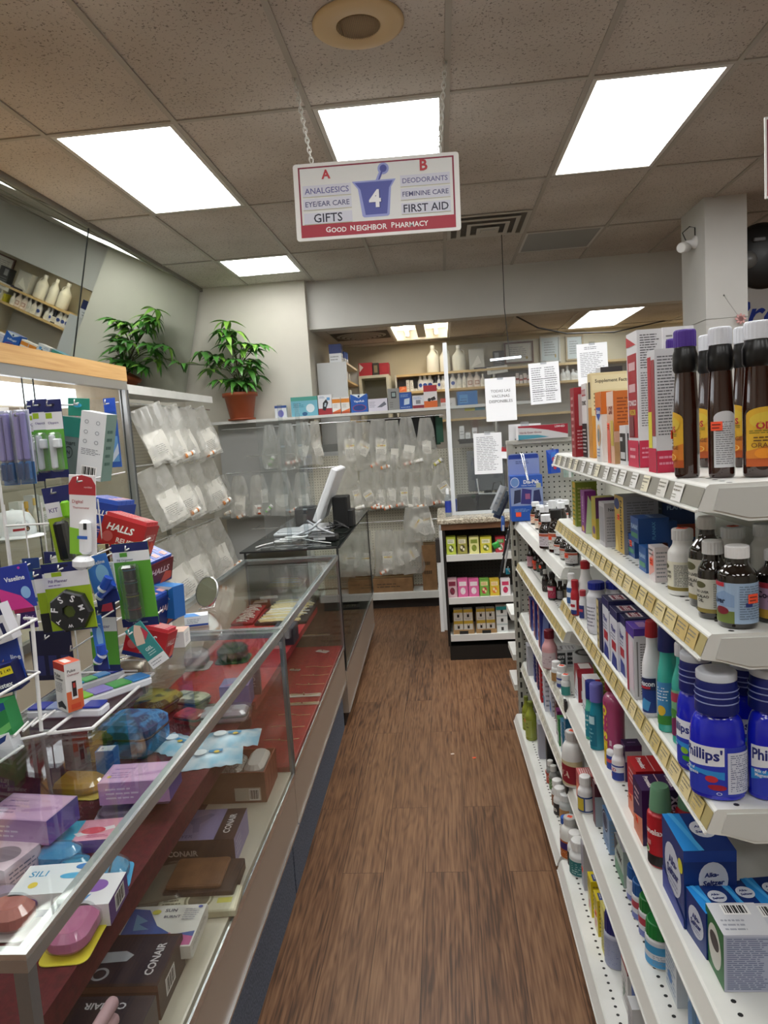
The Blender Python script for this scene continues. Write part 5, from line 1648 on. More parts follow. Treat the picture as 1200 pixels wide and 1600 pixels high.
def ext_planner(t2, W, H):
    v = MB()
    cz, R = -H * .70, W * .47
    v.T = Matrix.Translation((.002, -.0022, cz)) @ Matrix.Rotation(PI / 2, 4, 'X')
    n = 7
    def ring(r, z):
        return [(r * math.cos(2 * PI * i / n + PI / 2 + .1), r * math.sin(2 * PI * i / n + PI / 2 + .1), z) for i in range(n)]
    v.loft([ring(R, 0), ring(R * .98, .014), ring(R * .9, .019), ring(R * .32, .019), ring(R * .28, .012)], mat('222426', .25), True, False, False)
    v.add([(x, y, .0125) for x, y, _ in ring(R * .29, 0)], [tuple(range(n))], '4c5a1c')
    v.build('pill_planner', t2)
    for i, ch in enumerate('SMTWTFS'):
        a = 2 * PI * (i + .5) / n + 1.0 - 2 * PI * i * 2 / n
        a = PI / 2 - .45 - 2 * PI * i / n
        q = MB()
        q.T = Matrix.Translation((.002, -.0217, cz)) @ Matrix.Rotation(PI / 2, 4, 'X') @ Matrix.Rotation(a - PI / 2, 4, 'Z') @ Matrix.Translation((0, R * .64, 0))
        art(q, flat_map((-.01, -.01, 0), (1, 0, 0), (0, 1, 0)), .02, .02, [('t', ch, .5, .5, .62 if ch in 'MW' else .5, 'e6e6ea', 0, .05)], lift=.0004)
        q.build('day_letter', t2)


card('lime pill planner card with a black seven-sided planner, front one', 64, 878, 134, 985, 1.62, LIME, [('r', 0, 0, 1, .02, NV), ('r', 0, .64, 1, .86, 'e4e4ea'), ('r', 0, .86, 1, 1, NV), ('r', .05, .80, .42, .87, 'e9ecd8'), ('r', .2, .805, .42, .865, LIME), ('t', 'Pill Planner', .32, .74, .42, '5a4a86', 0, .02), ('l', .1, .66, .45, .7, 1, '8a7aac'), ('e', .5, .95, .1, .02, '0d1030')], ext_planner, .05, -.06)
card('lime pill planner card just behind the front planner', 51, 888, 70, 988, 1.70, LIME, [('r', 0, .62, 1, .84, 'e4e4ea'), ('r', 0, .84, 1, 1, NV), ('r', 0, 0, 1, .3, '1c1e20')], None, .1, -.06)
card('navy card row behind the planners under the crossbar', 35, 872, 60, 940, 1.84, '1f5a94', [('r', 0, .7, 1, 1, '1b3a7c'), ('r', .2, .1, .8, .5, 'c4c8cc')], None, .1)
card('navy card behind the planner with an owl-like picture', 68, 862, 106, 890, 1.80, NV, [('e', .5, .5, .2, .3, 'e0e2e8')], None, 0, .05)


def ext_balm(t2, W, H):
    for k in range(2):
        v = MB(); v.tube([(-W * .18 + .02 * k, -.014 - .012 * k, -H * .80 + .018 * k), (W * .52, -.014 - .012 * k, -H * .62 + .018 * k)], .0105, mat('2a52c0', .25), 14)
        v.build('balm_tube', t2)
        v = MB(); v.tube([(-W * .28 + .02 * k, -.014 - .012 * k, -H * .825 + .018 * k), (-W * .18 + .02 * k, -.014 - .012 * k, -H * .80 + .018 * k)], .0112, mat('dfe6ee', .3), 14); v.build('balm_cap', t2)


be = [('r', 0, 0, 1, .25, '1c2a7a'), ('r', 0, .25, 1, 1, '3a78d0'), ('e', .6, .6, .28, .2, '8cc0ec'), ('t', 'Vaseline', .5, .85, .7, 'e8eef6', 0, .03)]
card('blue lip balm card with two white-capped tubes right of the planner', 130, 868, 166, 944, 1.72, '3a78d0', be, ext_balm, .0, -.2)
card('blue lip balm card lower on the rack over the green card', 141, 962, 158, 1046, 1.66, '3a78d0', be, ext_balm, 0, -.05)
card('green clipper card under the crossbar behind the low balm card', 138, 948, 180, 1048, 1.78, NV, organizer_els('Tweezer'), None, 0, .02)
card('white upright thermometer pack between the balm card and the pill jar card', 168, 878, 178, 924, 1.80, 'e6e8ea', [('r', .15, .1, .6, .9, 'c4c8cc')], None)
card('pink watermelon lip balm card behind the blue balm cards', 150, 926, 178, 958, 1.76, '1c2050', [('p', [(.2, .1), (.9, .1), (.8, .8), (.5, 1)], 'd8405a')], None)
card('tan and black pack beside the white upright thermometer pack', 152, 850, 170, 905, 1.86, 'd8cfa8', [('r', .7, 0, 1, 1, '3a1418')], None)


def ext_jars(t2, W, H):
    v = MB(); v.bbox((-W * .26, -.045, -H * .90), (W * .20, -.0018, -H * .24), BLIST, .012, 4); v.build('blister', t2)
    for k, c in enumerate(('7a2430', '8a8a3a', '1f5a5c', '28688a')):
        q = MB(); z0 = -H * (.88 - .155 * k)
        q.lathe([(.012, 0), (.0155, .003), (.0155, H * .115), (.0165, H * .118), (.0165, H * .14), (.0145, H * .15)], mat('1a1b1d', .12), 20, c=(-.002, -.022, z0))
        q.lathe([(.0168, H * .112), (.0168, H * .120)], mat(c, .4), 20, c=(-.002, -.022, z0), cap=False)
        q.build('pill_jar', t2)


card('green pill organizer card with four stacked black jars', 174, 848, 230, 978, 1.76, GRN2, [('r', 0, 0, 1, .1, NV), ('r', 0, .78, 1, .9, 'eceef0'), ('r', 0, .9, 1, 1, NV), ('r', .06, .84, .2, .89, 'dfe4e8'), ('r', .2, .84, .4, .89, GRN2), ('t', 'Pill Organizer', .33, .80, .44, '4a5a70', 0, .02), ('t', '4 PILL ORGANIZER', .5, .045, .42, 'c4c8dc')], ext_jars, .06, -.04)
card('teal skin care card with a foot picture, slanted beside the red carton', 192, 978, 222, 1050, 1.70, '3a9090', [('r', 0, 0, 1, .2, 'e9ecee'), ('l', .1, .04, .8, .16, 2, 'a0a4a8'), ('p', [(.05, .6), (.5, .55), (.85, .9), (.6, 1), (.3, .85)], 'e4c8b4'), ('p', [(.6, .6), (.95, .7), (.8, .9)], 'c23a50'), ('t', 'GEL', .5, .42, .4, 'dff0ee', 0, .04), ('l', .3, .26, .8, .36, 2, 'bcdcda')], None, .1, -.55)
# navy multi-pack card at the back of the rack
card('dark navy card strip hanging behind the pulse oximeter carton', 45, 985, 110, 1062, 1.86, '14183c', [('r', .1, .1, .3, .5, '2a3068'), ('r', .4, .1, .6, .5, '2a3068'), ('r', .7, .1, .9, .5, '2a3068')], None)
tilt_box('white and orange pulse oximeter carton hanging low on the rack', 111, 1106, 1.585, .052, .04, .118, 'e6e4e2', {'F': [('r', 0, .85, 1, 1, 'b02a24'), ('t', 'Pulse', .34, .74, .5, '2a2a2c', 0, .03), ('t', 'Oximeter', .46, .67, .72, '2a2a2c', 0, .03), ('l', .1, .38, .75, .6, 6, '8a888a'), ('p', [(.15, .14), (.55, .22), (.9, .12), (.86, .06), (.5, .08), (.2, .04)], '2a2c30')], 'R': [('r', 0, 0, 1, .42, 'd8673a'), ('t', 'Pulse', .4, .84, .5, '3a3034', 0, .03), ('t', 'Oximeter', .5, .76, .75, '8a4a50', 0, .03), ('r', .3, .25, .68, .68, 'e8e4e2'), ('r', .36, .3, .62, .62, '2a1c1e'), ('r', .42, .48, .56, .58, 'b03a34'), ('r', .2, .05, .8, .15, 'd04a2a')], 'T': [('r', 0, 0, 1, 1, 'd85a3a'), ('r', .2, .2, .8, .6, 'f0e4e0')]}, (0, math.radians(2), math.radians(-34)), 'hanging_carton')
p = P(100, 1012, 'y', 1.60)
hook_at(118, 1012, 1.64)


def pillbox(label, u, v_, n, cols, rz, Ln=.17, w=.042, z=GT):
    p = P(u, v_, 'z', z)
    t2 = thing('pill_organizer', label, 'pill box', (p.x, p.y, z), rz, 'weekly pill boxes on the wire rack base')
    v = MB(); v.bbox((-Ln / 2, -w / 2, 0), (Ln / 2, w / 2, .02), mat('dcdfe6', .35), .008); v.build('tray', t2)
    for k in range(n):
        a = -Ln / 2 + .003 + (Ln - .006) * k / n
        q = MB(); q.bbox((a, -w / 2 + .002, .0205), (a + (Ln - .006) / n - .001, w / 2 - .002, .026), mat(cols[k % len(cols)], .3), .004); q.build('lid', t2)
    return t2


pillbox('long white pill box with a dark blue end, front of the rack base', 108, 1116, 4, ('24349c', '8fa0cc', 'b4bcd8', '24349c'), .0, .19, .05)
pillbox('pill box with blue, green and violet lids reaching back on the rack base', 172, 1086, 4, ('7cc02a', '8a80c8', '3f9a4a', '3a84c4'), .95, .22, .055)
pillbox('blue and teal pill box behind the pulse oximeter carton', 150, 1070, 4, ('3aa0c4', '4fae62', '3a84c4', '2a3a9c'), 1.0, .16, .04)

# second rack at the left edge
O2 = P(60, 1142, 'z', GT + .004)
t2 = thing('wire_display_rack', 'small white wire rack of lip balm cartons at the far left edge', 'rack', (O2.x, O2.y, GT))
for k, (us, vs) in enumerate(((50, 968), (29, 960))):
    a = P(us, vs, 'y', O2.y + .03 * k)
    bq = P(64 if k == 0 else 20, 1136, 'y', O2.y + .03 * k)
    v = MB(); v.tube([Vector((bq.x, bq.y, GT + .004)) - Vector(t2.location), a - Vector(t2.location)], .0045, WIREW, 8); v.build('upright', t2)
for v0, u1, v1, dpt in ((995, 58, 967, .0), (1085, 62, 1050, -.02), (1192, 36, 1166, -.06), (1150, 88, 1143, -.0)):
    a = P(-30, v0 + 18, 'y', O2.y - .06 + dpt); bq = P(u1, v1, 'y', O2.y + dpt); cc = P(u1 - 20, v1 - 1, 'y', O2.y + .05 + dpt)
    v = MB(); v.tube([q - Vector(t2.location) for q in (a, bq, cc)], .0035, WIREW, 8); v.build('ledge_wire', t2)
v = MB()
for k in range(4):
    a = P(22 + 14 * k, 1150 - 8 * k, 'z', GT + .03); bq = P(44 + 14 * k, 1128 - 6 * k, 'z', GT + .03)
    v.tube([a - Vector(t2.location), bq - Vector(t2.location)], .0028, WIREW, 6)
v.build('foot_grid', t2)
tilt_box('navy lip balm carton with a yellow price tag on the left edge rack', 12, 1080, 1.50, .085, .05, .065, '161c54', {'F': [('t', 'Blistex', .62, .3, .5, 'eef0f6', 0, .06), ('r', .62, .62, .98, .9, 'e8d82a'), ('t', '$ 1.49', .8, .76, .28, '3a3a10', 0, .03)], 'T': [('r', 0, 0, 1, 1, '2a3a8c')]}, (0, math.radians(-14), .15))
card('blue lip care card behind the navy carton at the left edge', -14, 994, 26, 1062, 1.52, '2a4aa4', [('t', 'line', .78, .5, .4, 'e8eef8', 0, .05), ('e', .7, .3, .2, .12, '9cc8ec'), ('p', [(0, .3), (.3, .5), (.2, .1), (0, .1)], 'd8a888')], None, 0, -.12, hook=False)
card('blue and pink lip care card at the top of the left edge rack', -12, 884, 42, 952, 1.56, '2438a0', [('t', 'Vaseline', .55, .7, .6, 'eef2fa', 0, .05), ('p', [(0, 0), (.9, 0), (.6, .3), (0, .55)], 'd83a94'), ('e', .78, .35, .14, .14, '8fbcec'), ('e', .75, .92, .04, .03, 'c03ab0')], None, 0, -.14, hook=False)
card('violet card lettered lips under the pink lip care card', 22, 950, 54, 982, 1.585, '3a2068', [('t', 'lips', .65, .5, .5, 'd8c8e8', 0, .02, .4), ('r', 0, .8, 1, 1, 'd83a6a')], None, 0, -.1, hook=False)
tilt_box('white lip treatment carton with navy print tilted at the left edge', 4, 1004, 1.50, .075, .04, .085, 'e4e4ea', {'F': [('r', 0, .72, 1, 1, '1b2050'), ('l', .1, .3, .7, .6, 5, 'a8707c'), ('r', .78, .2, .9, .52, '1b2050'), ('l', .1, .08, .8, .2, 2, '9a9aac')], 'T': [('r', 0, 0, 1, 1, 'cfd0d8')]}, (0, math.radians(-16), .1))
tilt_box('green and blue sore throat carton low on the left edge rack', 6, 1146, 1.46, .07, .05, .075, '2a8a4a', {'F': [('p', [(0, .55), (1, .8), (1, 1), (0, 1)], '1c4a94'), ('p', [(.2, .1), (1, .4), (1, .2), (.5, 0)], '6cc06a'), ('t', 'oral', .62, .84, .4, 'eef4f8', 0, .05)]}, (0, math.radians(-10), .1))
tilt_box('white carton with a blue roll picture at the lower left edge', 6, 1180, 1.45, .078, .04, .05, 'e2e6ec', {'F': [('p', [(.1, .35), (.85, .7), (.95, .95), (.2, .7)], '1c3a7c'), ('l', .2, .5, .7, .65, 1, 'c8d4e8')]}, (0, math.radians(-14), .1))
# ------------------------------------------------------------------ pharmacy counter with granite top
FY = 4.84
GRAN = None
m, nt, b, o = new_mat('granite')
tc = nd(nt, 'ShaderNodeTexCoord')
vo = nd(nt, 'ShaderNodeTexVoronoi', i_Scale=120.0)
L(nt, tc.outputs['Object'], vo.inputs['Vector'])
rp = ramp(nt, [(.0, '4a4238'), (.35, '9a8f7c'), (.6, 'c9c0ac'), (1, '6a6254')])
L(nt, vo.outputs['Color'], rp.inputs[0])
L(nt, rp.outputs[0], b.inputs['Base Color'])
b.inputs['Roughness'].default_value = .25
GRAN = m
t = thing('pharmacy_counter', 'granite-topped pharmacy counter with black shelves of tea boxes in its front', 'counter', (.6, FY, 0))
oX = .6
v = MB(); v.bbox((-.07 - oX, -.02, .955), (1.6, .75, .99), GRAN, .012); v.build('granite_top', t)
v = MB(); v.box((-.045 - oX, -.005, .915), (1.6, .72, .9545), grain('walnut_edge', '7a5436', '5e3f28', 4, .5, (1, 8, 8))); v.build('wood_apron', t)
v = MB(); v.box((-.06 - oX, -.012, .22), (-.04 - oX, .70, .9145), mat('cfd2d2', .5)); v.build('side_panel', t)
v = MB(); v.box((-.085 - oX, -.03, .215), (-.0605 - oX, .03, .70), mat('d8dadb', .5)); v.box((-.088 - oX, -.032, .70), (-.0604 - oX, .035, .86), mat('2c2622', .6)); v.build('corner_guard', t)
BLK = mat('1a1816', .5)
v = MB(); v.box((-.03 - oX, .0, 0), (1.6, .70, .10), BLK); v.box((-.03 - oX, .34, .10), (1.6, .36, .914), PEG_DK); v.box((-.0395 - oX, .0, .10), (-.022 - oX, .36, .914), BLK); v.build('black_carcase', t)
sh_z = []
for v0 in (868, 935, 993):
    zz = P(698, v0, 'y', FY).z
    sh_z.append(zz)
    v = MB(); v.box((-.02 - oX, .005, zz - .012), (1.5, .335, zz), ENAMEL); v.box((-.02 - oX, -.008, zz - .042), (1.5, .0045, zz + .002), mat('dcdcd8', .4)); v.build('shelf', t)


def pbox(label, u, v_, vtop, z, w, d, col, faces, face='Y', yaw=0.0, group=None, name='carton', cat='box', sticker=None, x=None, dz=None):
    """carton whose nearest lower front corner shows at (u, v_); face: which way its printed front looks"""
    p = P(u, v_, 'z', z)
    h = dz if dz else height(p.x, p.y, z, vtop)
    h = max(round(h, 3), .02)
    if face == 'Y':
        c = Vector((w / 2, d / 2, 0)); c.rotate(Matrix.Rotation(yaw, 3, 'Z'))
        return carton(label, p + c, w, d, h, col, faces, yaw, group, name, cat, sticker)
    c = Vector((d / 2, w / 2, 0)); c.rotate(Matrix.Rotation(yaw, 3, 'Z'))
    return carton(label, p + c, w, d, h, col, faces, -PI / 2 + yaw, group, name, cat, sticker)


def ybox(label, u0, u1, vtop, vb, Y, z, d, col, faces, yaw=0.0, group=None, name='carton', cat='box'):
    """carton facing the viewer, standing on height z at distance Y between photo columns u0..u1"""
    a = P(u0, vb, 'y', Y); b_ = P(u1, vb, 'y', Y)
    h = round(height((a.x + b_.x) / 2, Y, z, vtop), 3)
    w = round(abs(b_.x - a.x), 3)
    return carton(label, ((a.x + b_.x) / 2, Y + d / 2, z), w, d, max(h, .02), col, faces, yaw, group, name, cat)


def tea(c1, c2, c3):
    return {'F': [('r', .06, .04, .94, .96, c2), ('r', .15, .62, .85, .86, c3), ('l', .2, .66, .8, .82, 2, c1), ('e', .5, .34, .26, .2, c1), ('e', .42, .4, .12, .09, c3), ('e', .62, .28, .1, .08, c3)], 'T': [('r', .05, .1, .95, .9, c2)]}


for i, (u0, u1, c, q, s) in enumerate(((698, 713, '9aa832', ('5e6a28', 'b9c84a', 'e6ead0'), 'olive green tea box at the left end'), (715, 731, '6a6228', ('4a4420', 'a09a4a', 'e2dcc0'), 'dark olive tea box beside the green one'), (734, 749, 'd8d078', ('7a8a2a', 'e0dc9a', '8a9a3a'), 'pale yellow tea box with leaves'), (751, 769, 'b9b02a', ('6a7a1a', 'd4cc4a', 'eceac8'), 'bright yellow-green tea box'), (775, 790, '9a2430', ('e0d8c8', 'a8303a', '4a9a4a'), 'red tea box partly behind the rack'))):
    ybox(s + ' on the top shelf under the granite', u0, u1, 839, 866, FY + .02, sh_z[0], .07, c, tea(*q), 0, 'tea boxes under the pharmacy counter')
for i, (u0, u1, c, q, s) in enumerate(((700, 715, 'b98a94', ('6a2a3a', 'd4b4ba', '8a2a44'), 'mauve tea box at the left end'), (716, 732, 'd85a94', ('f0d8e0', 'dc6a9e', 'f4e8ec'), 'pink tea box, left of the pink pair'), (733, 749, 'd85a94', ('f0d8e0', 'dc6a9e', 'f4e8ec'), 'pink tea box, right of the pink pair'), (750, 765, '5a8a3a', ('c23a4a', '7ab04a', 'e8e4a0'), 'green fruit tea box'), (766, 781, 'c9a82a', ('e8823a', 'd8bc3a', 'f0e4b0'), 'golden yellow tea box'), (783, 798, 'e6dfe2', ('c22a5a', 'ece6e8', 'd8446a'), 'white tea box with red berries'))):
    ybox(s + ' on the middle shelf under the granite', u0, u1, 905, 932, FY + .02, sh_z[1], .07, c, tea(*q), 0, 'tea boxes under the pharmacy counter')
KRAFT = mat('a8865a', .8)
for i, (u0, u1, s) in enumerate(((709, 742, 'left'), (745, 777, 'right'))):
    a = P(u0, 994, 'y', FY); b_ = P(u1, 994, 'y', FY)
    ww = b_.x - a.x
    t2 = thing('display_tray', 'open brown card tray of small remedy boxes, the %s one on the lowest shelf' % s, 'tray', ((a.x + b_.x) / 2, FY + .02, sh_z[2]))
    v = MB()
    v.box((-ww / 2, 0, 0), (ww / 2, .14, .004), KRAFT); v.box((-ww / 2, .136, .004), (ww / 2, .14, .12), KRAFT)
    for sx in (-1, 1):
        v.prism([(0, .004), (.136, .004), (.136, .12), (.04, .05), (0, .03)], sx * ww / 2 - (.004 if sx > 0 else 0), sx * ww / 2 + (.004 if sx < 0 else 0), KRAFT, 'x')
    v.box((-ww / 2 + .0045, 0, .0045), (ww / 2 - .0045, .004, .03), KRAFT)
    v.build('tray_card', t2)
    v = MB(); v.box((-.03, -.006, -.0), (.03, -.0005, .022), '1c1a18'); v.build('price_plate', t2)
    for r_ in range(2):
        for c_ in range(2):
            bw = (ww - .016) / 2
            carton('small white remedy box with a black figure, %s %s of the %s tray' % (('lower', 'upper')[r_], ('left', 'right')[c_], s), ((a.x + b_.x) / 2 - bw / 2 - .002 + c_ * (bw + .004), FY + .085, sh_z[2] + .0045 + r_ * .0805), round(bw - .002, 3), .06, .08, 'e2dfd6', {'F': [('r', 0, .72, 1, 1, 'c9a83a'), ('r', .38, .3, .62, .68, '2a2622'), ('e', .5, .62, .1, .07, 'e8d4c0'), ('l', .15, .08, .85, .22, 2, 'a09a90')]}, 0, 'small remedy boxes in the brown trays')
for k in range(3):
    carton(('lowest', 'middle', 'topmost')[k] + ' white and teal remedy box stacked right of the brown trays', (P(786, 990, 'y', FY).x, FY + .06, sh_z[2] + k * .0605), .075, .06, .06, 'dfe2e0', {'F': [('r', 0, .82 if k < 2 else .6, 1, 1, '2a9a9a' if k == 2 else 'b9c4c4'), ('r', .4, .2, .62, .6, '3a3a38')]}, 0, 'small remedy boxes in the brown trays')
# items on the granite
GZ = .9905
t = thing('clear_screen', 'clear acrylic counter screen with a white end post hung with paper notices', 'screen', (.05, 5.05, GZ))
v = MB(); v.box((-.014, -.012, 0), (.014, .012, 1.20), mat('d4d8dc', .3)); v.build('end_post', t)
v = MB(); v.box((.0145, -.012, 0), (1.35, .012, .022), mat('c9ced2', .35)); v.build('bottom_rail', t)
v = MB(); v.box((.0145, -.003, .0225), (1.35, .003, 1.18), ACRYL); v.build('pane', t)


def notice(label, u0, v0, u1, v1, els, Y=5.035, rot=0.0, col='eceef2'):
    a = P(u0, v0, 'y', Y); b_ = P(u1, v1, 'y', Y)
    W, H = abs(b_.x - a.x), abs(a.z - b_.z)
    t2 = thing('paper_notice', label, 'notice', ((a.x + b_.x) / 2, Y, (a.z + b_.z) / 2), 0, 'paper notices on the clear screen', (0, rot, 0))
    v = MB()
    n = 8
    fm = lambda s, q, e: (-W / 2 + s, .004 * math.sin(3.0 * q / H) - .002 - e, -H / 2 + q)
    v.loft([[(-W / 2, .004 * math.sin(3 * k / n) - .002, -H / 2 + H * k / n), (W / 2, .004 * math.sin(3 * k / n) - .002, -H / 2 + H * k / n), (W / 2, .004 * math.sin(3 * k / n) - .0012, -H / 2 + H * k / n), (-W / 2, .004 * math.sin(3 * k / n) - .0012, -H / 2 + H * k / n)] for k in range(n + 1)], mat(col, .7), True, True, False)
    art(v, fm, W, H, els, lift=.0006)
    v.build('sheet', t2)
    v = MB(); v.box((-.02, -.0035, H / 2 - .012), (.02, -.0028, H / 2 + .012), BLIST); v.build('tape', t2)
    return t2


notice('white notice in large capitals announcing vaccines, on the clear screen', 757, 592, 808, 656, [('t', 'TODAS LAS', .5, .70, .64, '4a4a4e', 0, .0), ('t', 'VACUNAS', .5, .58, .58, '4a4a4e', 0, .0), ('t', 'DISPONIBLES', .5, .46, .76, '4a4a4e', 0, .0)])
notice('white table-filled form taped to the clear screen, right of the vaccine notice', 826, 568, 876, 629, [('l', .08, .06, .48, .9, 16, '8a8c92'), ('l', .52, .06, .92, .9, 16, '8a8c92'), ('r', .08, .6, .92, .615, '6a6c70'), ('r', .08, .3, .92, .312, '6a6c70')], 5.03, -.03)
notice('white letter with grey paragraphs taped low on the clear screen', 739, 678, 786, 739, [('l', .1, .08, .9, .92, 20, '9a9ca2')], 5.035, .01)
notice('white letter highest on the screen, above the supplement cartons', 901, 538, 951, 600, [('l', .25, .85, .75, .93, 2, '7a7c84'), ('l', .1, .2, .9, .8, 14, 'a2a4aa')], 5.03, -.02)
notice('small red and white coupon beside the low letter', 783, 699, 797, 716, [('r', 0, .6, 1, 1, 'b02a34')], 5.034, .1)
notice('white card lettered with a large E standing behind the glove carton', 794, 664, 846, 692, [('t', 'E', .22, .2, .06, '1a1a1c', 0, .05)], 3.63, .02)
t = thing('light_wand', 'short white glowing tube hanging above the vaccine notice', 'light', P(790, 560, 'y', 5.3), 0)
v = MB(); v.tube([(-.11, 0, -.004), (.11, 0, .004)], .008, mat('f4f8ff', .3, emit=2.0), 10); v.build('tube', t)
v = MB(); v.tube([(.03, 0, .01), (.045, .4, .42), (.05, .4, 1.2 - .23)], .003, '1c1c1c', 6); v.build('cable', t)
t = thing('card_reader', 'black counter device with a white arm on the granite, behind the screen', 'terminal', (P(752, 806, 'y', 5.2).x, 5.22, GZ))
v = MB(); v.bbox((-.17, -.08, 0), (.2, .1, .12), mat('17181a', .4), .015); v.build('housing', t)
v = MB(); v.tube([(-.02, -.05, .24), (-.01, -.05, .13), (.12, -.05, .125)], .006, WIREW, 8); v.tube([(.08, -.04, .125), (.1, -.04, .2), (.15, -.04, .21), (.17, -.04, .12)], .004, '1a1a1a', 8); v.build('arm', t)
t = thing('spray_bottle', 'slim clear sanitizer bottle with a blue label at the granite edge', 'bottle', (P(701, 805, 'y', 5.0).x - .0, 4.98, GZ))
v = MB(); v.lathe([(.02, 0), (.022, .01), (.022, .13), (.012, .155), (.010, .16)], clear('bottle_clear', 'dfe8ee', .1, .6, haze=.2), 18); v.build('body', t)
v = MB(); v.lathe([(.0225, .03), (.0225, .11)], mat('2a3f9c', .4), 18, cap=False); v.build('label', t)
v = MB(); v.lathe([(.011, .158), (.012, .18), (.008, .2)], mat('e4e8ec', .4), 14); v.build('cap', t)
t = thing('monitor', 'grey flat monitor back behind the clear screen on the pharmacy counter', 'monitor', (P(763, 770, 'y', 5.5).x, 5.50, GZ))
v = MB(); v.bbox((-.15, -.02, .12), (.13, .02, .43), mat('6e7072', .4), .012); v.build('panel', t)
v = MB(); v.box((-.03, .02, .01), (.03, .05, .3), '4a4c4e'); v.bbox((-.1, -.03, 0), (.1, .09, .012), mat('4a4c4e'), .01); v.build('stand', t)
t = thing('tape_dispenser', 'small blue object beside the spray bottle on the granite', 'dispenser', (P(718, 800, 'y', 5.3).x, 5.3, GZ))
v = MB(); v.bbox((-.03, -.03, 0), (.03, .03, .09), mat('2a4aa0', .4), .012); v.build('body', t)
v = MB(); v.bbox((-.01, -.02, .0905), (.015, .02, .12), mat('1c3478', .4), .008); v.build('cutter', t)

# ------------------------------------------------------------------ ledge goods (in front of the pharmacy)
LZ = 1.8003
LG = 'cartons along the rear ledge'
LY = 6.50
ybox('small white and blue carton with an open flap at the left end of the ledge', 429, 447, 634, 651, LY, LZ, .1, 'd5dae0', {'F': [('e', .5, .35, .25, .3, '6a6ab4'), ('r', 0, .8, 1, 1, '2a4a8c')]}, .15, LG)
ybox('large teal nebulizer carton on the ledge right of the plant', 455, 496, 620, 649, LY, LZ, .14, '6fb0c4', {'F': [('r', 0, .8, 1, 1, '4a9a8c'), ('e', .72, .4, .16, .22, 'd5e2e8'), ('l', .08, .45, .5, .7, 3, '2f7f94'), ('e', .5, .12, .1, .1, '2a5a84')], 'R': [('r', 0, 0, 1, 1, '2a4a44')]}, .1, LG)
ybox('white and red glucose meter carton on the ledge', 498, 519, 617, 647, LY, LZ, .1, 'dfe1e6', {'F': [('r', 0, 0, 1, .32, '9a2630'), ('p', [(.3, .25), (.5, .2), (.75, .6), (.6, .78), (.35, .6)], '22252a'), ('p', [(.42, .42), (.55, .4), (.62, .58), (.5, .6)], 'b4c4cc'), ('r', .65, .72, .88, .86, '5a9ad0'), ('l', .1, .82, .5, .94, 2, '5a7aa0')]}, .05, LG)
for i in range(2):
    ybox('orange and white test strip carton, %s of the pair on the ledge' % ('left', 'right')[i], 520 + 14 * i, 533 + 14 * i, 621 - i, 646 - i, LY, LZ, .08, 'e9e6e2', {'F': [('r', .0, .66, 1, .9, 'e08a2a'), ('r', 0, 0, 1, .12, 'b04a24'), ('p', [(.0, .12), (1, .12), (1, .3)], 'd8703a'), ('l', .15, .35, .8, .6, 3, 'a8a4a0')]}, 0, LG)
ybox('royal blue display carton with pointed sides on the ledge', 549, 575, 616, 643, LY, LZ, .1, '1c5ab4', {'F': [('p', [(.05, 1), (.95, 1), (.5, .78)], 'dfe8f0'), ('t', 'VapoRub', .5, .6, .62, 'dfe8f4', 0, .05), ('e', .5, .25, .4, .18, '16408a'), ('o', .5, .25, .4, .18, .1, 'b03a44'), ('e', .5, .88, .06, .07, '123a6a')]}, .0, LG)
ybox('white and lilac massager carton lying on the ledge', 576, 606, 623, 642, LY, LZ, .12, 'd5d2e0', {'F': [('p', [(.45, .3), (.85, .75), (.95, .5), (.7, .3)], '6a6c7a'), ('l', .05, .3, .4, .8, 4, '9a98ac')], 'R': [('r', 0, 0, 1, 1, '6a4a6a')]}, 0, LG)
ybox('tall grey carton with a dark square screen on the ledge', 607, 625, 607, 641, LY, LZ, .09, '8c8c8a', {'F': [('r', .3, .55, .75, .85, '2a2c2e'), ('r', .38, .62, .67, .8, '8fa0a0'), ('l', .15, .1, .5, .4, 3, '6a6a68')]}, 0, LG)
ybox('blue blood pressure monitor carton on the ledge', 625, 644, 613, 639, LY, LZ, .09, '1f4fa0', {'F': [('p', [(.35, .25), (.8, .3), (.85, .65), (.4, .6)], 'c4d4e4'), ('l', .1, .72, .8, .9, 3, '8fb4e0'), ('l', .1, .08, .9, .16, 1, 'b9cce4')]}, 0, LG)
ybox('white carton with a dark red base on the ledge', 645, 663, 618, 637, LY, LZ, .09, 'dcdde4', {'F': [('r', 0, 0, 1, .25, '8a2434'), ('r', .3, .35, .7, .65, '8a8c94'), ('l', .1, .7, .9, .9, 2, '6a8ac0')]}, 0, LG)
ybox('tall red and white carton with an orange base on the ledge', 663, 684, 602, 636, LY, LZ, .09, 'e4dfe0', {'F': [('r', 0, .72, 1, 1, 'b0242e'), ('r', 0, 0, 1, .3, 'd86a2a'), ('p', [(.45, .4), (.8, .5), (.9, .35), (.6, .3)], '2a2628'), ('e', .4, .35, .12, .08, '2a2628')]}, 0, LG)
ybox('bright blue glove carton lying on the ledge right of the screen post', 715, 746, 611, 632, LY, LZ, .1, '2a72b4', {'F': [('r', .08, .15, .5, .75, '4f94cc'), ('t', 'NITRILE', .3, .45, .3, '1a3f74'), ('l', .1, .2, .45, .35, 1, '1a3f74')], 'R': [('r', 0, 0, 1, 1, '1a3a6a')]}, .1, LG)
ybox('low white and red carton left of the blue glove carton', 689, 712, 622, 635, LY, LZ, .1, 'd8d2ce', {'F': [('r', 0, .5, .6, 1, 'c25a4a'), ('l', .1, .1, .9, .4, 2, '9a9490')]}, 0, LG)
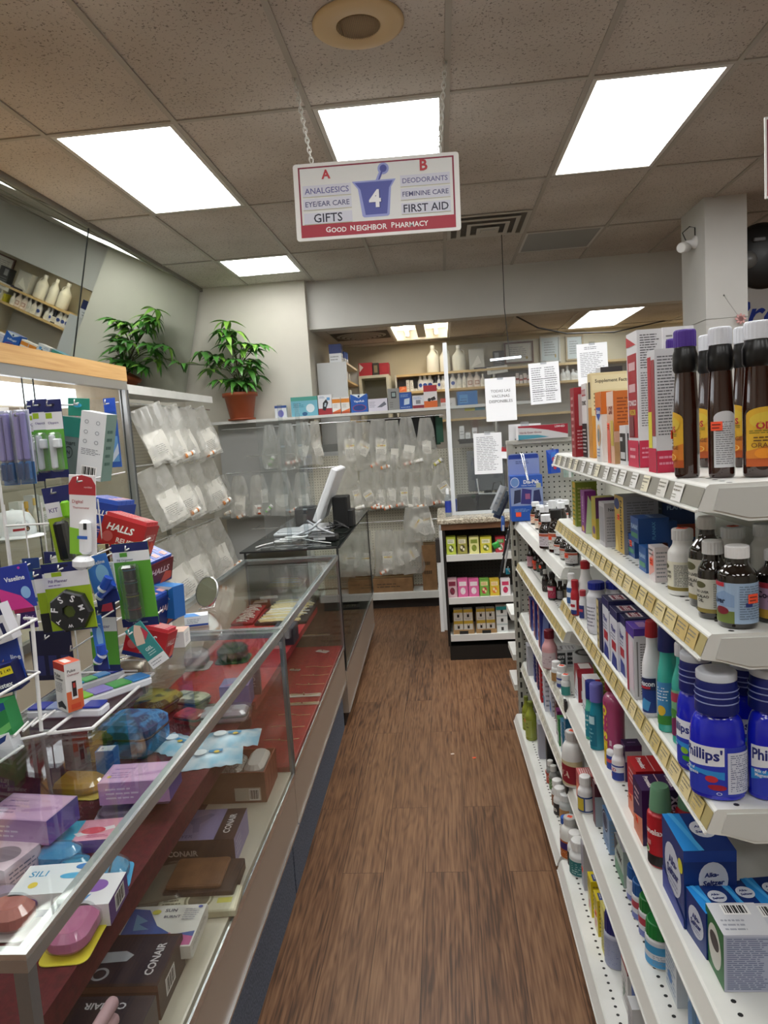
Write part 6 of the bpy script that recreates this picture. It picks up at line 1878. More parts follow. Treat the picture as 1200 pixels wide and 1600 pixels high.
t = thing('marker_box', 'yellow and teal marker pack under the ledge behind the screen', 'box', (P(742, 644, 'y', 6.5).x, 6.5, 1.7605), 0)
v = MB(); v.box((-.09, -.02, -.012), (.0, .02, .012), 'c9c83a'); v.build('sleeve', t)
v = MB(); v.box((.001, -.02, -.012), (.09, .02, .014), '2a8aa0'); v.build('cap_end', t)
# black small shelf behind the screen
t = thing('wall_shelf', 'small black shelf of white cartons behind the clear screen', 'shelf', P(748, 686, 'y', 6.2), 0)
v = MB(); v.box((-.17, -.05, -.012), (.17, .42, .0), '1a1a1c'); v.box((-.17, -.056, -.03), (.17, -.05, .01), '1f1f21'); v.build('shelf_board', t)
o_ = t.location.copy()
for i, (dx, hh, c) in enumerate(((-.14, .12, 'd8d8d6'), (-.09, .06, 'e4e4e2'), (-.03, .1, 'dededc'), (.02, .05, 'cfcfca'), (.07, .06, 'd6d2c8'), (.12, .055, 'e0dfda'))):
    carton('small white carton, %s from the left on the black shelf behind the screen' % ORD[i], (o_.x + dx, o_.y + .02, o_.z + .0005), .04, .04, hh, c, {'F': [('l', .1, .3, .9, .7, 2, '9a9a98')]}, 0, 'white cartons on the black shelf')

# ------------------------------------------------------------------ pharmacy rear shelves
PY = 8.2
zU, zM = P(650, 584, 'y', PY).z, P(650, 611, 'y', PY).z
WOODS = grain('pale_wood_shelf', 'cdb483', 'bda273', 4, .5, (1, 10, 10))
zL = zM - .34
t = thing('rear_shelving', 'long pale wood shelving along the pharmacy rear wall', 'shelving', (1.2, PHY, 0))
for z in (zU, zM, zL, zL - .4):
    v = MB(); v.box((-1.68, -.32, z - .025), (2.9, -.002, z), WOODS); v.build('shelf', t)
for x in (-1.7, -.6, .5, 1.7, 2.88):
    v = MB(); v.box((x, -.31, 0), (x + .02, -.002, zU - .026 if x != -1.7 else zU), mat('c4c2ba', .5)); v.build('upright', t)
v = MB(); v.box((-1.68, -.0019, .2), (2.9, -.0005, zU - .03), mat('b9b9b6', .6)); v.build('back_panel', t)
RG = 'white bottles on the pharmacy rear shelf'


def rb(label, u, vtop, w, col='e8e8e6', cap='e4e4e2', lab=None, z=None, Y=PY + .02, style='cos', vb=None, **kw):
    z = z if z is not None else zM
    p = P(u, 600, 'y', Y)
    h = round(height(p.x, Y, z, vtop) * 1.1, 2)
    r = round(proj_r(p, w) * 1.1, 3)
    return bottle(label, (p.x, Y + r, z), r, h, col, (r * .45, h * .16, cap, False), .62, None, style, lab, 1, .7, 0, group=RG, name='lotion_bottle', **kw)


BL = (.1, .6, 120, 'e6e8ee', [('e', .5, .6, .3, .28, '2a4a9c'), ('l', .2, .1, .8, .35, 2, '8a8c94')])
RL = (.08, .6, 120, 'e6dcd6', [('r', .2, .2, .8, .8, '9a6a60'), ('r', .3, .3, .7, .7, 'd8cac4')])
PL = (.1, .6, 120, 'dcdcd8', [('l', .2, .2, .8, .8, 4, '8a8a88')])
for i, (u, vt, w_, lb, c) in enumerate(((657, 588, 8, BL, 'e8e8e6'), (664, 587, 10, BL, 'e8e8e6'), (672, 587, 10, BL, 'e8e8e6'), (681, 590, 10, PL, '2a2e3a'), (686, 588, 6, BL, 'dfe2ea'), (693, 589, 9, PL, 'e8e8e6'), (708, 584, 9, BL, 'e8e8e6'), (718, 586, 9, PL, 'e8e6e2'), (726, 583, 6, PL, 'e2e2e0'), (735, 582, 10, RL, 'e4d8d0'), (746, 581, 10, RL, 'e4d8d0'), (755, 586, 7, PL, 'e8e6e2'))):
    rb('white lotion bottle, %s from the left on the middle rear pharmacy shelf' % ORD[i], u, vt, w_, c, 'e4e4e2' if i != 3 else '3a3c44', lb)
for i, (u, w_) in enumerate(((676, 20), (695, 16), (717, 21))):
    p = P(u, 560, 'y', PY + .02)
    h = round(height(p.x, PY + .05, zU, 539), 2); r = round(proj_r(p, w_), 3)
    t = thing('water_jug', 'translucent white gallon jug, %s of three on the top rear shelf' % ('leftmost', 'middle', 'rightmost')[i], 'jug', (p.x, PY + .02 + r, zU), 0, 'gallon jugs on the top rear shelf')
    v = MB(); v.lathe(bottle_profile(r, h * .9, r * .3, .6, 'cos'), mat('d6d5cc', .35), 20, 1, .8); v.build('body', t)
    v = MB(); v.lathe([(r * .33, h * .88), (r * .33, h * .98), (r * .28, h)], mat('e6e6e2', .4), 16); v.build('cap', t)
    v = MB(); v.tube([(r * .3, 0, h * .84), (r * .75, 0, h * .78), (r * .92, 0, h * .5), (r * .8, 0, h * .42)], r * .09, mat('d2d1c8', .35), 8); v.build('handle', t)


def rbox(label, u0, u1, vt, z, col, els, d=.12, Y=PY + .02, yaw=0, g='cartons on the pharmacy rear shelves'):
    return ybox(label, u0, u1, vt, vt + 10, Y, z, d, col, {'F': els}, yaw, g)


rbox('clear bagged goods at the top shelf right of the jugs', 733, 756, 545, zU, 'b4b4b0', [('p', [(.1, .1), (.6, .7), (.8, .3)], 'd0d0cc')])
rbox('dark flat carton lowest in the stack on the top rear shelf', 741, 768, 575, zU, '2a2640', [('l', .1, .3, .9, .7, 2, '8a86a4')])
rbox('black carton standing behind the dark flat carton on the top rear shelf', 771, 788, 548, zU, '3a3c40', [('r', .1, .5, .5, .9, '8a8c90'), ('l', .1, .1, .9, .4, 2, '6a6c70')])
rbox('tall white carton pair at the middle rear shelf, left one', 635, 640, 594, zM, 'e2e0da', [('l', .2, .2, .8, .8, 4, 'a09e98')])
rbox('tall white carton pair at the middle rear shelf, right one', 641, 646, 594, zM, 'e6e4de', [('l', .2, .2, .8, .8, 4, 'a09e98')])
rbox('orange soft pack on the rear shelf behind the blue monitor carton', 624, 636, 604, zM, 'd86a3a', [('p', [(.1, .2), (.9, .6), (.5, .9)], 'e8946a')])
for i in range(3):
    rbox('small white pot carton, %s from the left beside the orange pack' % ORD[i], 647 + 7 * i, 653 + 7 * i, 607 + i, zM, 'dcdad4', [('l', .2, .3, .8, .7, 1, 'a09e98')])
for i in range(5):
    rbox('stacked red and white carton, %s from the left right of the vaccine notice' % ORD[i], 806 + 6 * i, 811 + 6 * i, 583 + 3 * (i % 2), zM, 'd8cec8', [('r', 0, .35, 1, .55, '9a4a44'), ('l', .1, .6, .9, .9, 2, 'a89a94')])
for i, (u, vt) in enumerate(((881, 578), (888, 573), (897, 578), (902, 580))):
    rb('small white bottle, %s from the left beyond the form on the rear shelf' % ORD[i], u, vt, 8, 'e2e4e2', 'e8e8e8', PL)
t = thing('shelf_sign', 'white shelf sign tilted on the rear shelf edge above the vaccine notice', 'sign', P(777, 578, 'y', PY - .01), 0, None, (0, -.06, 0))
v = MB(); v.bbox((-.115, -.006, -.04), (.115, .004, .04), mat('d0d0cc', .5), .003); art(v, flat_map((-.115, -.006, -.04), (1, 0, 0), (0, 0, 1)), .23, .08, [('t', 'INSULIN S', .5, .5, .6, '5a5a5c', 0, .03)]); v.build('board', t)
for i, (u0, u1, vt, c) in enumerate(((767, 773, 590, 'c8c23a'), (774, 780, 592, 'd4d4ce'), (783, 789, 590, '4a6ab0'))):
    rbox('yellow carton under the shelf sign,white carton under the shelf sign,blue carton under the shelf sign'.split(',')[i], u0, u1, vt, zM, c, [('l', .1, .2, .9, .6, 2, '8a8a84')])
# framed certificates
for i, (u0, v0, u1, v1, c, s) in enumerate(((787, 536, 834, 566, '5a3226', 'brown framed certificate, leftmost of three on the pharmacy wall'), (843, 526, 876, 565, 'b9b8b2', 'silver framed blue document, middle of three on the pharmacy wall'), (883, 525, 912, 562, '9a8a6a', 'tan framed document, rightmost of three on the pharmacy wall'))):
    Y = PHY - .01
    a = P(u0, v0, 'y', Y); b_ = P(u1, v1, 'y', Y)
    W, H = abs(b_.x - a.x), abs(a.z - b_.z)
    t = thing('framed_certificate', s, 'picture frame', ((a.x + b_.x) / 2, Y, (a.z + b_.z) / 2), 0, 'framed certificates')
    v = MB(); k = .018
    for q in (((-W / 2, -H / 2), (W / 2, -H / 2 + k)), ((-W / 2, H / 2 - k), (W / 2, H / 2)), ((-W / 2, -H / 2 + k), (-W / 2 + k, H / 2 - k)), ((W / 2 - k, -H / 2 + k), (W / 2, H / 2 - k))):
        v.box((q[0][0], -.018, q[0][1]), (q[1][0], .009, q[1][1]), mat(c, .4))
    v.build('frame', t)
    v = MB(); v.box((-W / 2 + k, -.004, -H / 2 + k), (W / 2 - k, .004, H / 2 - k), mat('b9c4c8' if i else 'c9c8c2', .25)); art(v, flat_map((-W / 2 + k, -.004, -H / 2 + k), (1, 0, 0), (0, 0, 1)), W - 2 * k, H - 2 * k, [('l', .15, .2, .85, .85, 6, '8a8c8e'), ('e', .8, .2, .05, .08, 'a8925a')]); v.build('certificate', t)
t = thing('ceiling_cable', 'black cable drooping across the pharmacy ceiling behind the soffit', 'cable', (0, 0, 0))
v = MB(); v.tube([P(806, 494, 'y', 7.05), P(840, 512, 'y', 7.3), P(885, 521, 'y', 7.6), P(960, 519, 'y', 7.9), P(1030, 503, 'y', 8.2), P(1078, 494, 'y', 8.3)], .008, '1c1c1c', 6); v.build('wire', t)

# white side shelving against the pharmacy's left wall
sx, sy0 = P(482, 600, 'y', 7.0).x, 7.0
zt = P(495, 568, 'y', 7.0).z
t = thing('side_shelving', 'white bookcase seen end-on at the left of the pharmacy opening', 'shelving', (-1.18, 7.0, 0))
for y in (0, .95):
    v = MB(); v.box((0, y, 1.0), (.29, y + .02, zt), mat('d2d4d4', .45)); v.build('side_panel', t)
for k, z in enumerate((zt - .001, zt - .17, zt - .36, zt - .56)):
    v = MB(); v.box((.002, .0205, z - .02), (.288, .9495, z), WOODS if k else mat('cfc6ae', .5)); v.build('shelf', t)
t0 = t
for i, (y, hh, c, z) in enumerate(((7.12, .18, '2a3a74', 0), (7.35, .13, '3a5aa8', 0), (7.52, .14, '4a70c0', 0), (7.2, .1, 'b9bcba', 1), (7.42, .11, 'c4c6c4', 1), (7.6, .1, 'a8aaa8', 1), (7.62, .12, 'd8dad8', 2), (7.4, .11, 'c9c07a', 2), (7.2, .1, 'd8d2b4', 2))):
    zz = (zt - .001, zt - .17, zt - .36)[z] + .0005
    carton(('navy topped', 'blue topped', 'bright blue topped', 'grey', 'silver', 'dark grey', 'white', 'pale yellow', 'cream')[i] + ' carton on the %s shelf of the white bookcase' % ('top', 'second', 'third')[z], (-1.0, y, zz), .12, .12, hh, ('dfe2e6' if z == 0 else c), {'F': [('r', 0, .5, 1, 1, c), ('l', .1, .1, .9, .4, 2, '9a9ca0')], 'L': [('r', 0, .5, 1, 1, c)], 'R': [('r', 0, .5, 1, 1, c), ('l', .1, .1, .9, .4, 2, '9a9ca0')]}, 0, 'cartons in the white bookcase')
# open white cupboard with red binders
cx0, cx1 = P(561, 600, 'y', 7.9).x, P(608, 600, 'y', 7.9).x
zc = P(585, 586, 'y', 7.9).z
t = thing('open_cupboard', 'open cream cupboard frame under the red binders', 'cupboard', ((cx0 + cx1) / 2, 7.9, 0))
W = cx1 - cx0
CR_ = mat('d0cbb8', .5)
v = MB(); v.box((-W / 2, 0, 0), (-W / 2 + .03, .4, zc - .03), CR_); v.box((W / 2 - .03, 0, 0), (W / 2, .4, zc - .03), CR_); v.build('side', t)
v = MB(); v.box((-W / 2, 0, zc - .03), (W / 2, .4, zc), CR_); v.build('top', t)
v = MB(); v.box((-W / 2 + .03, .38, 0), (W / 2 - .03, .399, zc - .0301), mat('aaa794', .6)); v.build('back', t)
for i, (a, b_, c) in enumerate(((561, 582, 'b0222e'), (583, 592, '3a3028'), (593, 608, 'a01e2a'))):
    ybox(('red binder box with a white corner', 'dark book between the binders', 'plain red binder')[i] + ' on the cream cupboard', a, b_, 567, 584, 7.93, zc + .0005, .2, c, {'F': [('p', [(.05, .95), (.05, .3), (.35, .65)], 'd8c8c4')] if i == 0 else [('r', .2, .2, .8, .8, '8a7a5a' if i == 1 else 'a8242e')]}, 0, 'binders on the cream cupboard', 'binder', 'binder')

# ------------------------------------------------------------------ potted plant on the ledge
pp = P(367, 650, 'y', 6.30)
POTC = grain('terracotta_plastic', 'a3522e', '94482a', 3, .45)
t = thing('potted_plant', 'leafy green houseplant in a terracotta pot on the rear ledge', 'plant', (pp.x, 6.525, LZ))
v = MB(); v.lathe([(.098, 0), (.125, .004), (.128, .018), (.122, .02), (.1, .012)], POTC, 36); v.build('saucer', t)
v = MB(); v.lathe([(.105, .0125), (.142, .215), (.160, .218), (.162, .252), (.152, .254), (.148, .23)], POTC, 40, cap=False); v.lathe([(.0001, .0126), (.105, .0127)], POTC, 30, cap=False); v.build('pot', t)
v = MB(); v.lathe([(.146, .222), (.1, .228), (.0001, .232)], grain('potting_soil', '3a2a1e', '241a12', 60, .95), 24, cap=False); v.build('soil', t)
LEAF = grain('leaf_green', '518f36', '38702a', 9, .4, detail=2)
LEAF2 = grain('leaf_pale', '8cba48', '68a23a', 9, .4, detail=2)
STEM = mat('4a5a2a', .6)
rp_ = random.Random(12)


def leaf(mb, base, dirv, ln, wd, m, droop):
    d = Vector(dirv).normalized()
    up = Vector((0, 0, 1))
    side = d.cross(up)
    if side.length < .05:
        side = Vector((1, 0, 0))
    side.normalize()
    nrm = side.cross(d).normalized()
    vs = []
    n = 6
    for i in range(n + 1):
        s = i / n
        c = Vector(base) + d * (ln * s) - Vector((0, 0, 1)) * (droop * ln * s * s)
        w_ = wd * math.sin(PI * min(1, s ** .8)) * (1 - .15 * s) + .0006
        c.y = min(c.y, .13)
        vs += [c - side * w_ + nrm * (w_ * .35), c, c + side * w_ + nrm * (w_ * .35)]
    fs = []
    for i in range(n):
        a = 3 * i
        fs += [(a, a + 1, a + 4, a + 3), (a + 1, a + 2, a + 5, a + 4)]
    mb.add(vs, fs, m, True)


ns = 0
for k in range(40):
    a = k * 2.4
    if k == 0:
        tip = Vector((-.47, -.08, .54)); base = Vector((-.02, 0, .44))
    elif k == 1:
        tip = Vector((-.30, -.06, .64)); base = Vector((-.02, 0, .46))
    elif k == 2:
        tip = Vector((.25, -.05, .66)); base = Vector((.02, 0, .5))
    elif k == 3:
        tip = Vector((-.06, .0, .90)); base = Vector((-.02, 0, .58))
    else:
        hgt = .27 + .53 * rp_.random()
        rr = (.07 + .17 * rp_.random()) * (1.15 - abs(hgt - .5))
        tip = Vector((rr * math.cos(a), rr * math.sin(a) * .45 - .03, hgt + .05)); base = Vector((.012 * math.cos(a), .012 * math.sin(a), max(.23, hgt - .14)))
    v = MB(); v.tube([base, (base + tip) / 2 + Vector((0, 0, .03)), tip], .0035, STEM, 5)
    nl = 6 if k < 4 else rp_.choice((5, 5, 6, 7))
    for j in range(nl):
        an = a + 2 * PI * j / nl + .3
        out = Vector((tip.x, tip.y, 0))
        dv = Vector((math.cos(an), math.sin(an), rp_.uniform(-.15, .4))) + (out.normalized() * .5 if out.length > .03 else Vector())
        leaf(v, tip, dv, rp_.uniform(.10, .17), rp_.uniform(.022, .034), LEAF2 if (k == 3 or rp_.random() < .25) else LEAF, rp_.uniform(.25, .9))
    v.build('leaf_cluster', t)
v = MB(); v.tube([(0, 0, .2), (.006, .0, .34), (-.004, 0, .55), (-.03, .01, .78)], .008, mat('4a4028', .7), 8); v.tube([(0, 0, .2), (-.05, -.01, .3), (-.03, -.02, .42)], .006, mat('4a4028', .7), 8); v.build('stem', t)
# ------------------------------------------------------------------ the gondola shelving on the right
LIPC = mat('d6d6d1', .35)


def gondola_shelf(parent, y0, y1, z, x0, depth, strip, tags, holes=True, joint=None):
    """one shelf board with its slanted price rail; local coordinates of parent"""
    v = MB()
    prof = [(x0, z), (x0 - .004, z - .003), (x0 - .016, z - .034), (x0 - .012, z - .036), (x0 + .012, z - .040), (x0 + .05, z - .052), (x0 + depth - .06, z - .052), (x0 + depth, z - .022), (x0 + depth, z)]
    v.prism([(a, b) for a, b in prof], y0, y1, ENAMEL, 'y')
    # rolled end plate with its bolt
    v.prism([(x0 + .012, z - .006), (x0 + depth - .02, z - .006), (x0 + depth - .06, z - .047), (x0 + .05, z - .047), (x0 + .004, z - .034)], y0 - .0025, y0, mat('cbccc8', .4), 'y')
    v.T = Matrix.Translation((x0 + .20, y0 - .0026, z - .030)) @ Matrix.Rotation(PI / 2, 4, 'X')
    v.lathe([(.0065, 0), (.0065, .002), (.003, .003)], '17181a', 12)
    v.T = Matrix.Identity(4)
    if holes:
        n = int((y1 - y0) / .0254)
        for row in (.030, .30):
            for i in range(n):
                y = y0 + .012 + i * .0254
                v.add([(x0 + row + .0042 * math.cos(k * PI / 4), y + .0042 * math.sin(k * PI / 4), z + .0003) for k in range(8)], [tuple(range(8))], '1d1d1b')
    s = v.build('shelf', parent)
    # clear price rail and its tags
    tx, tz = x0 - .0165, z - .034
    ux, uz = .012 / .0333, .031 / .0333
    def fm(a, b, e):
        return (tx + ux * b - e * uz, y1 - a, tz + uz * b + e * ux)
    L_ = y1 - y0
    q = MB()
    q.tube([(x0 - .0175, y0, z - .0355), (x0 - .0175, y1, z - .0355)], .0022, LIPC, 6)
    art(q, fm, L_, .0333, [('r', 0, .1, 1, .94, strip)], lift=.0006)
    q.build('price_rail', s)
    if tags:
        cols, wid, gap = tags
        a = .01
        r = random.Random(int(z * 1000) + int(y0 * 100))
        while a + wid < L_:
            c = cols[r.randrange(len(cols))]
            g = MB()
            jw = wid * r.uniform(.8, 1.0)
            b0, b1 = .10 * .0333, .92 * .0333
            g.add([fm(a, b0, .0012), fm(a + jw, b0, .0012), fm(a + jw, b1, .0032), fm(a, b1, .0032)], [(0, 1, 2, 3)], c)
            ff = lambda s_, t_, e, A=a: fm(A + s_, b0 + t_, .0016 + .002 * t_ / .027 + e)
            art(g, ff, jw, .027, [('l', .1, .5, .9, .92, 2, '8a867a'), ('l', .1, .12, .55, .42, 2, '9a968a')], lift=.0005)
            g.build('price_tag', s)
            a += wid + gap * r.uniform(.3, 1.6)
    if joint:
        q = MB(); q.box((x0 - .020, joint - .012, z - .037), (x0 - .012, joint + .012, z + .001), '1c1c1c'); q.build('joint_clip', s)
    return s


TANTAG = (('d8c58c', 'cdb878', 'dccb98', 'c9b070'), .046, .006)
WHTAG = (('ecebe8', 'e2e0da', 'e9e3cc', 'eeeeec'), .044, .034)
LOTAG = (('e6e3d2', 'dcdccf', 'e9e6d8'), .055, .003)
BARE = 'd6d5cf'
NX = .352
gn = thing('gondola_shelving', 'near bay of white gondola shelving on the right, its end facing the viewer', 'shelving', (0, 0, 0))
N0, N1 = .985, 2.262
gondola_shelf(gn, N0, N1, 1.503, NX, .42, GREY_STRIP, WHTAG)
gondola_shelf(gn, N0, N1, 1.297, NX, .42, 'a89a68', TANTAG)
gondola_shelf(gn, N0, N1, 1.043, NX + .004, .42, 'a89a68', TANTAG)
gondola_shelf(gn, N0 - .3, N1 - .002, .712, NX + .008, .42, BARE, None, True, 2.24)
gondola_shelf(gn, N0 - .3, N1 - .002, .438, NX + .002, .42, BARE, None, True, 2.24)
SPX = NX + .425
v = MB(); v.box((SPX, N0 - .3, .1), (SPX + .02, N1, 1.62), mat('b4b3a8', .5)); v.build('back_panel', gn)
for y in (N0 + .0, N1 - .03):
    v = MB(); v.box((SPX - .006, y, 0), (SPX + .026, y + .028, 1.63), mat('a4a29a', .5)); v.build('upright', gn)
gf = thing('gondola_shelving', 'far bay of white gondola shelving on the right, ending in a pegboard panel', 'shelving', (.366, 2.285, 0), .019)
F1 = 1.235
gondola_shelf(gf, 0, F1, 1.135, 0, .42, 'dcdcd8', None)
gondola_shelf(gf, 0, F1, .925, 0, .42, 'a89a68', TANTAG)
gondola_shelf(gf, 0, F1, .668, 0, .42, BARE, LOTAG)
gondola_shelf(gf, 0, F1, .415, 0, .42, BARE, LOTAG)
v = MB(); v.box((.43, 0, .1), (.45, F1, 1.50), mat('b4b3a8', .5)); v.build('back_panel', gf)
v = MB(); v.box((-.002, F1 + .028, .09), (.48, F1 + .048, 1.50), PEG_GR); v.build('end_pegboard', gf)
v = MB(); v.box((-.03, F1 + .01, 0), (-.003, F1 + .065, 1.505), mat('a9a89e', .5))
for k in range(26):
    v.box((-.0305, F1 + .03, .12 + k * .052), (-.0299, F1 + .04, .15 + k * .052), '1f1e1b')
    v.box((-.022, F1 + .0093, .12 + k * .052), (-.012, F1 + .0101, .15 + k * .052), '1f1e1b')
v.build('end_upright', gf)
v = MB(); v.box((-.032, F1 + .005, 1.505), (.48, F1 + .07, 1.522), mat('b9b8b0', .4)); v.build('end_cap_rail', gf)
for z in (.64, .43, .27):
    v = MB(); v.box((-.045, F1 + .07, z - .03), (.45, F1 + .30, z), ENAMEL); v.build('end_shelf', gf)
for g_, y0, y1, x0 in ((gn, .6, 2.262, .316), (gf, .0, 1.21, -.048)):
    gondola_shelf(g_, y0, y1, .155, x0, .46, 'dcdcd7', None, True)
    v = MB(); v.box((x0 + .045, y0, 0), (x0 + .46, y1, .103), mat('22201d', .6)); v.build('kick_plate', g_)

Z1, Z2, Z3, Z4, Z5, Z6 = 1.5035, 1.2975, 1.0435, .7125, .4385, .1555
A1, A2, A3, A4, A5 = 1.1355, .9255, .6685, .4155, .1555


def pb(label, u, v_, vtop, wpx, z, col, cap, **kw):
    """bottle whose front foot shows at (u, v_); cap = (share of radius, share of height, colour[, ribs[, taper]])"""
    p = P(u, v_, 'z', z)
    r = round(proj_r(p, wpx), 3)
    d = Vector((p.x, p.y, 0)).normalized()
    sx, sy = kw.get('sx', 1), kw.get('sy', 1)
    c = p + d * r * .9
    h = max(round(height(c.x, c.y, z, vtop), 3), .03)
    cp = (round(r * cap[0], 4), round(h * cap[1], 4)) + tuple(cap[2:])
    kw.setdefault('rz', -PI / 2)
    return bottle(label, c, r, h, col, cp, **kw)


SL = lambda c='8a8a8c', n=12: [('l', .1, .06, .9, .94, n, c)]
GN = 'goods on the near gondola bay'

# ---- near bay, top shelf
pbox('dark red tonic carton at the far end of the top shelf', 900, 714, 606, Z1, .055, .055, '9a1c28', {'F': [('l', .2, .1, .8, .9, 8, 'd8a0a0')], 'R': [('r', .2, .45, .5, .9, 'c9b8b8'), ('l', .1, .1, .9, .4, 6, 'd0a0a4')]}, 'X', group=GN)
pbox('black, white and red tonic carton beside the dark red one', 919, 715, 599, Z1, .06, .05, 'e4e2e2', {'F': [('t', 'S.S.S.', .5, .88, .8, 'b0202a', 0, .06), ('t', 'TONIC', .5, .74, .8, '1a1a1c', 0, .05), ('r', 0, .0, 1, .46, '1c1a1c'), ('l', .1, .05, .9, .4, 7, 'c8c0c0')], 'R': [('l', .1, .05, .9, .95, 18, '55555a')]}, 'X', group=GN)
pbox('tall white tonic carton standing behind the supplement carton', 942, 700, 574, Z1, .07, .07, 'e2e2e4', {'F': [('t', 'S.S.S.', .5, .9, .8, 'b0202a', 0, .06)], 'R': [('r', .0, .9, 1, 1, '2a2426'), ('t', 'S.S.S.', .4, .84, .6, 'b0202a', 0, .08), ('t', 'TONIC', .65, .77, .5, '3a2a2c'), ('l', .05, .05, .95, .7, 14, '9a9aa0')]}, 'X', group=GN)
pbox('ivory supplement facts carton rising behind the orange vitamin cartons', 927, 716, 583, Z1, .04, .1, 'e0cfa0', {'F': [('r', 0, 0, 1, .6, 'c98a3a'), ('r', .2, .7, .8, .9, '3a3026')], 'R': [('r', .03, .8, .97, .97, 'e6d8ae'), ('t', 'Supplement Facts', .5, .9, .8, '3a342a', 0, .03), ('l', .06, .55, .9, .78, 5, '8a7a5a'), ('r', 0, 0, 1, .5, 'c8882e')]}, 'X', group=GN)
pbox('white and orange vitamin carton with a blue shield and orange slices', 942, 722, 612, Z1, .06, .03, 'e9e7e6', {'F': [('r', 0, .68, 1, 1, 'd8762a'), ('p', [(.12, .78), (.88, .78), (.8, .66), (.5, .58), (.2, .66)], '2a4aa4'), ('t', 'Cebion', .5, .72, .6, 'e8ecf4', 0, .05), ('e', .5, .38, .32, .16, 'e0b88a'), ('e', .5, .38, .2, .1, '8a8a88'), ('l', .2, .06, .8, .2, 3, '7a8ab4')], 'R': [('r', 0, .68, 1, 1, 'd8762a')]}, 'X', group=GN)
pbox('salmon vitamin carton with a bright orange printed side', 961, 725, 611, Z1, .06, .09, 'e0b49a', {'F': [('r', 0, .8, 1, 1, 'e8cdbc'), ('t', 'SXI', .55, .74, .5, '8a3a2a', 0, .06), ('p', [(0, 0), (.5, .0), (.4, .45), (0, .6)], 'dc6a5a'), ('r', .55, .25, .95, .6, 'c9b04a')], 'R': [('r', .0, .45, 1, 1, 'd8742c'), ('l', .08, .55, .92, .92, 8, '9a4a1c'), ('r', 0, .0, 1, .3, 'c9a070')]}, 'X', group=GN, sticker=('F', .2, .52))
pbox('small black and white iron carton in front of the orange carton', 979, 727, 665, Z1, .05, .03, 'dcdcde', {'F': [('r', .05, .1, .95, .8, '1e1c1e'), ('r', .15, .15, .85, .32, 'c8c8ca'), ('r', .1, .6, .5, .7, 'c9c9cc')], 'R': [('r', .1, .1, .9, .8, '2a282a'), ('l', .15, .2, .85, .7, 6, '9a9a9c')]}, 'X', group=GN)
big = {'F': [('r', .08, .22, .92, .84, 'a8242e'), ('p', [(0, .9), (.9, .9), (0, .98)], 'b8303a'), ('r', .2, .72, .8, .78, 'd8b0b4'), ('r', .2, .56, .8, .62, 'd8b0b4'), ('t', 'TONICO', .5, .48, .76, 'e8dfe0', 0, .05), ('t', 'VIGOR', .5, .41, .6, 'd8c23a', 0, .05), ('r', .15, .23, .6, .38, '7a3a3e'), ('r', 0, 0, 1, .2, 'c4264a'), ('l', .2, .05, .8, .16, 2, 'e8a8b4')], 'R': [('l', .12, .72, .9, .97, 14, '4a4a50'), ('l', .12, .30, .9, .70, 22, '77777e'), ('r', 0, 0, 1, .2, 'c4264a'), ('l', .1, .06, .8, .16, 3, 'dc8aa0')], 'T': [('r', .1, .1, .9, .9, 'e4e4e6')]}
pbox('tallest white tonic carton with a red front and pink foot', 1000, 731, 516, Z1, .075, .045, 'e0e0e4', big, 'X', group=GN)
pbox('tall white carton standing right behind the tallest tonic carton', 1040, 722, 512, Z1, .06, .06, 'dedee2', {'R': [('l', .1, .5, .9, .95, 16, '77777c')]}, 'X', group=GN)
pbox('second tall tonic carton with a yellow-striped front and grey side', 1027, 739, 546, Z1, .045, .036, 'd2d2d6', {'F': [('r', .05, .25, .5, .95, 'b02a34'), ('r', .05, .2, .5, .5, 'e0d23a'), ('r', .55, .3, .95, .92, '9a3a40'), ('r', 0, 0, 1, .2, 'c4264a')], 'R': [('l', .1, .3, .9, .95, 26, '5a5a60'), ('r', 0, 0, 1, .18, 'c4264a'), ('l', .1, .05, .8, .15, 2, 'dc8aa0')]}, 'X', group=GN)
AMB = mat('2c0f06', .06, coat=1.0)


def tonic(label, u, v_, vt, w, capc, angle, lab, **kw):
    p = P(u, v_, 'z', Z1)
    r = round(proj_r(p, w), 3)
    t = pb(label, u, v_, vt, w, Z1, AMB, (.88, .115, capc), sh=.50, nr=r * .74, style='slope', lab=lab, rz=angle, name='tonic_bottle', group='brown tonic bottles on the top shelf', coat=1.0, **kw)
    h = [c for c in t.children if c.name.startswith('cap')][0].location.z
    q = MB(); q.lathe([(r * .80, h * .80), (r * .98, h * .83), (r * .98, h * .94), (r * .86, h * .975), (r * .84, h * .995)], mat('0c0b0c', .3), 28, cap=False); q.build('shrink_band', t)
    return t


tl = (.08, .45, 150, 'd8a82a', [('e', .5, 1.0, .5, .16, 'd8a82a'), ('r', 0, 0, 1, .16, 'b4521c'), ('p', [(0, .16), (1, .16), (1, .5), (0, .3)], 'cf7a24'), ('e', .5, .90, .4, .16, 'd8b83a'), ('t', 'ODS', .5, .80, .5, 'b0242a', 0, .08), ('l', .1, .64, .9, .72, 2, '6a6a1e'), ('l', .2, .48, .8, .6, 2, '5a3a1a'), ('t', 'ORANGE', .5, .42, .7, '7a4a1a'), ('e', .42, .26, .2, .1, 'e08a1c'), ('e', .64, .22, .17, .08, 'd87a14'), ('o', .64, .22, .14, .06, .2, 'e8c46a')])
tb = (.08, .45, 100, 'c9cace', [('e', .5, 1.0, .5, .14, 'c9cace'), ('l', .1, .06, .9, .94, 20, '6a6a70')])
t_ = tonic('brown tonic bottle with a violet cap, leftmost of the big bottles', 1074, 747, 516, 37, '4a2a8c', -PI / 2 - .3, tl, sticker=(-20, .3))
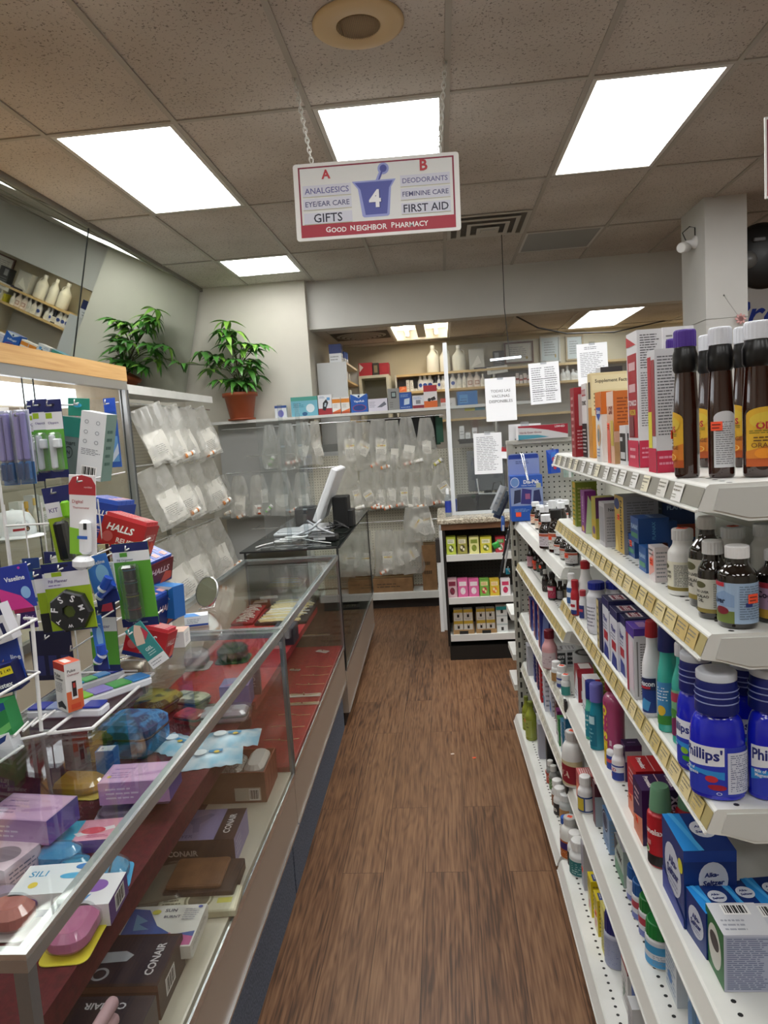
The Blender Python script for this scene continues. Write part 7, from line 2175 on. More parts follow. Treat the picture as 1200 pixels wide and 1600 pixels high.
t_ = tonic('brown tonic bottle with a white cap, middle of the front three', 1128, 747, 512, 39, 'd9dce4', -.95 + .9, tb, sticker=(-35, .35))
t_ = tonic('brown tonic bottle with a white cap and orange fruit label at the right edge', 1186, 746, 503, 46, 'd9dce4', .1, tl)
tonic('brown tonic bottle just behind the violet-capped one', 1060, 728, 530, 34, '4a2a8c', -PI / 2, tl)
tonic('brown tonic bottle behind the middle white-capped one', 1112, 730, 524, 38, 'd9dce4', -PI / 2, tl)
tonic('brown tonic bottle behind the right edge bottle', 1166, 730, 512, 38, 'd9dce4', -PI / 2, tl)

# ---- near bay, second shelf
pbox('green and gold herbal carton at the far end of the second shelf', 901, 823, 754, Z2, .055, .06, '7a8a2e', {'F': [('p', [(0, 0), (.6, 0), (1, 1), (.3, 1)], 'c9a83a'), ('l', .1, .1, .9, .9, 8, '4a6a1e')], 'R': [('l', .1, .1, .9, .9, 10, 'b4b06a')]}, 'X', group=GN)
pbox('purple vitamin carton with vertical lettering', 915, 834, 768, Z2, .055, .03, '7a2a7c', {'F': [('t', 'Neurobion', .5, .56, .62, 'ecdcec', 90, .05), ('e', .5, .1, .3, .07, 'c9a04a')], 'R': [('p', [(0, 0), (1, 0), (1, .5), (.3, .9)], 'c9dcb0')]}, 'X', group=GN)
pbox('yellow-green vitamin carton partly hidden behind the purple one', 932, 843, 778, Z2, .05, .05, 'a8a03a', {'F': [('r', 0, 0, 1, .45, 'b89a2a'), ('e', .5, .2, .3, .1, '5a3a7c')], 'R': [('r', 0, .5, 1, 1, '5a2a5c')]}, 'X', group=GN)
pbox('silver vitamin carton left of the gold-fronted one', 946, 855, 787, Z2, .06, .045, 'b4b2b6', {'F': [('r', .1, .1, .9, .9, '9a989c')], 'R': [('t', 'Neuro', .5, .85, .6, '3a3a3e', 0, .04), ('l', .1, .1, .9, .7, 9, '8a888c')]}, 'X', group=GN)
pbox('gold-fronted vitamin carton with a grey printed side', 976, 867, 777, Z2, .08, .075, '8f9096', {'F': [('r', 0, 0, 1, 1, 'c0a04a'), ('t', 'Neurobion', .74, .5, .86, '2a2418', -90, .05), ('e', .3, .85, .3, .1, '2a3a6c'), ('p', [(0, .0), (.4, 0), (.2, .3)], 'e0c878')], 'R': [('l', .1, .08, .9, .92, 18, '6a6a70')], 'T': [('r', .1, .1, .9, .9, 'a4a4aa')]}, 'X', group=GN, sticker=('F', .45, .62))
fx = {'F': [('t', 'FLANAX', .5, .62, .8, 'b4d0e8', 0, .05), ('r', .1, .18, .9, .38, '4a8a6a')], 'R': [('t', 'FLANAX', .5, .5, .7, '5a9ac8', 90, .03)], 'T': [('t', 'FLANAX', .5, .5, .7, 'b4d0e8', 0, .05)]}
pbox('lower blue pain relief carton under a twin beside the gold carton', 992, 873, 838, Z2, .055, .05, '1c4a8c', fx, 'X', group=GN, sticker=('F', .5, .6))
q_ = P(990, 872, 'z', Z2)
hh_ = round(height(q_.x, q_.y, Z2, 838), 3)
pbox('upper blue pain relief carton lying on its twin', 998, 850, 811, Z2 + hh_ + .0005, .06, .06, '1c4a8c', fx, 'X', group=GN)
pbox('blue pain relief carton lying in front of the stack', 1010, 896, 857, Z2, .05, .04, '2a5a9c', fx, 'X', group=GN)
pbox('upright dark blue pain relief carton farther back on the second shelf', 1036, 862, 779, Z2, .03, .07, '16386c', {'F': [('t', 'FLANAX', .5, .8, .8, 'a4c4e0', 0, .05), ('r', 0, .2, 1, .4, 'b04a2a')], 'R': [('t', 'FLANAX', .5, .82, .7, 'a4c4e0', 0, .05), ('r', 0, .25, 1, .5, 'a8482c')]}, 'X', group=GN)
pbox('blue pain relief carton with an orange band just left of the white oil bottle', 1044, 868, 815, Z2, .035, .02, '1f4a8a', {'F': [('t', 'FLANAX', .5, .75, .8, 'b4d0e8', 0, .05), ('r', 0, .1, 1, .35, 'c8582c')]}, 'X', group=GN)
pbox('small pinkish white carton with an orange price dot', 1024, 910, 856, Z2, .04, .025, 'd9cfd0', {'F': [('p', [(.1, .1), (.9, .3), (.8, .9), (.2, .6)], 'e4a49a'), ('l', .1, .7, .9, .95, 2, '6a6a70')], 'R': [('l', .1, .1, .9, .9, 7, '8a8a90')], 'T': [('r', .1, .1, .9, .9, 'd2ccce')]}, 'X', group=GN, sticker=('F', .5, .55))
ol = lambda bg, fg: (.10, .62, 170, bg, [('r', 0, 0, 1, .12, '8a7a3a'), ('e', .25, .82, .16, .1, '5a5a3a'), ('t', 'COD LIVER', .28, .62, .4, fg, 0, .06), ('t', 'BACALAO', .28, .48, .4, fg, 0, .06), ('t', 'OIL', .28, .36, .16, fg, 0, .06), ('r', .55, .14, .96, .92, 'c9c8be'), ('l', .57, .16, .94, .9, 14, '55554e')])
DKB = mat('140c08', .08, coat=1.0)
WC = 'd3d4d4'
pb('white cod oil bottle with a printed white cap', 1068, 932, 826, 46, Z2, 'e4e4e2', (.72, .17, WC), sh=.74, style='cos', lab=ol('dfdcc8', '2a2a24'), rz=-PI / 2 + .5, name='oil_bottle', group=GN, top_sticker=True)
pb('tall dark oil bottle behind the grey-labelled one', 1106, 950, 807, 54, Z2, DKB, (.48, .14, WC), sh=.7, lab=ol('c9c6ba', '2a2a24'), rz=-.7, name='oil_bottle', group=GN)
pb('dark oil bottle with a grey label and a white printed cap', 1115, 968, 845, 44, Z2, DKB, (.70, .17, WC), sh=.72, lab=ol('c4c2b6', '2a2a24'), rz=-.55, name='oil_bottle', group=GN)
lv = (.08, .66, 200, '9fb8d4', [('r', 0, 0, .45, .3, '6a7a3a'), ('e', .25, .3, .12, .1, '7a1c2a'), ('p', [(0, .6), (.3, .8), (.45, .7), (.45, .4), (0, .45)], '86a2c8'), ('r', .0, .9, .3, 1, 'c23040'), ('t', 'Liver', .2, .55, .24, '1c2440', 0, .06), ('l', .52, .1, .97, .95, 14, '6a7c94'), ('r', .6, .42, .7, .52, '2a3a7c')])
pb('dark cod oil bottle with a blue label and plain white cap', 1153, 983, 852, 58, Z2, DKB, (.62, .15, 'e6e6e6'), sh=.74, lab=lv, rz=-.35, name='oil_bottle', group=GN, sticker=(42, .38))
lp = (.08, .66, 200, 'a88aa8', [('r', 0, .0, 1, .25, 'b8923a'), ('r', .1, .85, .6, 1, 'a02a3a'), ('t', 'Cod Liver', .42, .66, .55, '2a1c34', 0, .06), ('t', 'Oil', .42, .5, .2, '2a1c34', 0, .06)])
pb('dark cod oil bottle with a mauve label at the right edge of the second shelf', 1214, 975, 858, 60, Z2, DKB, (.60, .15, 'd0d0d2'), sh=.74, lab=lp, rz=-.2, name='oil_bottle', group=GN)
pb('white-capped pale bottle behind the tall dark oil bottle', 1146, 912, 823, 44, Z2, 'cfcfcb', (.8, .2, WC), sh=.74, rz=0, name='oil_bottle', group=GN, top_sticker=True)
pb('white-capped pale bottle at the right edge behind the mauve label', 1196, 915, 818, 44, Z2, 'cfcfcb', (.8, .2, WC), sh=.74, rz=0, name='oil_bottle', group=GN)

# ---- near bay, third shelf
RC = 'a8202c'
pb('white laxative bottle with a narrow white cap at the far end of the third shelf', 894, 947, 896, 14, Z3, 'e2e6ea', (.75, .2, 'e6e6e6'), lab=(.1, .7, 160, '2f5a94', [('r', 0, .4, 1, .7, 'dfe4ea')]), name='pill_bottle', group=GN)
pb('tall white jug with a red cap at the far end of the third shelf', 917, 962, 876, 30, Z3, 'e4e4e4', (.5, .15, RC), sh=.5, lab=(.1, .5, 120, 'd8d4d8', SL('7a7a84', 6)), name='antacid_jug', group=GN)
pb('red and white bottle with a navy foot on the third shelf', 900, 962, 906, 14, Z3, 'b02430', (.8, .2, RC), lab=(.05, .55, 180, 'e6e6ea', [('r', 0, 0, 1, .3, '2a3a7c'), ('r', .1, .5, .9, .7, 'b02430')]), name='pill_bottle', group=GN)
pb('small white bottle with a navy label, third shelf far end', 912, 968, 922, 12, Z3, 'dfdfe2', (.8, .2, 'b03040'), lab=(.05, .6, 180, '24306c', [('r', .1, .5, .9, .7, 'c04050')]), name='pill_bottle', group=GN)
BC = '1c2c94'
pb('white powder bottle with a blue cap, left of the pair on the third shelf', 934, 992, 909, 30, Z3, 'd9dae0', (.86, .14, BC), sh=.82, lab=(.1, .7, 150, 'e2e2ea', [('r', 0, .0, .5, .6, '3a3a8c'), ('l', .5, .1, .95, .9, 6, '8a8a9a')]), name='powder_bottle', group=GN)
pb('white powder bottle with a blue cap, right of the pair on the third shelf', 962, 990, 908, 30, Z3, 'd2d2da', (.86, .14, BC), sh=.82, lab=(.1, .7, 150, 'd8d8e2', [('l', .1, .1, .9, .9, 6, '8a8a9a')]), name='powder_bottle', group=GN)
pbox('dark navy carton with a gold edge behind the fibre cartons', 941, 1020, 942, Z3, .05, .05, '1f2348', {'F': [('r', 0, 0, .5, 1, 'c9b98a'), ('l', .1, .1, .45, .9, 6, '6a6448')]}, 'X', group=GN)
ee = {'F': [('r', 0, .86, 1, 1, '1f1f5c'), ('r', .2, .3, .8, .45, 'b02a3a'), ('p', [(.1, .0), (.9, .0), (.8, .2), (.3, .25)], '2a3a8c'), ('t', 'Fiber', .5, .66, .6, '3a3a8a', 0, .06), ('l', .15, .48, .85, .58, 2, '7a7a94')], 'R': [('r', 0, .84, 1, 1, '1f1f54'), ('t', 'En', .25, .68, .3, '3a3a4a', 0, .08), ('r', .45, .58, .75, .68, 'a02438'), ('o', .6, .4, .12, .06, .3, '4a4a58'), ('o', .35, .2, .1, .06, .3, '4a4a58'), ('o', .65, .2, .1, .06, .3, '4a4a58')], 'T': [('r', 0, 0, 1, 1, '1c1c4c'), ('r', .15, .2, .85, .75, 'e6e0e4'), ('r', .2, .28, .8, .68, '8a1c3c'), ('t', 'EnEE', .5, .48, .5, 'ecdce0', 0, .08)]}
pbox('navy-topped enema carton, farthest of the three on the third shelf', 953, 1033, 940, Z3, .065, .06, 'd9dbe6', ee, 'X', group=GN)
pbox('navy-topped enema carton, middle of the three on the third shelf', 966, 1050, 957, Z3, .065, .06, 'd9dbe6', ee, 'X', group=GN)
pbox('navy-topped enema carton, nearest of the three on the third shelf', 979, 1061, 967, Z3, .065, .055, 'd9dbe6', ee, 'X', group=GN)
pbox('violet-topped white carton with a pink edge on the third shelf', 993, 1093, 983, Z3, .06, .045, 'cfcfd4', {'F': [('r', .0, .0, .25, .9, 'a83048'), ('r', 0, .86, 1, 1, '4a2a94'), ('r', .4, .1, .9, .8, 'd8c8d4')], 'R': [('r', 0, .9, 1, 1, '4a2a94'), ('l', .25, .06, .85, .8, 20, '6a6a6c'), ('r', .1, .04, .16, .82, '7a7a7c')], 'T': [('r', 0, 0, 1, 1, '5a3aa4'), ('r', .2, .3, .8, .7, 'b08ac0')]}, 'X', group=GN)
gav = (.06, .52, 150, 'dfe3ec', [('r', 0, 0, 1, .62, '1f3a84'), ('p', [(.2, .1), (.5, .4), (.8, .3), (.7, .05)], '4a9ad0'), ('r', 0, .62, 1, .95, '222a54'), ('t', 'Gaviscon', .5, .80, .9, 'eef0f6', 0, .06), ('r', .2, .66, .8, .72, 'c22a3a')])
pb('white antacid bottle with a red cap and a waisted neck', 1021, 1122, 970, 34, Z3, 'e6e6ea', (.58, .17, RC, True, .9), sh=.60, style='cos', lab=gav, rz=-PI / 2 + .45, sx=.75, sy=1.0, name='antacid_bottle', group=GN)
TQ = mat('3fb4a4', .25, coat=.5)
tql = (.10, .62, 150, '3f8ac4', [('r', 0, .0, 1, .22, '3f8a3a'), ('e', .6, .33, .18, .12, 'e0b83a'), ('l', .1, .55, .9, .9, 5, 'dfeaf2')])
pb('teal antacid bottle with a tall navy dose cup', 1046, 1146, 978, 36, Z3, TQ, (.82, .24, '1a2360', False, .96), sh=.66, lab=tql, rz=-PI / 2 + .4, sx=.75, sy=1.0, name='antacid_bottle', group=GN)
tq2 = (.10, .62, 150, '7ab48a', [('p', [(0, 0), (1, 0), (.8, .5), (.2, .3)], '7a2a5a'), ('r', 0, .75, 1, .95, 'b03a54'), ('e', .5, .5, .2, .1, '4a8a3a')])
pb('teal antacid bottle with a ribbed white cap', 1069, 1166, 1004, 38, Z3, TQ, (.62, .13, 'd8dade'), sh=.66, lab=tq2, rz=-PI / 2 + .4, sx=.75, sy=1.0, name='antacid_bottle', group=GN)
PHB = mat('1420c0', .18, coat=.6)
phl = lambda f: (.06, .62, 190, '2a3ab8', [('p', [(0, .55), (.56, .62), (.56, 1), (0, 1)], 'e6e8f0'), ('t', "Phillips'", .28, .80, .52, '1c2878', 0, .06), ('p', [(0, .3), (.3, .42), (.56, .34), (.56, .5), (0, .52)], '2f8fd8'), ('e', .42, .34, .07, .07, f), ('e', .48, .18, .1, .06, 'a01c34' if f == 'c8303c' else '3f9a2c'), ('t', 'Milk of', .14, .50, .15, 'eef0f6', 0, .03), ('t', 'Magnesia', .17, .41, .2, 'eef0f6', 0, .03), ('o', .5, .06, .03, .03, .3, 'd8dcf0'), ('r', .59, .06, .985, .9, 'd0d4e4'), ('l', .62, .1, .96, .86, 18, '5a648c')])


def phil(label, u, v_, vt, w, rz, f):
    t = pb(label, u, v_, vt, w, Z3, PHB, (.80, .29, '101c6a', False, .93), sh=.64, style='round', nr=round(proj_r(P(u, v_, 'z', Z3), w) * .72, 4), lab=phl(f), rz=rz, sx=1, sy=.72, name='magnesia_bottle', group='blue magnesia bottles on the third shelf')
    cap = [c for c in t.children if c.name.startswith('cap')][0]
    r = [c for c in t.children][0]
    me = cap.data
    rr = max(x.co.x for x in me.vertices); hh = max(x.co.z for x in me.vertices)
    q = MB(); q.lathe([(rr * .93, 0), (rr * .93, hh * .18), (rr * .86, hh * .22), (rr * .5, hh * .225)], mat('c9cdd6', .3), 28)
    q.build('inner_cap', t, (0, 0, cap.location.z + hh * .93))
    q = MB()
    for k in range(3):
        q.lathe([(rr * 1.0, hh * (.3 + .18 * k)), (rr * 1.012, hh * (.3 + .18 * k) + .001), (rr * 1.0, hh * (.3 + .18 * k) + .002)], mat('8a94c8', .4), 28, cap=False)
    q.build('dose_mark', t, (0, 0, cap.location.z))
    return t


phil('blue magnesia bottle with a green-leaf label, behind the front one', 1090, 1212, 1028, 62, -.85, '8ac03a')
phil('blue magnesia bottle with a cherry label at the front of the third shelf', 1122, 1256, 1056, 80, -.28, 'c8303c')
phil('blue magnesia bottle at the right edge of the third shelf', 1206, 1254, 1050, 84, .5, 'c8303c')
phil('blue magnesia bottle half hidden behind the two front ones', 1166, 1190, 1040, 60, -.2, '8ac03a')

# ---- near bay, fourth shelf
rw = {'F': [('p', [(0, .2), (.6, .9), (1, .7), (1, .0), (0, 0)], 'dfe3ea'), ('l', .1, .1, .9, .3, 2, '7a7a84')], 'T': [('r', .1, .2, .9, .9, 'e0dcdc')], 'R': [('p', [(0, .8), (1, .4), (1, 1), (0, 1)], 'b02a3a'), ('r', .2, .1, .8, .35, 'c8d0d8')]}
pbox('red and white carton with a silver top, left of the lotions', 904, 1098, 1046, Z4, .06, .05, '8a1c2c', rw, 'X', group=GN)
pbox('red and white carton with a swoosh side next to the lotions', 916, 1122, 1062, Z4, .05, .045, 'd9dbe0', rw, 'X', group=GN)
pbox('yellow-olive carton behind the red and white cartons', 933, 1092, 1046, Z4, .05, .05, '8a8a2e', {'R': [('l', .1, .2, .9, .8, 4, 'c9c46a')]}, 'X', group=GN)
MINT = mat('58b8a0', .3)
pb('mint lotion bottle with a navy cap on the fourth shelf', 926, 1158, 1064, 20, Z4, MINT, (.85, .3, '1c2a7c', False), sh=.66, lab=(.08, .7, 150, '2a8a9c', [('l', .1, .2, .9, .9, 4, 'cfe8e4')]), sx=.7, name='lotion_bottle', group=GN)
pb('teal lotion bottle with a lilac cap on the fourth shelf', 935, 1174, 1068, 24, Z4, mat('1f8aa0', .3), (.85, .27, '6a6ab8', False), sh=.64, lab=(.08, .72, 150, '12708a', [('r', .4, .7, .9, .95, 'b9dce4'), ('l', .1, .1, .9, .6, 4, '8ac8d4')]), sx=.7, name='lotion_bottle', group=GN)
pb('pink stomach relief bottle with a yellow-ringed maroon cap', 962, 1204, 1062, 42, Z4, mat('b04a78', .3, coat=.4), (.60, .12, '7a1c34', True), sh=.84, style='round', lab=(.02, .86, 60, 'b02a6c', [('r', 0, 0, 1, .4, 'd8b82a'), ('t', 'Bismol', .5, .6, .8, 'e8d23a', 90, .06)]), sx=1, sy=.75, rz=-PI / 2 + .0, name='stomach_relief_bottle', group=GN)
pb('small white vitamin bottle behind its twin on the fourth shelf', 960, 1205, 1154, 22, Z4, 'e6e6ea', (.72, .2, 'eaeaec'), lab=(.05, .6, 180, '2a3f94', [('r', .1, .5, .9, .75, 'd0505a')]), group=GN)
pb('small white vitamin bottle with a red and blue label on the fourth shelf', 968, 1222, 1166, 22, Z4, 'e6e6ea', (.72, .2, 'eaeaec'), lab=(.05, .6, 180, '2a3f94', [('r', .0, .55, 1, .9, 'dfe2ea'), ('t', 'ACID', .4, .7, .5, 'c03040', 0, .06), ('e', .3, .25, .12, .1, 'd8742a')]), rz=-1.1, group=GN)
pbox('purple-topped slim carton right of the small white bottles', 978, 1222, 1166, Z4, .04, .04, '3a1a4c', {'T': [('r', 0, 0, 1, 1, '2c1440'), ('t', 'senna', .5, .5, .5, 'b08ac8', 90)], 'R': [('r', 0, .55, 1, .85, 'a8a4a8')], 'F': [('p', [(0, 0), (1, 0), (.5, .5)], 'c06a8a'), ('l', .1, .5, .9, .9, 4, 'a088b0')]}, 'X', group=GN)
pru = lambda c, n: {'T': [('r', 0, 0, 1, 1, c)] + [('r', 0, .32 * k + .30, 1, .32 * k + .315, 'd8b0b4') for k in range(3)] + [('t', n, .5, .16 + .32 * k, .7, 'f0e4e6', 0, .08) for k in range(3)], 'F': [('r', 0, .4, 1, 1, c), ('p', [(0, 0), (1, 0), (1, .5), (0, .3)], 'd8856a'), ('l', .2, .6, .8, .9, 3, 'e0c0c4')], 'R': [('t', n[:4] + 'lax', .45, .5, .8, 'd8c8e0', 90, .04), ('l', .75, .1, .95, .9, 2, 'b0a0c0')]}
pbox('red laxative multipack carton with white lettering on top', 996, 1288, 1206, Z4, .075, .13, 'b41c24', pru('b41c24', 'Prunelax'), 'X', group=GN, sticker=('F', .3, .3))
pbox('purple laxative multipack carton with white lettering on top', 1005, 1322, 1236, Z4, .07, .14, '34164e', pru('34164e', 'Prunelax'), 'X', group=GN, sticker=('F', .4, .3))
GCAP = mat('6c9c7c', .3, coat=.3)
rl = (.04, .88, 220, 'b81c28', [('t', 'Prunelax', .40, .72, .6, 'f0e6e6', 0, .06), ('r', .0, .0, 1, .22, '1c181a'), ('e', .28, .3, .09, .08, 'd8e0c8'), ('e', .28, .3, .06, .05, '4a8a3a'), ('l', .7, .3, .95, .85, 8, 'e0b0b0'), ('r', .30, .42, .42, .52, 'd08a8a')])
t_ = pb('red tonic canister with a translucent green cap, front one', 1034, 1358, 1228, 40, Z4, 'a81c26', (.84, .30, '6c9c7c', False, .86), sh=.90, style='round', lab=rl, rz=-.75, name='laxative_bottle', group=GN)
t_ = pb('red tonic canister with a green cap behind the big blue carton', 1078, 1335, 1234, 40, Z4, 'a81c26', (.84, .30, '6c9c7c', False, .86), sh=.90, style='round', lab=rl, rz=-.4, name='laxative_bottle', group=GN)
AL = '0c2f78'
alf = [('r', 0, .86, 1, 1, '0f3f9c'), ('e', .56, .64, .28, .22, 'd4d9e4'), ('e', .44, .5, .1, .09, 'd4d9e4'), ('e', .68, .5, .12, .09, 'd4d9e4'), ('t', 'Alka-', .52, .70, .28, '1a2f74', 6, .08, .2), ('t', 'Seltzer', .56, .60, .42, '1a2f74', 6, .08, .2)]
als = [('e', .5, .5, .38, .32, 'c9cede'), ('t', 'Alka-', .5, .6, .4, '1a2f74', 10, .08, .2), ('t', 'Seltzer', .5, .46, .55, '1a2f74', 10, .08, .2), ('l', .25, .26, .75, .38, 2, '8a90ac'), ('e', .88, .75, .1, .09, 'd8d23a'), ('p', [(0, 0), (1, .0), (1, .12), (0, .3)], '3a4aa0')]
alt = [('r', 0, .0, .35, 1, '1f8fe0'), ('e', .62, .55, .24, .22, 'd9dde8'), ('t', 'Alka-', .6, .62, .25, '1a2f74', 0, .08, .2), ('t', 'Seltzer', .62, .48, .34, '1a2f74', 0, .08, .2), ('p', [(.3, 0), (.4, 0), (.2, 1), (.1, 1)], '4ab0f0')]
pbox('big dark blue effervescent tablet carton on the fourth shelf', 1070, 1452, 1330, Z4, .088, .12, AL, {'F': alf, 'L': als, 'T': alt}, 'Y', .0, GN)
alsm = {'F': [('r', 0, .0, 1, .14, '0a2460'), ('r', .1, .3, .3, .42, '3a6ac0'), ('o', .2, .1, .06, .05, .3, 'a8b4d8')], 'L': als[:4], 'T': alt}
for i, (u, vb, vt) in enumerate(((1104, 1500, 1428), (1149, 1492, 1421), (1192, 1485, 1414))):
    pbox('small blue effervescent tablet carton, %s of the row of three' % ('leftmost', 'middle', 'rightmost')[i], u, vb, vt, Z4, .062, .07, AL, alsm, 'Y', .12, GN)
pbox('white backed carton with a green side and barcode, nearest on the fourth shelf', 1132, 1550, 1462, Z4, .075, .075, 'b9bccc', {'F': [('r', .03, .03, .97, .97, 'a4a9be'), ('l', .06, .04, .94, .95, 26, '5a6284')], 'L': [('r', .0, .0, 1, 1, '2a6a3a'), ('e', .5, .5, .36, .38, 'd4d4cc'), ('e', .5, .6, .25, .15, '3a3234')], 'T': [('r', 0, 0, 1, 1, 'd6d8de'), ('bar', .25, .62, .8, .94), ('l', .1, .1, .7, .5, 3, 'a4a8b4')]}, 'Y', .0, GN, sticker=None)
pbox('white carton with a red edge and barcode at the lower right edge', 1196, 1548, 1462, Z4, .075, .075, 'ccced8', {'F': [('r', 0, .0, .25, .8, 'a82a34'), ('e', .6, .5, .4, .3, '2a6a4a'), ('r', 0, 0, .3, .2, '24348c')], 'L': [('r', 0, 0, 1, 1, 'b02a34')], 'T': [('bar', .2, .55, .8, .92)]}, 'Y', .0, GN)

# ---- near bay, fifth shelf
pb('white supplement bottle with a red dot cap at the far end of the fifth shelf', 897, 1232, 1142, 34, Z5, 'dcdcda', (.62, .16, 'c4c4c2'), sh=.62, style='round', lab=(.06, .58, 200, 'c8bc94', [('p', [(0, .2), (1, .0), (1, .75), (0, .95)], '8a1c2c'), ('t', 'VITA', .4, .5, .5, 'e0c8b8', -8, .06)]), rz=-1.0, group=GN, top_sticker=True)
pbox('pink carton of throat tablets behind the white tablet bottle', 907, 1258, 1214, Z5, .06, .05, 'c46a6a', {'T': [('l', .1, .1, .9, .9, 6, 'e8dcdc')], 'F': [('r', 0, 0, 1, .6, 'e88a6a')]}, 'X', group=GN)
pb('white tablet bottle with a yellow and blue label on the fifth shelf', 916, 1272, 1212, 24, Z5, 'dfdfe0', (.75, .22, 'e8e8e8'), lab=(.06, .6, 200, '2c4a84', [('r', .3, .1, .6, .9, 'c9b23a'), ('r', .65, .1, .95, .9, 'd4d6dc')]), rz=-.8, group=GN)
pbox('dark maroon carton with a pale top left of the blue carton', 931, 1292, 1226, Z5, .035, .045, '501a2a', {'T': [('r', .05, .05, .95, .95, 'c9a8ac'), ('bar', .5, .5, .8, .9)], 'R': [('r', 0, 0, 1, .7, '9aa4ac')], 'F': [('r', .1, .1, .9, .6, '7a3a4c')]}, 'X', group=GN)
pbox('blue carton with a dark oval emblem on the fifth shelf', 953, 1336, 1282, Z5, .08, .05, '7a9ac0', {'F': [('e', .4, .72, .4, .3, '16204c'), ('o', .4, .72, .34, .24, .1, 'c4d0e4'), ('l', .1, .1, .9, .35, 3, '3a5a94')], 'R': [('l', .1, .1, .9, .9, 8, '8a9aac')], 'T': [('r', 0, 0, 1, 1, '5a86b8')]}, 'X', group=GN)
pbox('silver and green carton with black lettering on the fifth shelf', 975, 1388, 1332, Z5, .09, .05, 'a4b4ac', {'F': [('r', 0, 0, 1, .35, '5a8a6a'), ('t', 'max', .55, .62, .6, '1c1c28', 0, .08), ('p', [(0, .5), (.4, .9), (.1, 1), (0, 1)], '2a2c3a')], 'R': [('r', .2, .1, .8, .6, 'c4ccd0'), ('l', .25, .12, .75, .58, 5, '8a949c')], 'T': [('r', 0, 0, 1, 1, '9a9ca4')]}, 'X', group=GN)
for i, (u, vb, vt, w_, c, lc) in enumerate(((996, 1412, 1352, 30, '1c5aa0', 'd8dce4'), (1006, 1442, 1376, 34, '1c5aa0', 'b04050'), (1018, 1470, 1400, 36, '1f7a3a', 'b0384a'), (1033, 1515, 1436, 46, '17803a', '3a94c8'))):
    pb(('small white tub with a blue lid, farthest of the four', 'white tub with a blue lid and red band', 'white tub with a green lid and red band', 'large white tub with a bright green lid')[i] + ' on the fifth shelf', u, vb, vt, w_, Z5, 'd9dbe0', (.96, .34, c, True, .97), sh=.88, style='round', lab=(.06, .85, 200, 'd2d6de', [('r', 0, .55, 1, .9, lc), ('r', 0, .0, 1, .3, '6a74b4' if i != 3 else '4aa0d8'), ('l', .5, .1, .95, .5, 5, '8a8c9a')]), rz=-.8, name='antacid_tub', group=GN)
pbox('white carton with a blue top, nearest the green-lidded tub', 1058, 1576, 1492, Z5, .07, .045, 'c9d0d8', {'F': [('l', .1, .1, .9, .8, 8, '7a94b4'), ('e', .4, .3, .2, .1, '4a7ab8')], 'R': [('r', .5, .0, 1, 1, '9a9c98')], 'T': [('r', 0, 0, 1, 1, '3a78b8')]}, 'X', group=GN)
for i in range(3):
    pbox('slim blue-grey carton, %s in the row at the bottom right' % ORD[i], 1082 + 13 * i, 1622 + 18 * i, 1518 + 14 * i, Z5, .022, .08, ('8aa8c4', '9a8a80', 'a4b4c4')[i], {'F': [('p', [(0, 0), (1, .2), (1, .6), (0, .4)], '5a86b8'), ('l', .1, .6, .9, .95, 3, 'd4dce4')]}, 'X', group=GN)

# ---- base deck, near part
pb('pale bottle with a white cap, farthest of the vitamin row on the base deck', 872, 1262, 1218, 18, Z6, 'd4d4d2', (.85, .24, 'e6e6e4'), lab=(.05, .6, 200, '8a5a3a', []), group=GN)
pb('white vitamin bottle with a dark label on the base deck', 876, 1276, 1230, 20, Z6, 'dadad8', (.85, .24, 'e6e6e4'), lab=(.05, .6, 200, '2a2426', [('t', 'Men', .5, .5, .5, 'd8d4cc', 0, .06)]), group=GN)
pb('clear-lidded white vitamin bottle on the base deck', 886, 1282, 1240, 22, Z6, 'bfc4c4', (.85, .26, 'd8dada'), lab=(.05, .55, 200, 'a87a4a', []), group=GN)
pb('white vitamin bottle with a blue cap on the base deck', 885, 1318, 1276, 18, Z6, 'd8d8d4', (.85, .26, '2a5ab0'), lab=(.05, .55, 200, '7a2a2a', []), group=GN)
pb('large white supplement bottle with a red dot on its cap, base deck', 893, 1346, 1276, 32, Z6, 'd6d6d2', (.62, .18, 'bcbcba'), sh=.62, style='round', lab=(.06, .58, 200, 'b0602a', [('r', 0, .5, 1, .9, '3a2a6c'), ('l', .1, .1, .9, .4, 3, 'e0c8a8')]), rz=-1.0, group=GN, top_sticker=True)
pb('white bottle with a black label below the red-dotted bottle', 901, 1358, 1300, 26, Z6, 'dadad8', (.8, .24, 'e2e2e0'), lab=(.06, .58, 200, '1c1a1a', [('l', .1, .2, .9, .8, 3, 'c8c0b0')]), group=GN)
pb('white bottle with a yellow square on its cap, base deck', 907, 1372, 1312, 32, Z6, 'd4d6d6', (.78, .26, 'e0e0de'), lab=(.06, .62, 200, '1f6a6c', [('l', .5, .1, .95, .9, 5, 'b4d0d0')]), rz=-1.0, group=GN)
pbox('blue-topped slim carton behind the white bottles on the base deck', 922, 1378, 1336, Z6, .05, .05, 'b9aeb0', {'T': [('r', 0, 0, 1, 1, '2a5aa4')], 'F': [('r', 0, .7, 1, 1, '2a5aa4'), ('r', .1, .3, .9, .6, '8a3a4a')], 'R': [('l', .1, .1, .9, .9, 6, '8a8488')]}, 'X', group=GN)
pbox('grey-lilac slim carton before the blue-topped carton on the base deck', 913, 1392, 1320, Z6, .035, .03, 'b4b4c0', {'F': [('l', .1, .1, .9, .9, 10, '8a8a9c')]}, 'X', group=GN, sticker=('F', .5, .4))
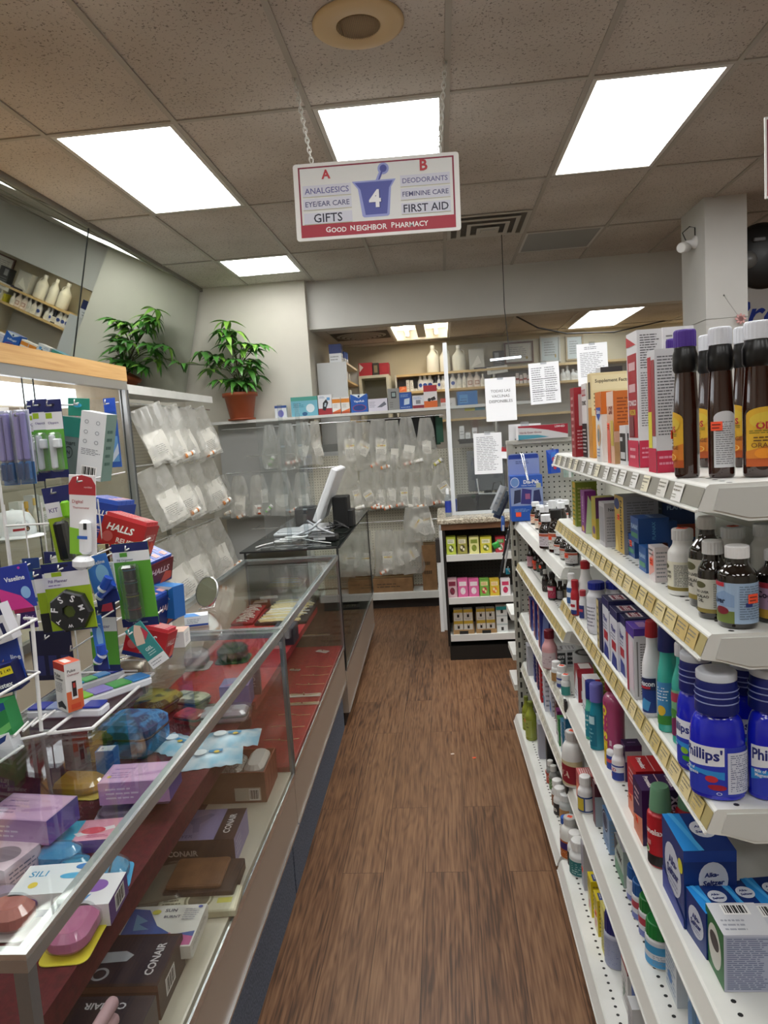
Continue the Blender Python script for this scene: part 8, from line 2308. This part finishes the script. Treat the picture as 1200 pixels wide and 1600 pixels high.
yl = {'F': [('p', [(0, 0), (1, 0), (1, .4), (0, .6)], 'e2d8b4'), ('e', .5, .25, .2, .12, 'd88a9a'), ('l', .1, .65, .9, .95, 3, '8a7a1a')], 'T': [('r', .3, .15, .95, .85, '3a4a8c'), ('l', .35, .2, .9, .8, 4, 'c8ccdc')], 'R': [('l', .1, .1, .9, .9, 7, '9a8a2a')]}
pbox('bright yellow carton with a blue panel on top, base deck', 925, 1434, 1378, Z6, .05, .05, 'dcc81e', yl, 'X', group=GN)
pbox('yellow and white carton in the middle of the yellow cartons', 935, 1464, 1408, Z6, .05, .045, 'd8c224', yl, 'X', group=GN, sticker=('F', .5, .5))
pbox('pale yellow and black-lettered carton, nearest of the yellow cartons', 946, 1500, 1424, Z6, .045, .04, 'd4cc58', {'F': [('l', .1, .1, .9, .7, 9, '4a4420'), ('r', 0, .75, 1, 1, 'e6de7a')], 'T': [('r', 0, 0, 1, 1, 'e0d878')]}, 'X', group=GN)
pb('white bottle with a large navy cap on the base deck', 965, 1516, 1424, 38, Z6, 'b9bcd0', (.95, .36, '1c2470', True, .95), sh=.88, style='round', lab=(.05, .85, 200, '9aa0bc', [('l', .1, .1, .9, .9, 12, '6a74a0')]), rz=-.8, name='powder_bottle', group=GN)
pbox('red and white carton standing on the base deck', 982, 1590, 1500, Z6, .06, .05, 'd2d0d0', {'F': [('r', 0, .75, 1, 1, '9a1c24'), ('l', .1, .1, .9, .6, 5, 'a8a4a8'), ('p', [(.2, .1), (.6, .3), (.4, .5)], '7a8a7a')], 'T': [('r', 0, 0, .6, 1, '9a1c24'), ('r', .5, .1, .95, .9, 'dfdcdc')], 'R': [('r', 0, .72, 1, .9, '7a1c24')]}, 'X', group=GN)
pbox('blue-topped white carton at the bottom edge on the base deck', 998, 1640, 1562, Z6, .05, .05, 'ccd0d6', {'T': [('r', 0, 0, 1, 1, '1f4f9c'), ('t', 'Relief', .5, .5, .6, 'd8e0f0', 90, .06)], 'F': [('r', 0, .5, 1, 1, '1f4f9c')]}, 'X', group=GN)
pbox('slim white carton in front of the blue-topped carton at the bottom edge', 990, 1668, 1578, Z6, .04, .045, 'c4c6ca', {'F': [('l', .1, .1, .9, .9, 9, '9a9ca4')]}, 'X', group=GN)

# ---- far bay
GF = 'goods on the far gondola bay'
p = P(803, 817, 'z', A1)
# rows of syrup bottles
SY1 = lambda c: (.10, .58, 180, c, [('r', 0, .75, 1, .95, 'b0543a'), ('l', .1, .1, .9, .7, 5, '6a6462')])
DK2 = mat('1a0f0b', .1, coat=.8)
rs2 = random.Random(4)
syr = [(838, 820, 784, 'd8b8a0'), (845, 828, 789, 'e4d8c8'), (851, 836, 792, 'd0b4a0'), (858, 842, 790, 'd8d0cc'), (865, 847, 782, 'd4ccd0'), (836, 806, 779, 'cfc4b8'), (843, 808, 781, 'd8c8bc'), (852, 812, 783, 'd0c0b8'), (861, 818, 786, 'dcd0c8'), (869, 826, 783, 'd8d4d0'), (878, 832, 785, 'd4c8c4'), (846, 798, 776, 'cfc4b8'), (855, 802, 778, 'd4ccc4'), (864, 806, 779, 'd4ccc4'), (874, 812, 780, 'cfc8c4'), (884, 818, 781, 'd0c8c8'), (856, 858, 812, 'ccc4cc'), (871, 864, 804, 'd9d6d0'), (879, 868, 838, 'd4d4d4'), (888, 876, 842, 'c8c4c0'), (896, 884, 846, 'c9c8c8')]
for i, (u, vb, vt, c) in enumerate(syr):
    pb('dark white-capped syrup bottle, %s from the panel on the far top shelf' % ORD[i], u, vb, vt - (0 if i < 16 else 8), 17 if i < 16 else 25, A1, DK2, (.72, .20, 'dfe1e4' if i % 6 != 5 else '1c1a1a'), sh=.66, style='cos', lab=SY1(c), rz=-1.2, name='syrup_bottle', group='syrup bottles on the far top shelf', sticker=(10, .35) if i in (17, 20) else None)
for i, (u, vb, vt, w_, c, cc) in enumerate(((830, 888, 850, 11, 'b48a94', '1a1718'), (838, 892, 860, 9, 'c24a3a', '1a1718'), (843, 894, 866, 9, '3a4a3a', '1a1718'), (849, 900, 868, 10, '2a2a28', '1a1718'), (853, 925, 890, 11, '34302e', 'b9b9b6'), (864, 938, 894, 15, 'a02a4a', '1a1718'), (876, 938, 908, 11, '8a8a8c', '1a1718'), (884, 936, 906, 11, 'b4a890', 'c8c8c4'))):
    pb('dark vitamin bottle, %s from the panel on the second far shelf' % ORD[i], u, vb, vt, w_, A2, DK2, (.62, .2, cc), sh=.68, lab=(.1, .62, 190, c, [('l', .1, .2, .9, .5, 3, 'd8ccc8'), ('r', .1, .65, .8, .9, 'e0d4d4' if i == 5 else c)]), rz=-1.1, name='vitamin_bottle', group='dark bottles on the second far shelf', sticker=(0, .45) if i in (1, 3) else None)
nvb = {'F': [('r', 0, .0, .35, 1, 'a82434'), ('r', .35, 0, .6, 1, '8a7a6a'), ('l', .05, .1, .3, .9, 4, 'e0d0d0')], 'R': [('p', [(0, 0), (.6, 0), (1, 1), (.4, 1)], '7a8ac4'), ('r', .0, .85, 1, 1, '1c2470')], 'T': [('r', 0, 0, 1, 1, '1c2470')]}
for i, (u, vb, vt) in enumerate(((831, 986, 938), (838, 1000, 944), (846, 1018, 950))):
    pbox('navy and red sleep aid carton, %s of three on the third far shelf' % ('farthest', 'middle', 'nearest')[i], u, vb, vt, A3, .075, .04, '1f2a7c', nvb, 'X', group=GF)
pb('pale pink lotion bottle with a maroon cap on the third far shelf', 860, 1046, 984, 24, A3, 'cf9a9c', (.66, .22, '6a1426'), sh=.64, lab=(.05, .55, 190, 'c4b4b8', [('l', .1, .2, .9, .8, 4, '8a6a74')]), rz=-1.0, name='lotion_bottle', group=GF)
pnd = {'F': [('r', .1, .15, .9, .7, '2a2c30'), ('t', "POND'S", .5, .52, .7, 'dcdcdc', 0, .08), ('t', 'S', .5, .28, .2, 'dcdcdc', 0, .06)], 'R': [('r', .12, .15, .9, .85, '303236'), ('t', "POND'S", .5, .62, .7, 'e0e0e0', 0, .08), ('t', 'SECRET', .5, .36, .6, 'e0e0e0', 0, .06)], 'T': [('l', .1, .1, .9, .9, 3, '8a8a8c')]}
pbox('white cream carton with black lettering, left of the pair, third far shelf', 858, 1044, 1017, A3, .06, .07, 'cfd0d2', pnd, 'X', group=GF)
pbox('white cream carton with black lettering, right of the pair, third far shelf', 882, 1042, 1016, A3, .06, .05, 'c8c9cb', pnd, 'X', group=GF)
t = thing('cream_jar', 'wide grey cream jar with a black ring on its lid, third far shelf', 'jar', P(905, 1062, 'z', A3) + Vector((.035, .045, 0)))
v = MB(); v.lathe([(.042, 0), (.046, .004), (.046, .05), (.043, .052)], mat('a4a6a6', .4), 28); v.build('body', t)
v = MB(); v.lathe([(.0475, .045), (.0475, .082), (.044, .086)], mat('9c9e9e', .35), 32); v.lathe([(.038, .0865), (.028, .0866)], mat('1a1a1c', .4), 32, cap=False); v.build('lid', t)
for i, (u, vb, vt, w_, lc, top) in enumerate(((870, 1066, 1033, 16, 'a07a4a', False), (879, 1076, 1040, 17, '3a4a8c', True), (885, 1088, 1054, 15, '3a8a84', True))):
    pb('short white vitamin bottle, %s of three on the third far shelf' % ('farthest', 'middle', 'nearest')[i], u, vb, vt, w_, A3, 'd9dcdc', (.84, .26, 'e8e8e8'), sh=.76, style='round', lab=(.06, .62, 200, lc, [('r', .1, .4, .9, .8, 'c8ccd0' if i == 1 else lc)]), rz=-1.0, group=GF, top_sticker=top)
pbox('white razor pack leaning at the far end of the fourth far shelf', 826, 1056, 1010, A4, .07, .05, 'b9bcc4', {'F': [('l', .1, .1, .9, .9, 3, '9a9cac')], 'R': [('r', .0, .0, .5, 1, 'c4c8d0')]}, 'X', group=GF)
for i, (u, vb, vt, c) in enumerate(((836, 1066, 1016, '2a3474'), (841, 1078, 1030, '3a2a5c'), (846, 1098, 1042, 'b01c2a'), (852, 1112, 1056, 'd0d0d8'), (862, 1120, 1068, 'c8ccd8'), (870, 1128, 1078, '5a3a2c'))):
    pbox(('navy carton at the far end', 'violet-black carton next to the navy one', 'slim bright red carton', 'white carton with blue print', 'pale lilac carton', 'brown carton')[i] + ' on the fourth far shelf', u, vb, vt, A4, .045, .05, c, {'F': [('r', .1, .1, .9, .4, ('8a94c4', 'a04a5a', 'b01c2a', '3a8ab4', '4a7ac0', '9a7a5a')[i]), ('l', .1, .5, .9, .9, 4, 'd0d0d8')], 'R': [('l', .1, .1, .9, .9, 6, '8a8a94')]}, 'X', group=GF)
for i, (u, vb, vt, c) in enumerate(((872, 1152, 1112, '7a2a6c'), (874, 1166, 1124, '3a8a4a'), (880, 1182, 1128, '4a8ab0'), (886, 1194, 1124, '1c6a94'), (892, 1160, 1134, '3a9a2a'))):
    pbox(('magenta edged card pack', 'green edged card pack', 'light blue card pack', 'tall deep blue card pack', 'bright green soft pack')[i] + ' near the bay joint on the fourth far shelf', u, vb, vt, A4, .04, .04, c, {'F': [('r', .1, .1, .9, .5, 'c4ccd0'), ('l', .1, .55, .9, .9, 4, 'd8dce0')]}, 'X', group=GF)
OL = mat('8a9434', .2, coat=.6)
for i, (u, vb, vt, w_) in enumerate(((824, 1142, 1088, 14), (831, 1158, 1096, 18))):
    pb('olive green oil bottle, %s of two on the far base deck' % ('farther', 'nearer')[i], u, vb, vt, w_, A5, OL, (.5, .12, '6a7428', False), sh=.66, lab=(.1, .6, 180, '9aa450', [('l', .1, .1, .9, .9, 4, '4a541c')]), name='oil_bottle', group=GF, sticker=(0, .5) if i else None)
pbox('plain grey carton on the far base deck', 843, 1186, 1132, A5, .05, .05, 'a8a8b4', {'F': [('l', .2, .2, .8, .8, 5, '9292a0')]}, 'X', group=GF)
pbox('slim black carton next to the grey one on the far base deck', 856, 1216, 1150, A5, .03, .06, '1a1a1c', {'F': [('l', .2, .4, .8, .8, 3, '4a4a4c')]}, 'X', group=GF)
for i, (u, vb, vt, w_, c, cc) in enumerate(((861, 1226, 1188, 13, 'b04a34', 'd8d8d4'), (866, 1236, 1196, 14, '5a7a4a', 'c8c8c4'), (872, 1228, 1196, 14, '6a6a6a', '3a3a3a'))):
    pb('small herbal bottle, %s of three on the far base deck by the bay joint' % ('farthest', 'middle', 'nearest')[i], u, vb, vt, w_, A5, mat('8a8c8a', .3), (.7, .22, cc), lab=(.06, .62, 190, c, [('l', .1, .2, .9, .8, 4, 'c4c4bc')]), name='herbal_bottle', group=GF, sticker=(0, .5) if i == 0 else None)

# ---- the end panel: blue display box, hanging sachets, glove carton on top
EX, EY = .366 - .019 * F1, 2.285 + F1 + .026
PYF = EY - .006
pA = P(800, 815, 'y', PYF - .10); pB = P(850, 815, 'y', PYF - .10)
pT = P(826, 709, 'y', PYF - .10)
W_ = pB.x - pA.x
t = thing('display_box', 'blue diabetic travel case display box hung on the grey pegboard panel', 'display box', ((pA.x + pB.x) / 2, PYF - .10, pA.z))
H_ = pT.z - pA.z
H1 = H_ * .68
v = MB(); v.box((-W_ / 2, 0, 0), (W_ / 2, .09, H1), mat('2f5ab4', .4))
art(v, flat_map((-W_ / 2, 0, 0), (1, 0, 0), (0, 0, 1)), W_, H1, [('r', 0, 0, 1, .32, '1c56b4'), ('r', 0, .34, 1, .74, '8a9ac4'), ('r', 0, .74, 1, 1, '2a5ab8'), ('p', [(.08, .38), (.3, .42), (.32, .7), (.12, .68)], '2a3050'), ('p', [(.3, .38), (.62, .36), (.66, .68), (.36, .72)], '34327c'), ('p', [(.68, .38), (.95, .42), (.9, .68), (.72, .66)], '2a3060'), ('r', .45, .48, .6, .6, '9a5a84'), ('e', .14, .86, .14, .11, '6f94d0'), ('o', .14, .86, .14, .11, .12, 'd4dcee'), ('t', 'Dia-Pak', .66, .86, .5, 'e6eaf4', 0, .08), ('t', 'Diabetic Travel Organizer', .62, .78, .55, 'd4dcf0'), ('r', .8, .72, .95, .82, 'b4b8a0'), ('l', .1, .2, .6, .28, 3, '8ab0e4'), ('bar', .62, .08, .9, .2)])
v.build('case_box', t)
v = MB(); v.prism([(-W_ / 2, H1 + .0), (W_ / 2, H1), (W_ / 2, H_ * .95), (W_ / 2 - .015, H_), (-W_ / 2 + .015, H_), (-W_ / 2, H_ * .95)], .084, .088, mat('8f9fd0', .4), 'y')
art(v, flat_map((-W_ / 2, .084, H1), (1, 0, 0), (0, 0, 1)), W_, H_ - H1, [('r', .03, .75, .97, .95, '1c3f9a'), ('l', .25, .5, .75, .66, 2, '3a4a7c')]); v.build('header_card', t)
v = MB(); v.tube([(-.02, .094, H_ * 1.02), (-.02, -.02, H_ * 1.0), (.0, -.06, H_ * .62)], .003, STEEL, 6); v.tube([(-.02, .094, H_ * 1.02), (-.01, -.02, H_ * 1.0), (.004, -.06, H_ * .62)], .002, STEEL, 6); v.build('wire_hook', t)
v = MB(); v.bbox((-W_ / 2 + .02, -.0018, H1 * .1), (-W_ / 2 + .045, -.0006, H1 * .2), mat('ff5a36', .5), .003, 1); v.build('price_sticker', t)


def hang(label, u0, v0, u1, v1, Y, col, els, rot=0.0, dep=.02, name='hanging_pack'):
    a = P(u0, v0, 'y', Y); b_ = P(u1, v1, 'y', Y)
    W, H = abs(b_.x - a.x), abs(a.z - b_.z)
    t2 = thing(name, label, 'pack', ((a.x + b_.x) / 2, Y, a.z), 0, 'packs on the pegboard panel', (0, rot, 0))
    v = MB()
    n = 5
    rings = []
    for k in range(n + 1):
        s = k / n
        dd = dep * (.15 + .85 * math.sin(PI * min(.92, s + .05)))
        rings.append([(-W / 2, 0, -H * s), (-W / 4, -dd * .8, -H * s), (W / 4, -dd, -H * s), (W / 2, 0, -H * s), (W / 4, dd * .2, -H * s), (-W / 4, dd * .2, -H * s)])
    v.loft(rings, mat(col, .35), True, True, False)
    art(v, flat_map((-W / 4, -dep - .001, -H), (1, 0, 0), (0, 0, 1)), W / 2, H, els)
    v.build('pack_body', t2)
    v = MB(); v.tube([(0, EY + .004 - Y, .004), (0, -.02, .0), (0, -.026, .012)], .003, STEEL, 6); v.build('peg_hook', t2)
    return t2


hang('shiny blue sachet strip hanging right of the blue display box', 853, 703, 874, 739, PYF - .06, '1f4fb8', [('r', .1, .55, .9, .9, '3a78d8'), ('e', .5, .6, .3, .1, 'b03a6a'), ('r', .1, .3, .9, .42, 'd4dcec'), ('e', .6, .25, .25, .08, 'b8344c')], -.05)
hang('pale green and white pack hanging behind the top shelf price tags', 880, 730, 896, 745, PYF - .05, 'a4b8ac', [('r', .4, 0, .9, .8, 'd4d8d8')], 0)
t = carton('white, red and teal glove carton lying on top of the end panel', (P(847, 680, 'y', EY + .0).x, EY + .02, 1.523), round(P(886, 680, 'y', EY).x - P(809, 680, 'y', EY).x, 3), .11, .066, 'd4d2d4', {'F': [('p', [(0, .88), (.25, .84), (.6, .62), (1, .25), (1, 1), (0, 1)], 'a81c34'), ('p', [(0, .0), (.62, .12), (.4, .3), (0, .36)], '4a9ab0'), ('t', 'Nitrile Exam Gloves', .25, .5, .44, '7a2a3c', 0, .02), ('t', 'LEMNED', .84, .84, .2, 'e8dce0', 0, .04)], 'R': [('r', 0, 0, 1, 1, '2a2a34')]}, .0, None)
# pouches and straps on the outer side of the end panel
for i, (u0, v0, u1, v1, c) in enumerate(((781, 760, 795, 800, 'aab0b6'), (784, 766, 799, 806, '5a6a7c'), (786, 772, 800, 812, '2a3a5c'))):
    hang('grey-blue folded pouch, %s of the stack on the outside of the panel' % ('leftmost', 'middle', 'rightmost')[i], u0, v0, u1, v1, EY + .10 + .02 * i, c, [('l', .1, .2, .9, .8, 3, '8a94a0')], .45, .012)
hang('small blue and white tube hanging low outside the end panel', 783, 806, 790, 829, EY + .08, '3a6ac0', [('r', 0, 0, 1, .4, 'dfe4ec')], .05, .012, 'hanging_tube')
hang('green keyring light hanging outside the end panel', 775, 850, 786, 860, EY + .14, '3fae4a', [], 1.2, .01, 'hanging_light')
hang('teal tag hanging at the bottom of the straps outside the end panel', 790, 888, 797, 897, EY + .12, '1f8aa4', [], 0, .008, 'hanging_tag')
for i in range(5):
    a = P(798 - 2 * i, 812 + 8 * i, 'y', EY + .1 + .02 * i); b_ = P(786 - 1.5 * i + (i % 2) * 6, 868 + 9 * i, 'y', EY + .1 + .02 * i)
    t = thing('lanyard_strap', '%s thin strap hanging outside the end panel, %s from the front' % (('dark', 'silver')[i % 2], ORD[i]), 'strap', a, 0, 'straps outside the end panel')
    v = MB(); d_ = b_ - a
    v.tube([(0, 0, 0), d_ * .5 + Vector((.006, 0, 0)), d_], .0045, mat(('2a2a30', 'b9b9bc')[i % 2], .4), 6); v.build('strap', t)
    v = MB(); v.tube([(.0, 0, 0), (.02, -.005, .01), (EX - a.x, EY + .03 - a.y, .012)], .003, STEEL, 6); v.build('hook', t)
# two price stickers and scraps on the floor
for i, (u, v_, c, s) in enumerate(((741, 1184, 'e0582c', 'small orange price sticker stuck on the wood floor'), (707, 1178, 'cfc4b8', 'tiny white scrap on the wood floor in the aisle'))):
    p = P(u, v_, 'z', .0006)
    t = thing('price_sticker_scrap', s, 'sticker', p, .4)
    v = MB(); v.bbox((-.009, -.007, 0), (.009, .007, .0008), mat(c, .6), .003, 1); v.build('scrap', t)
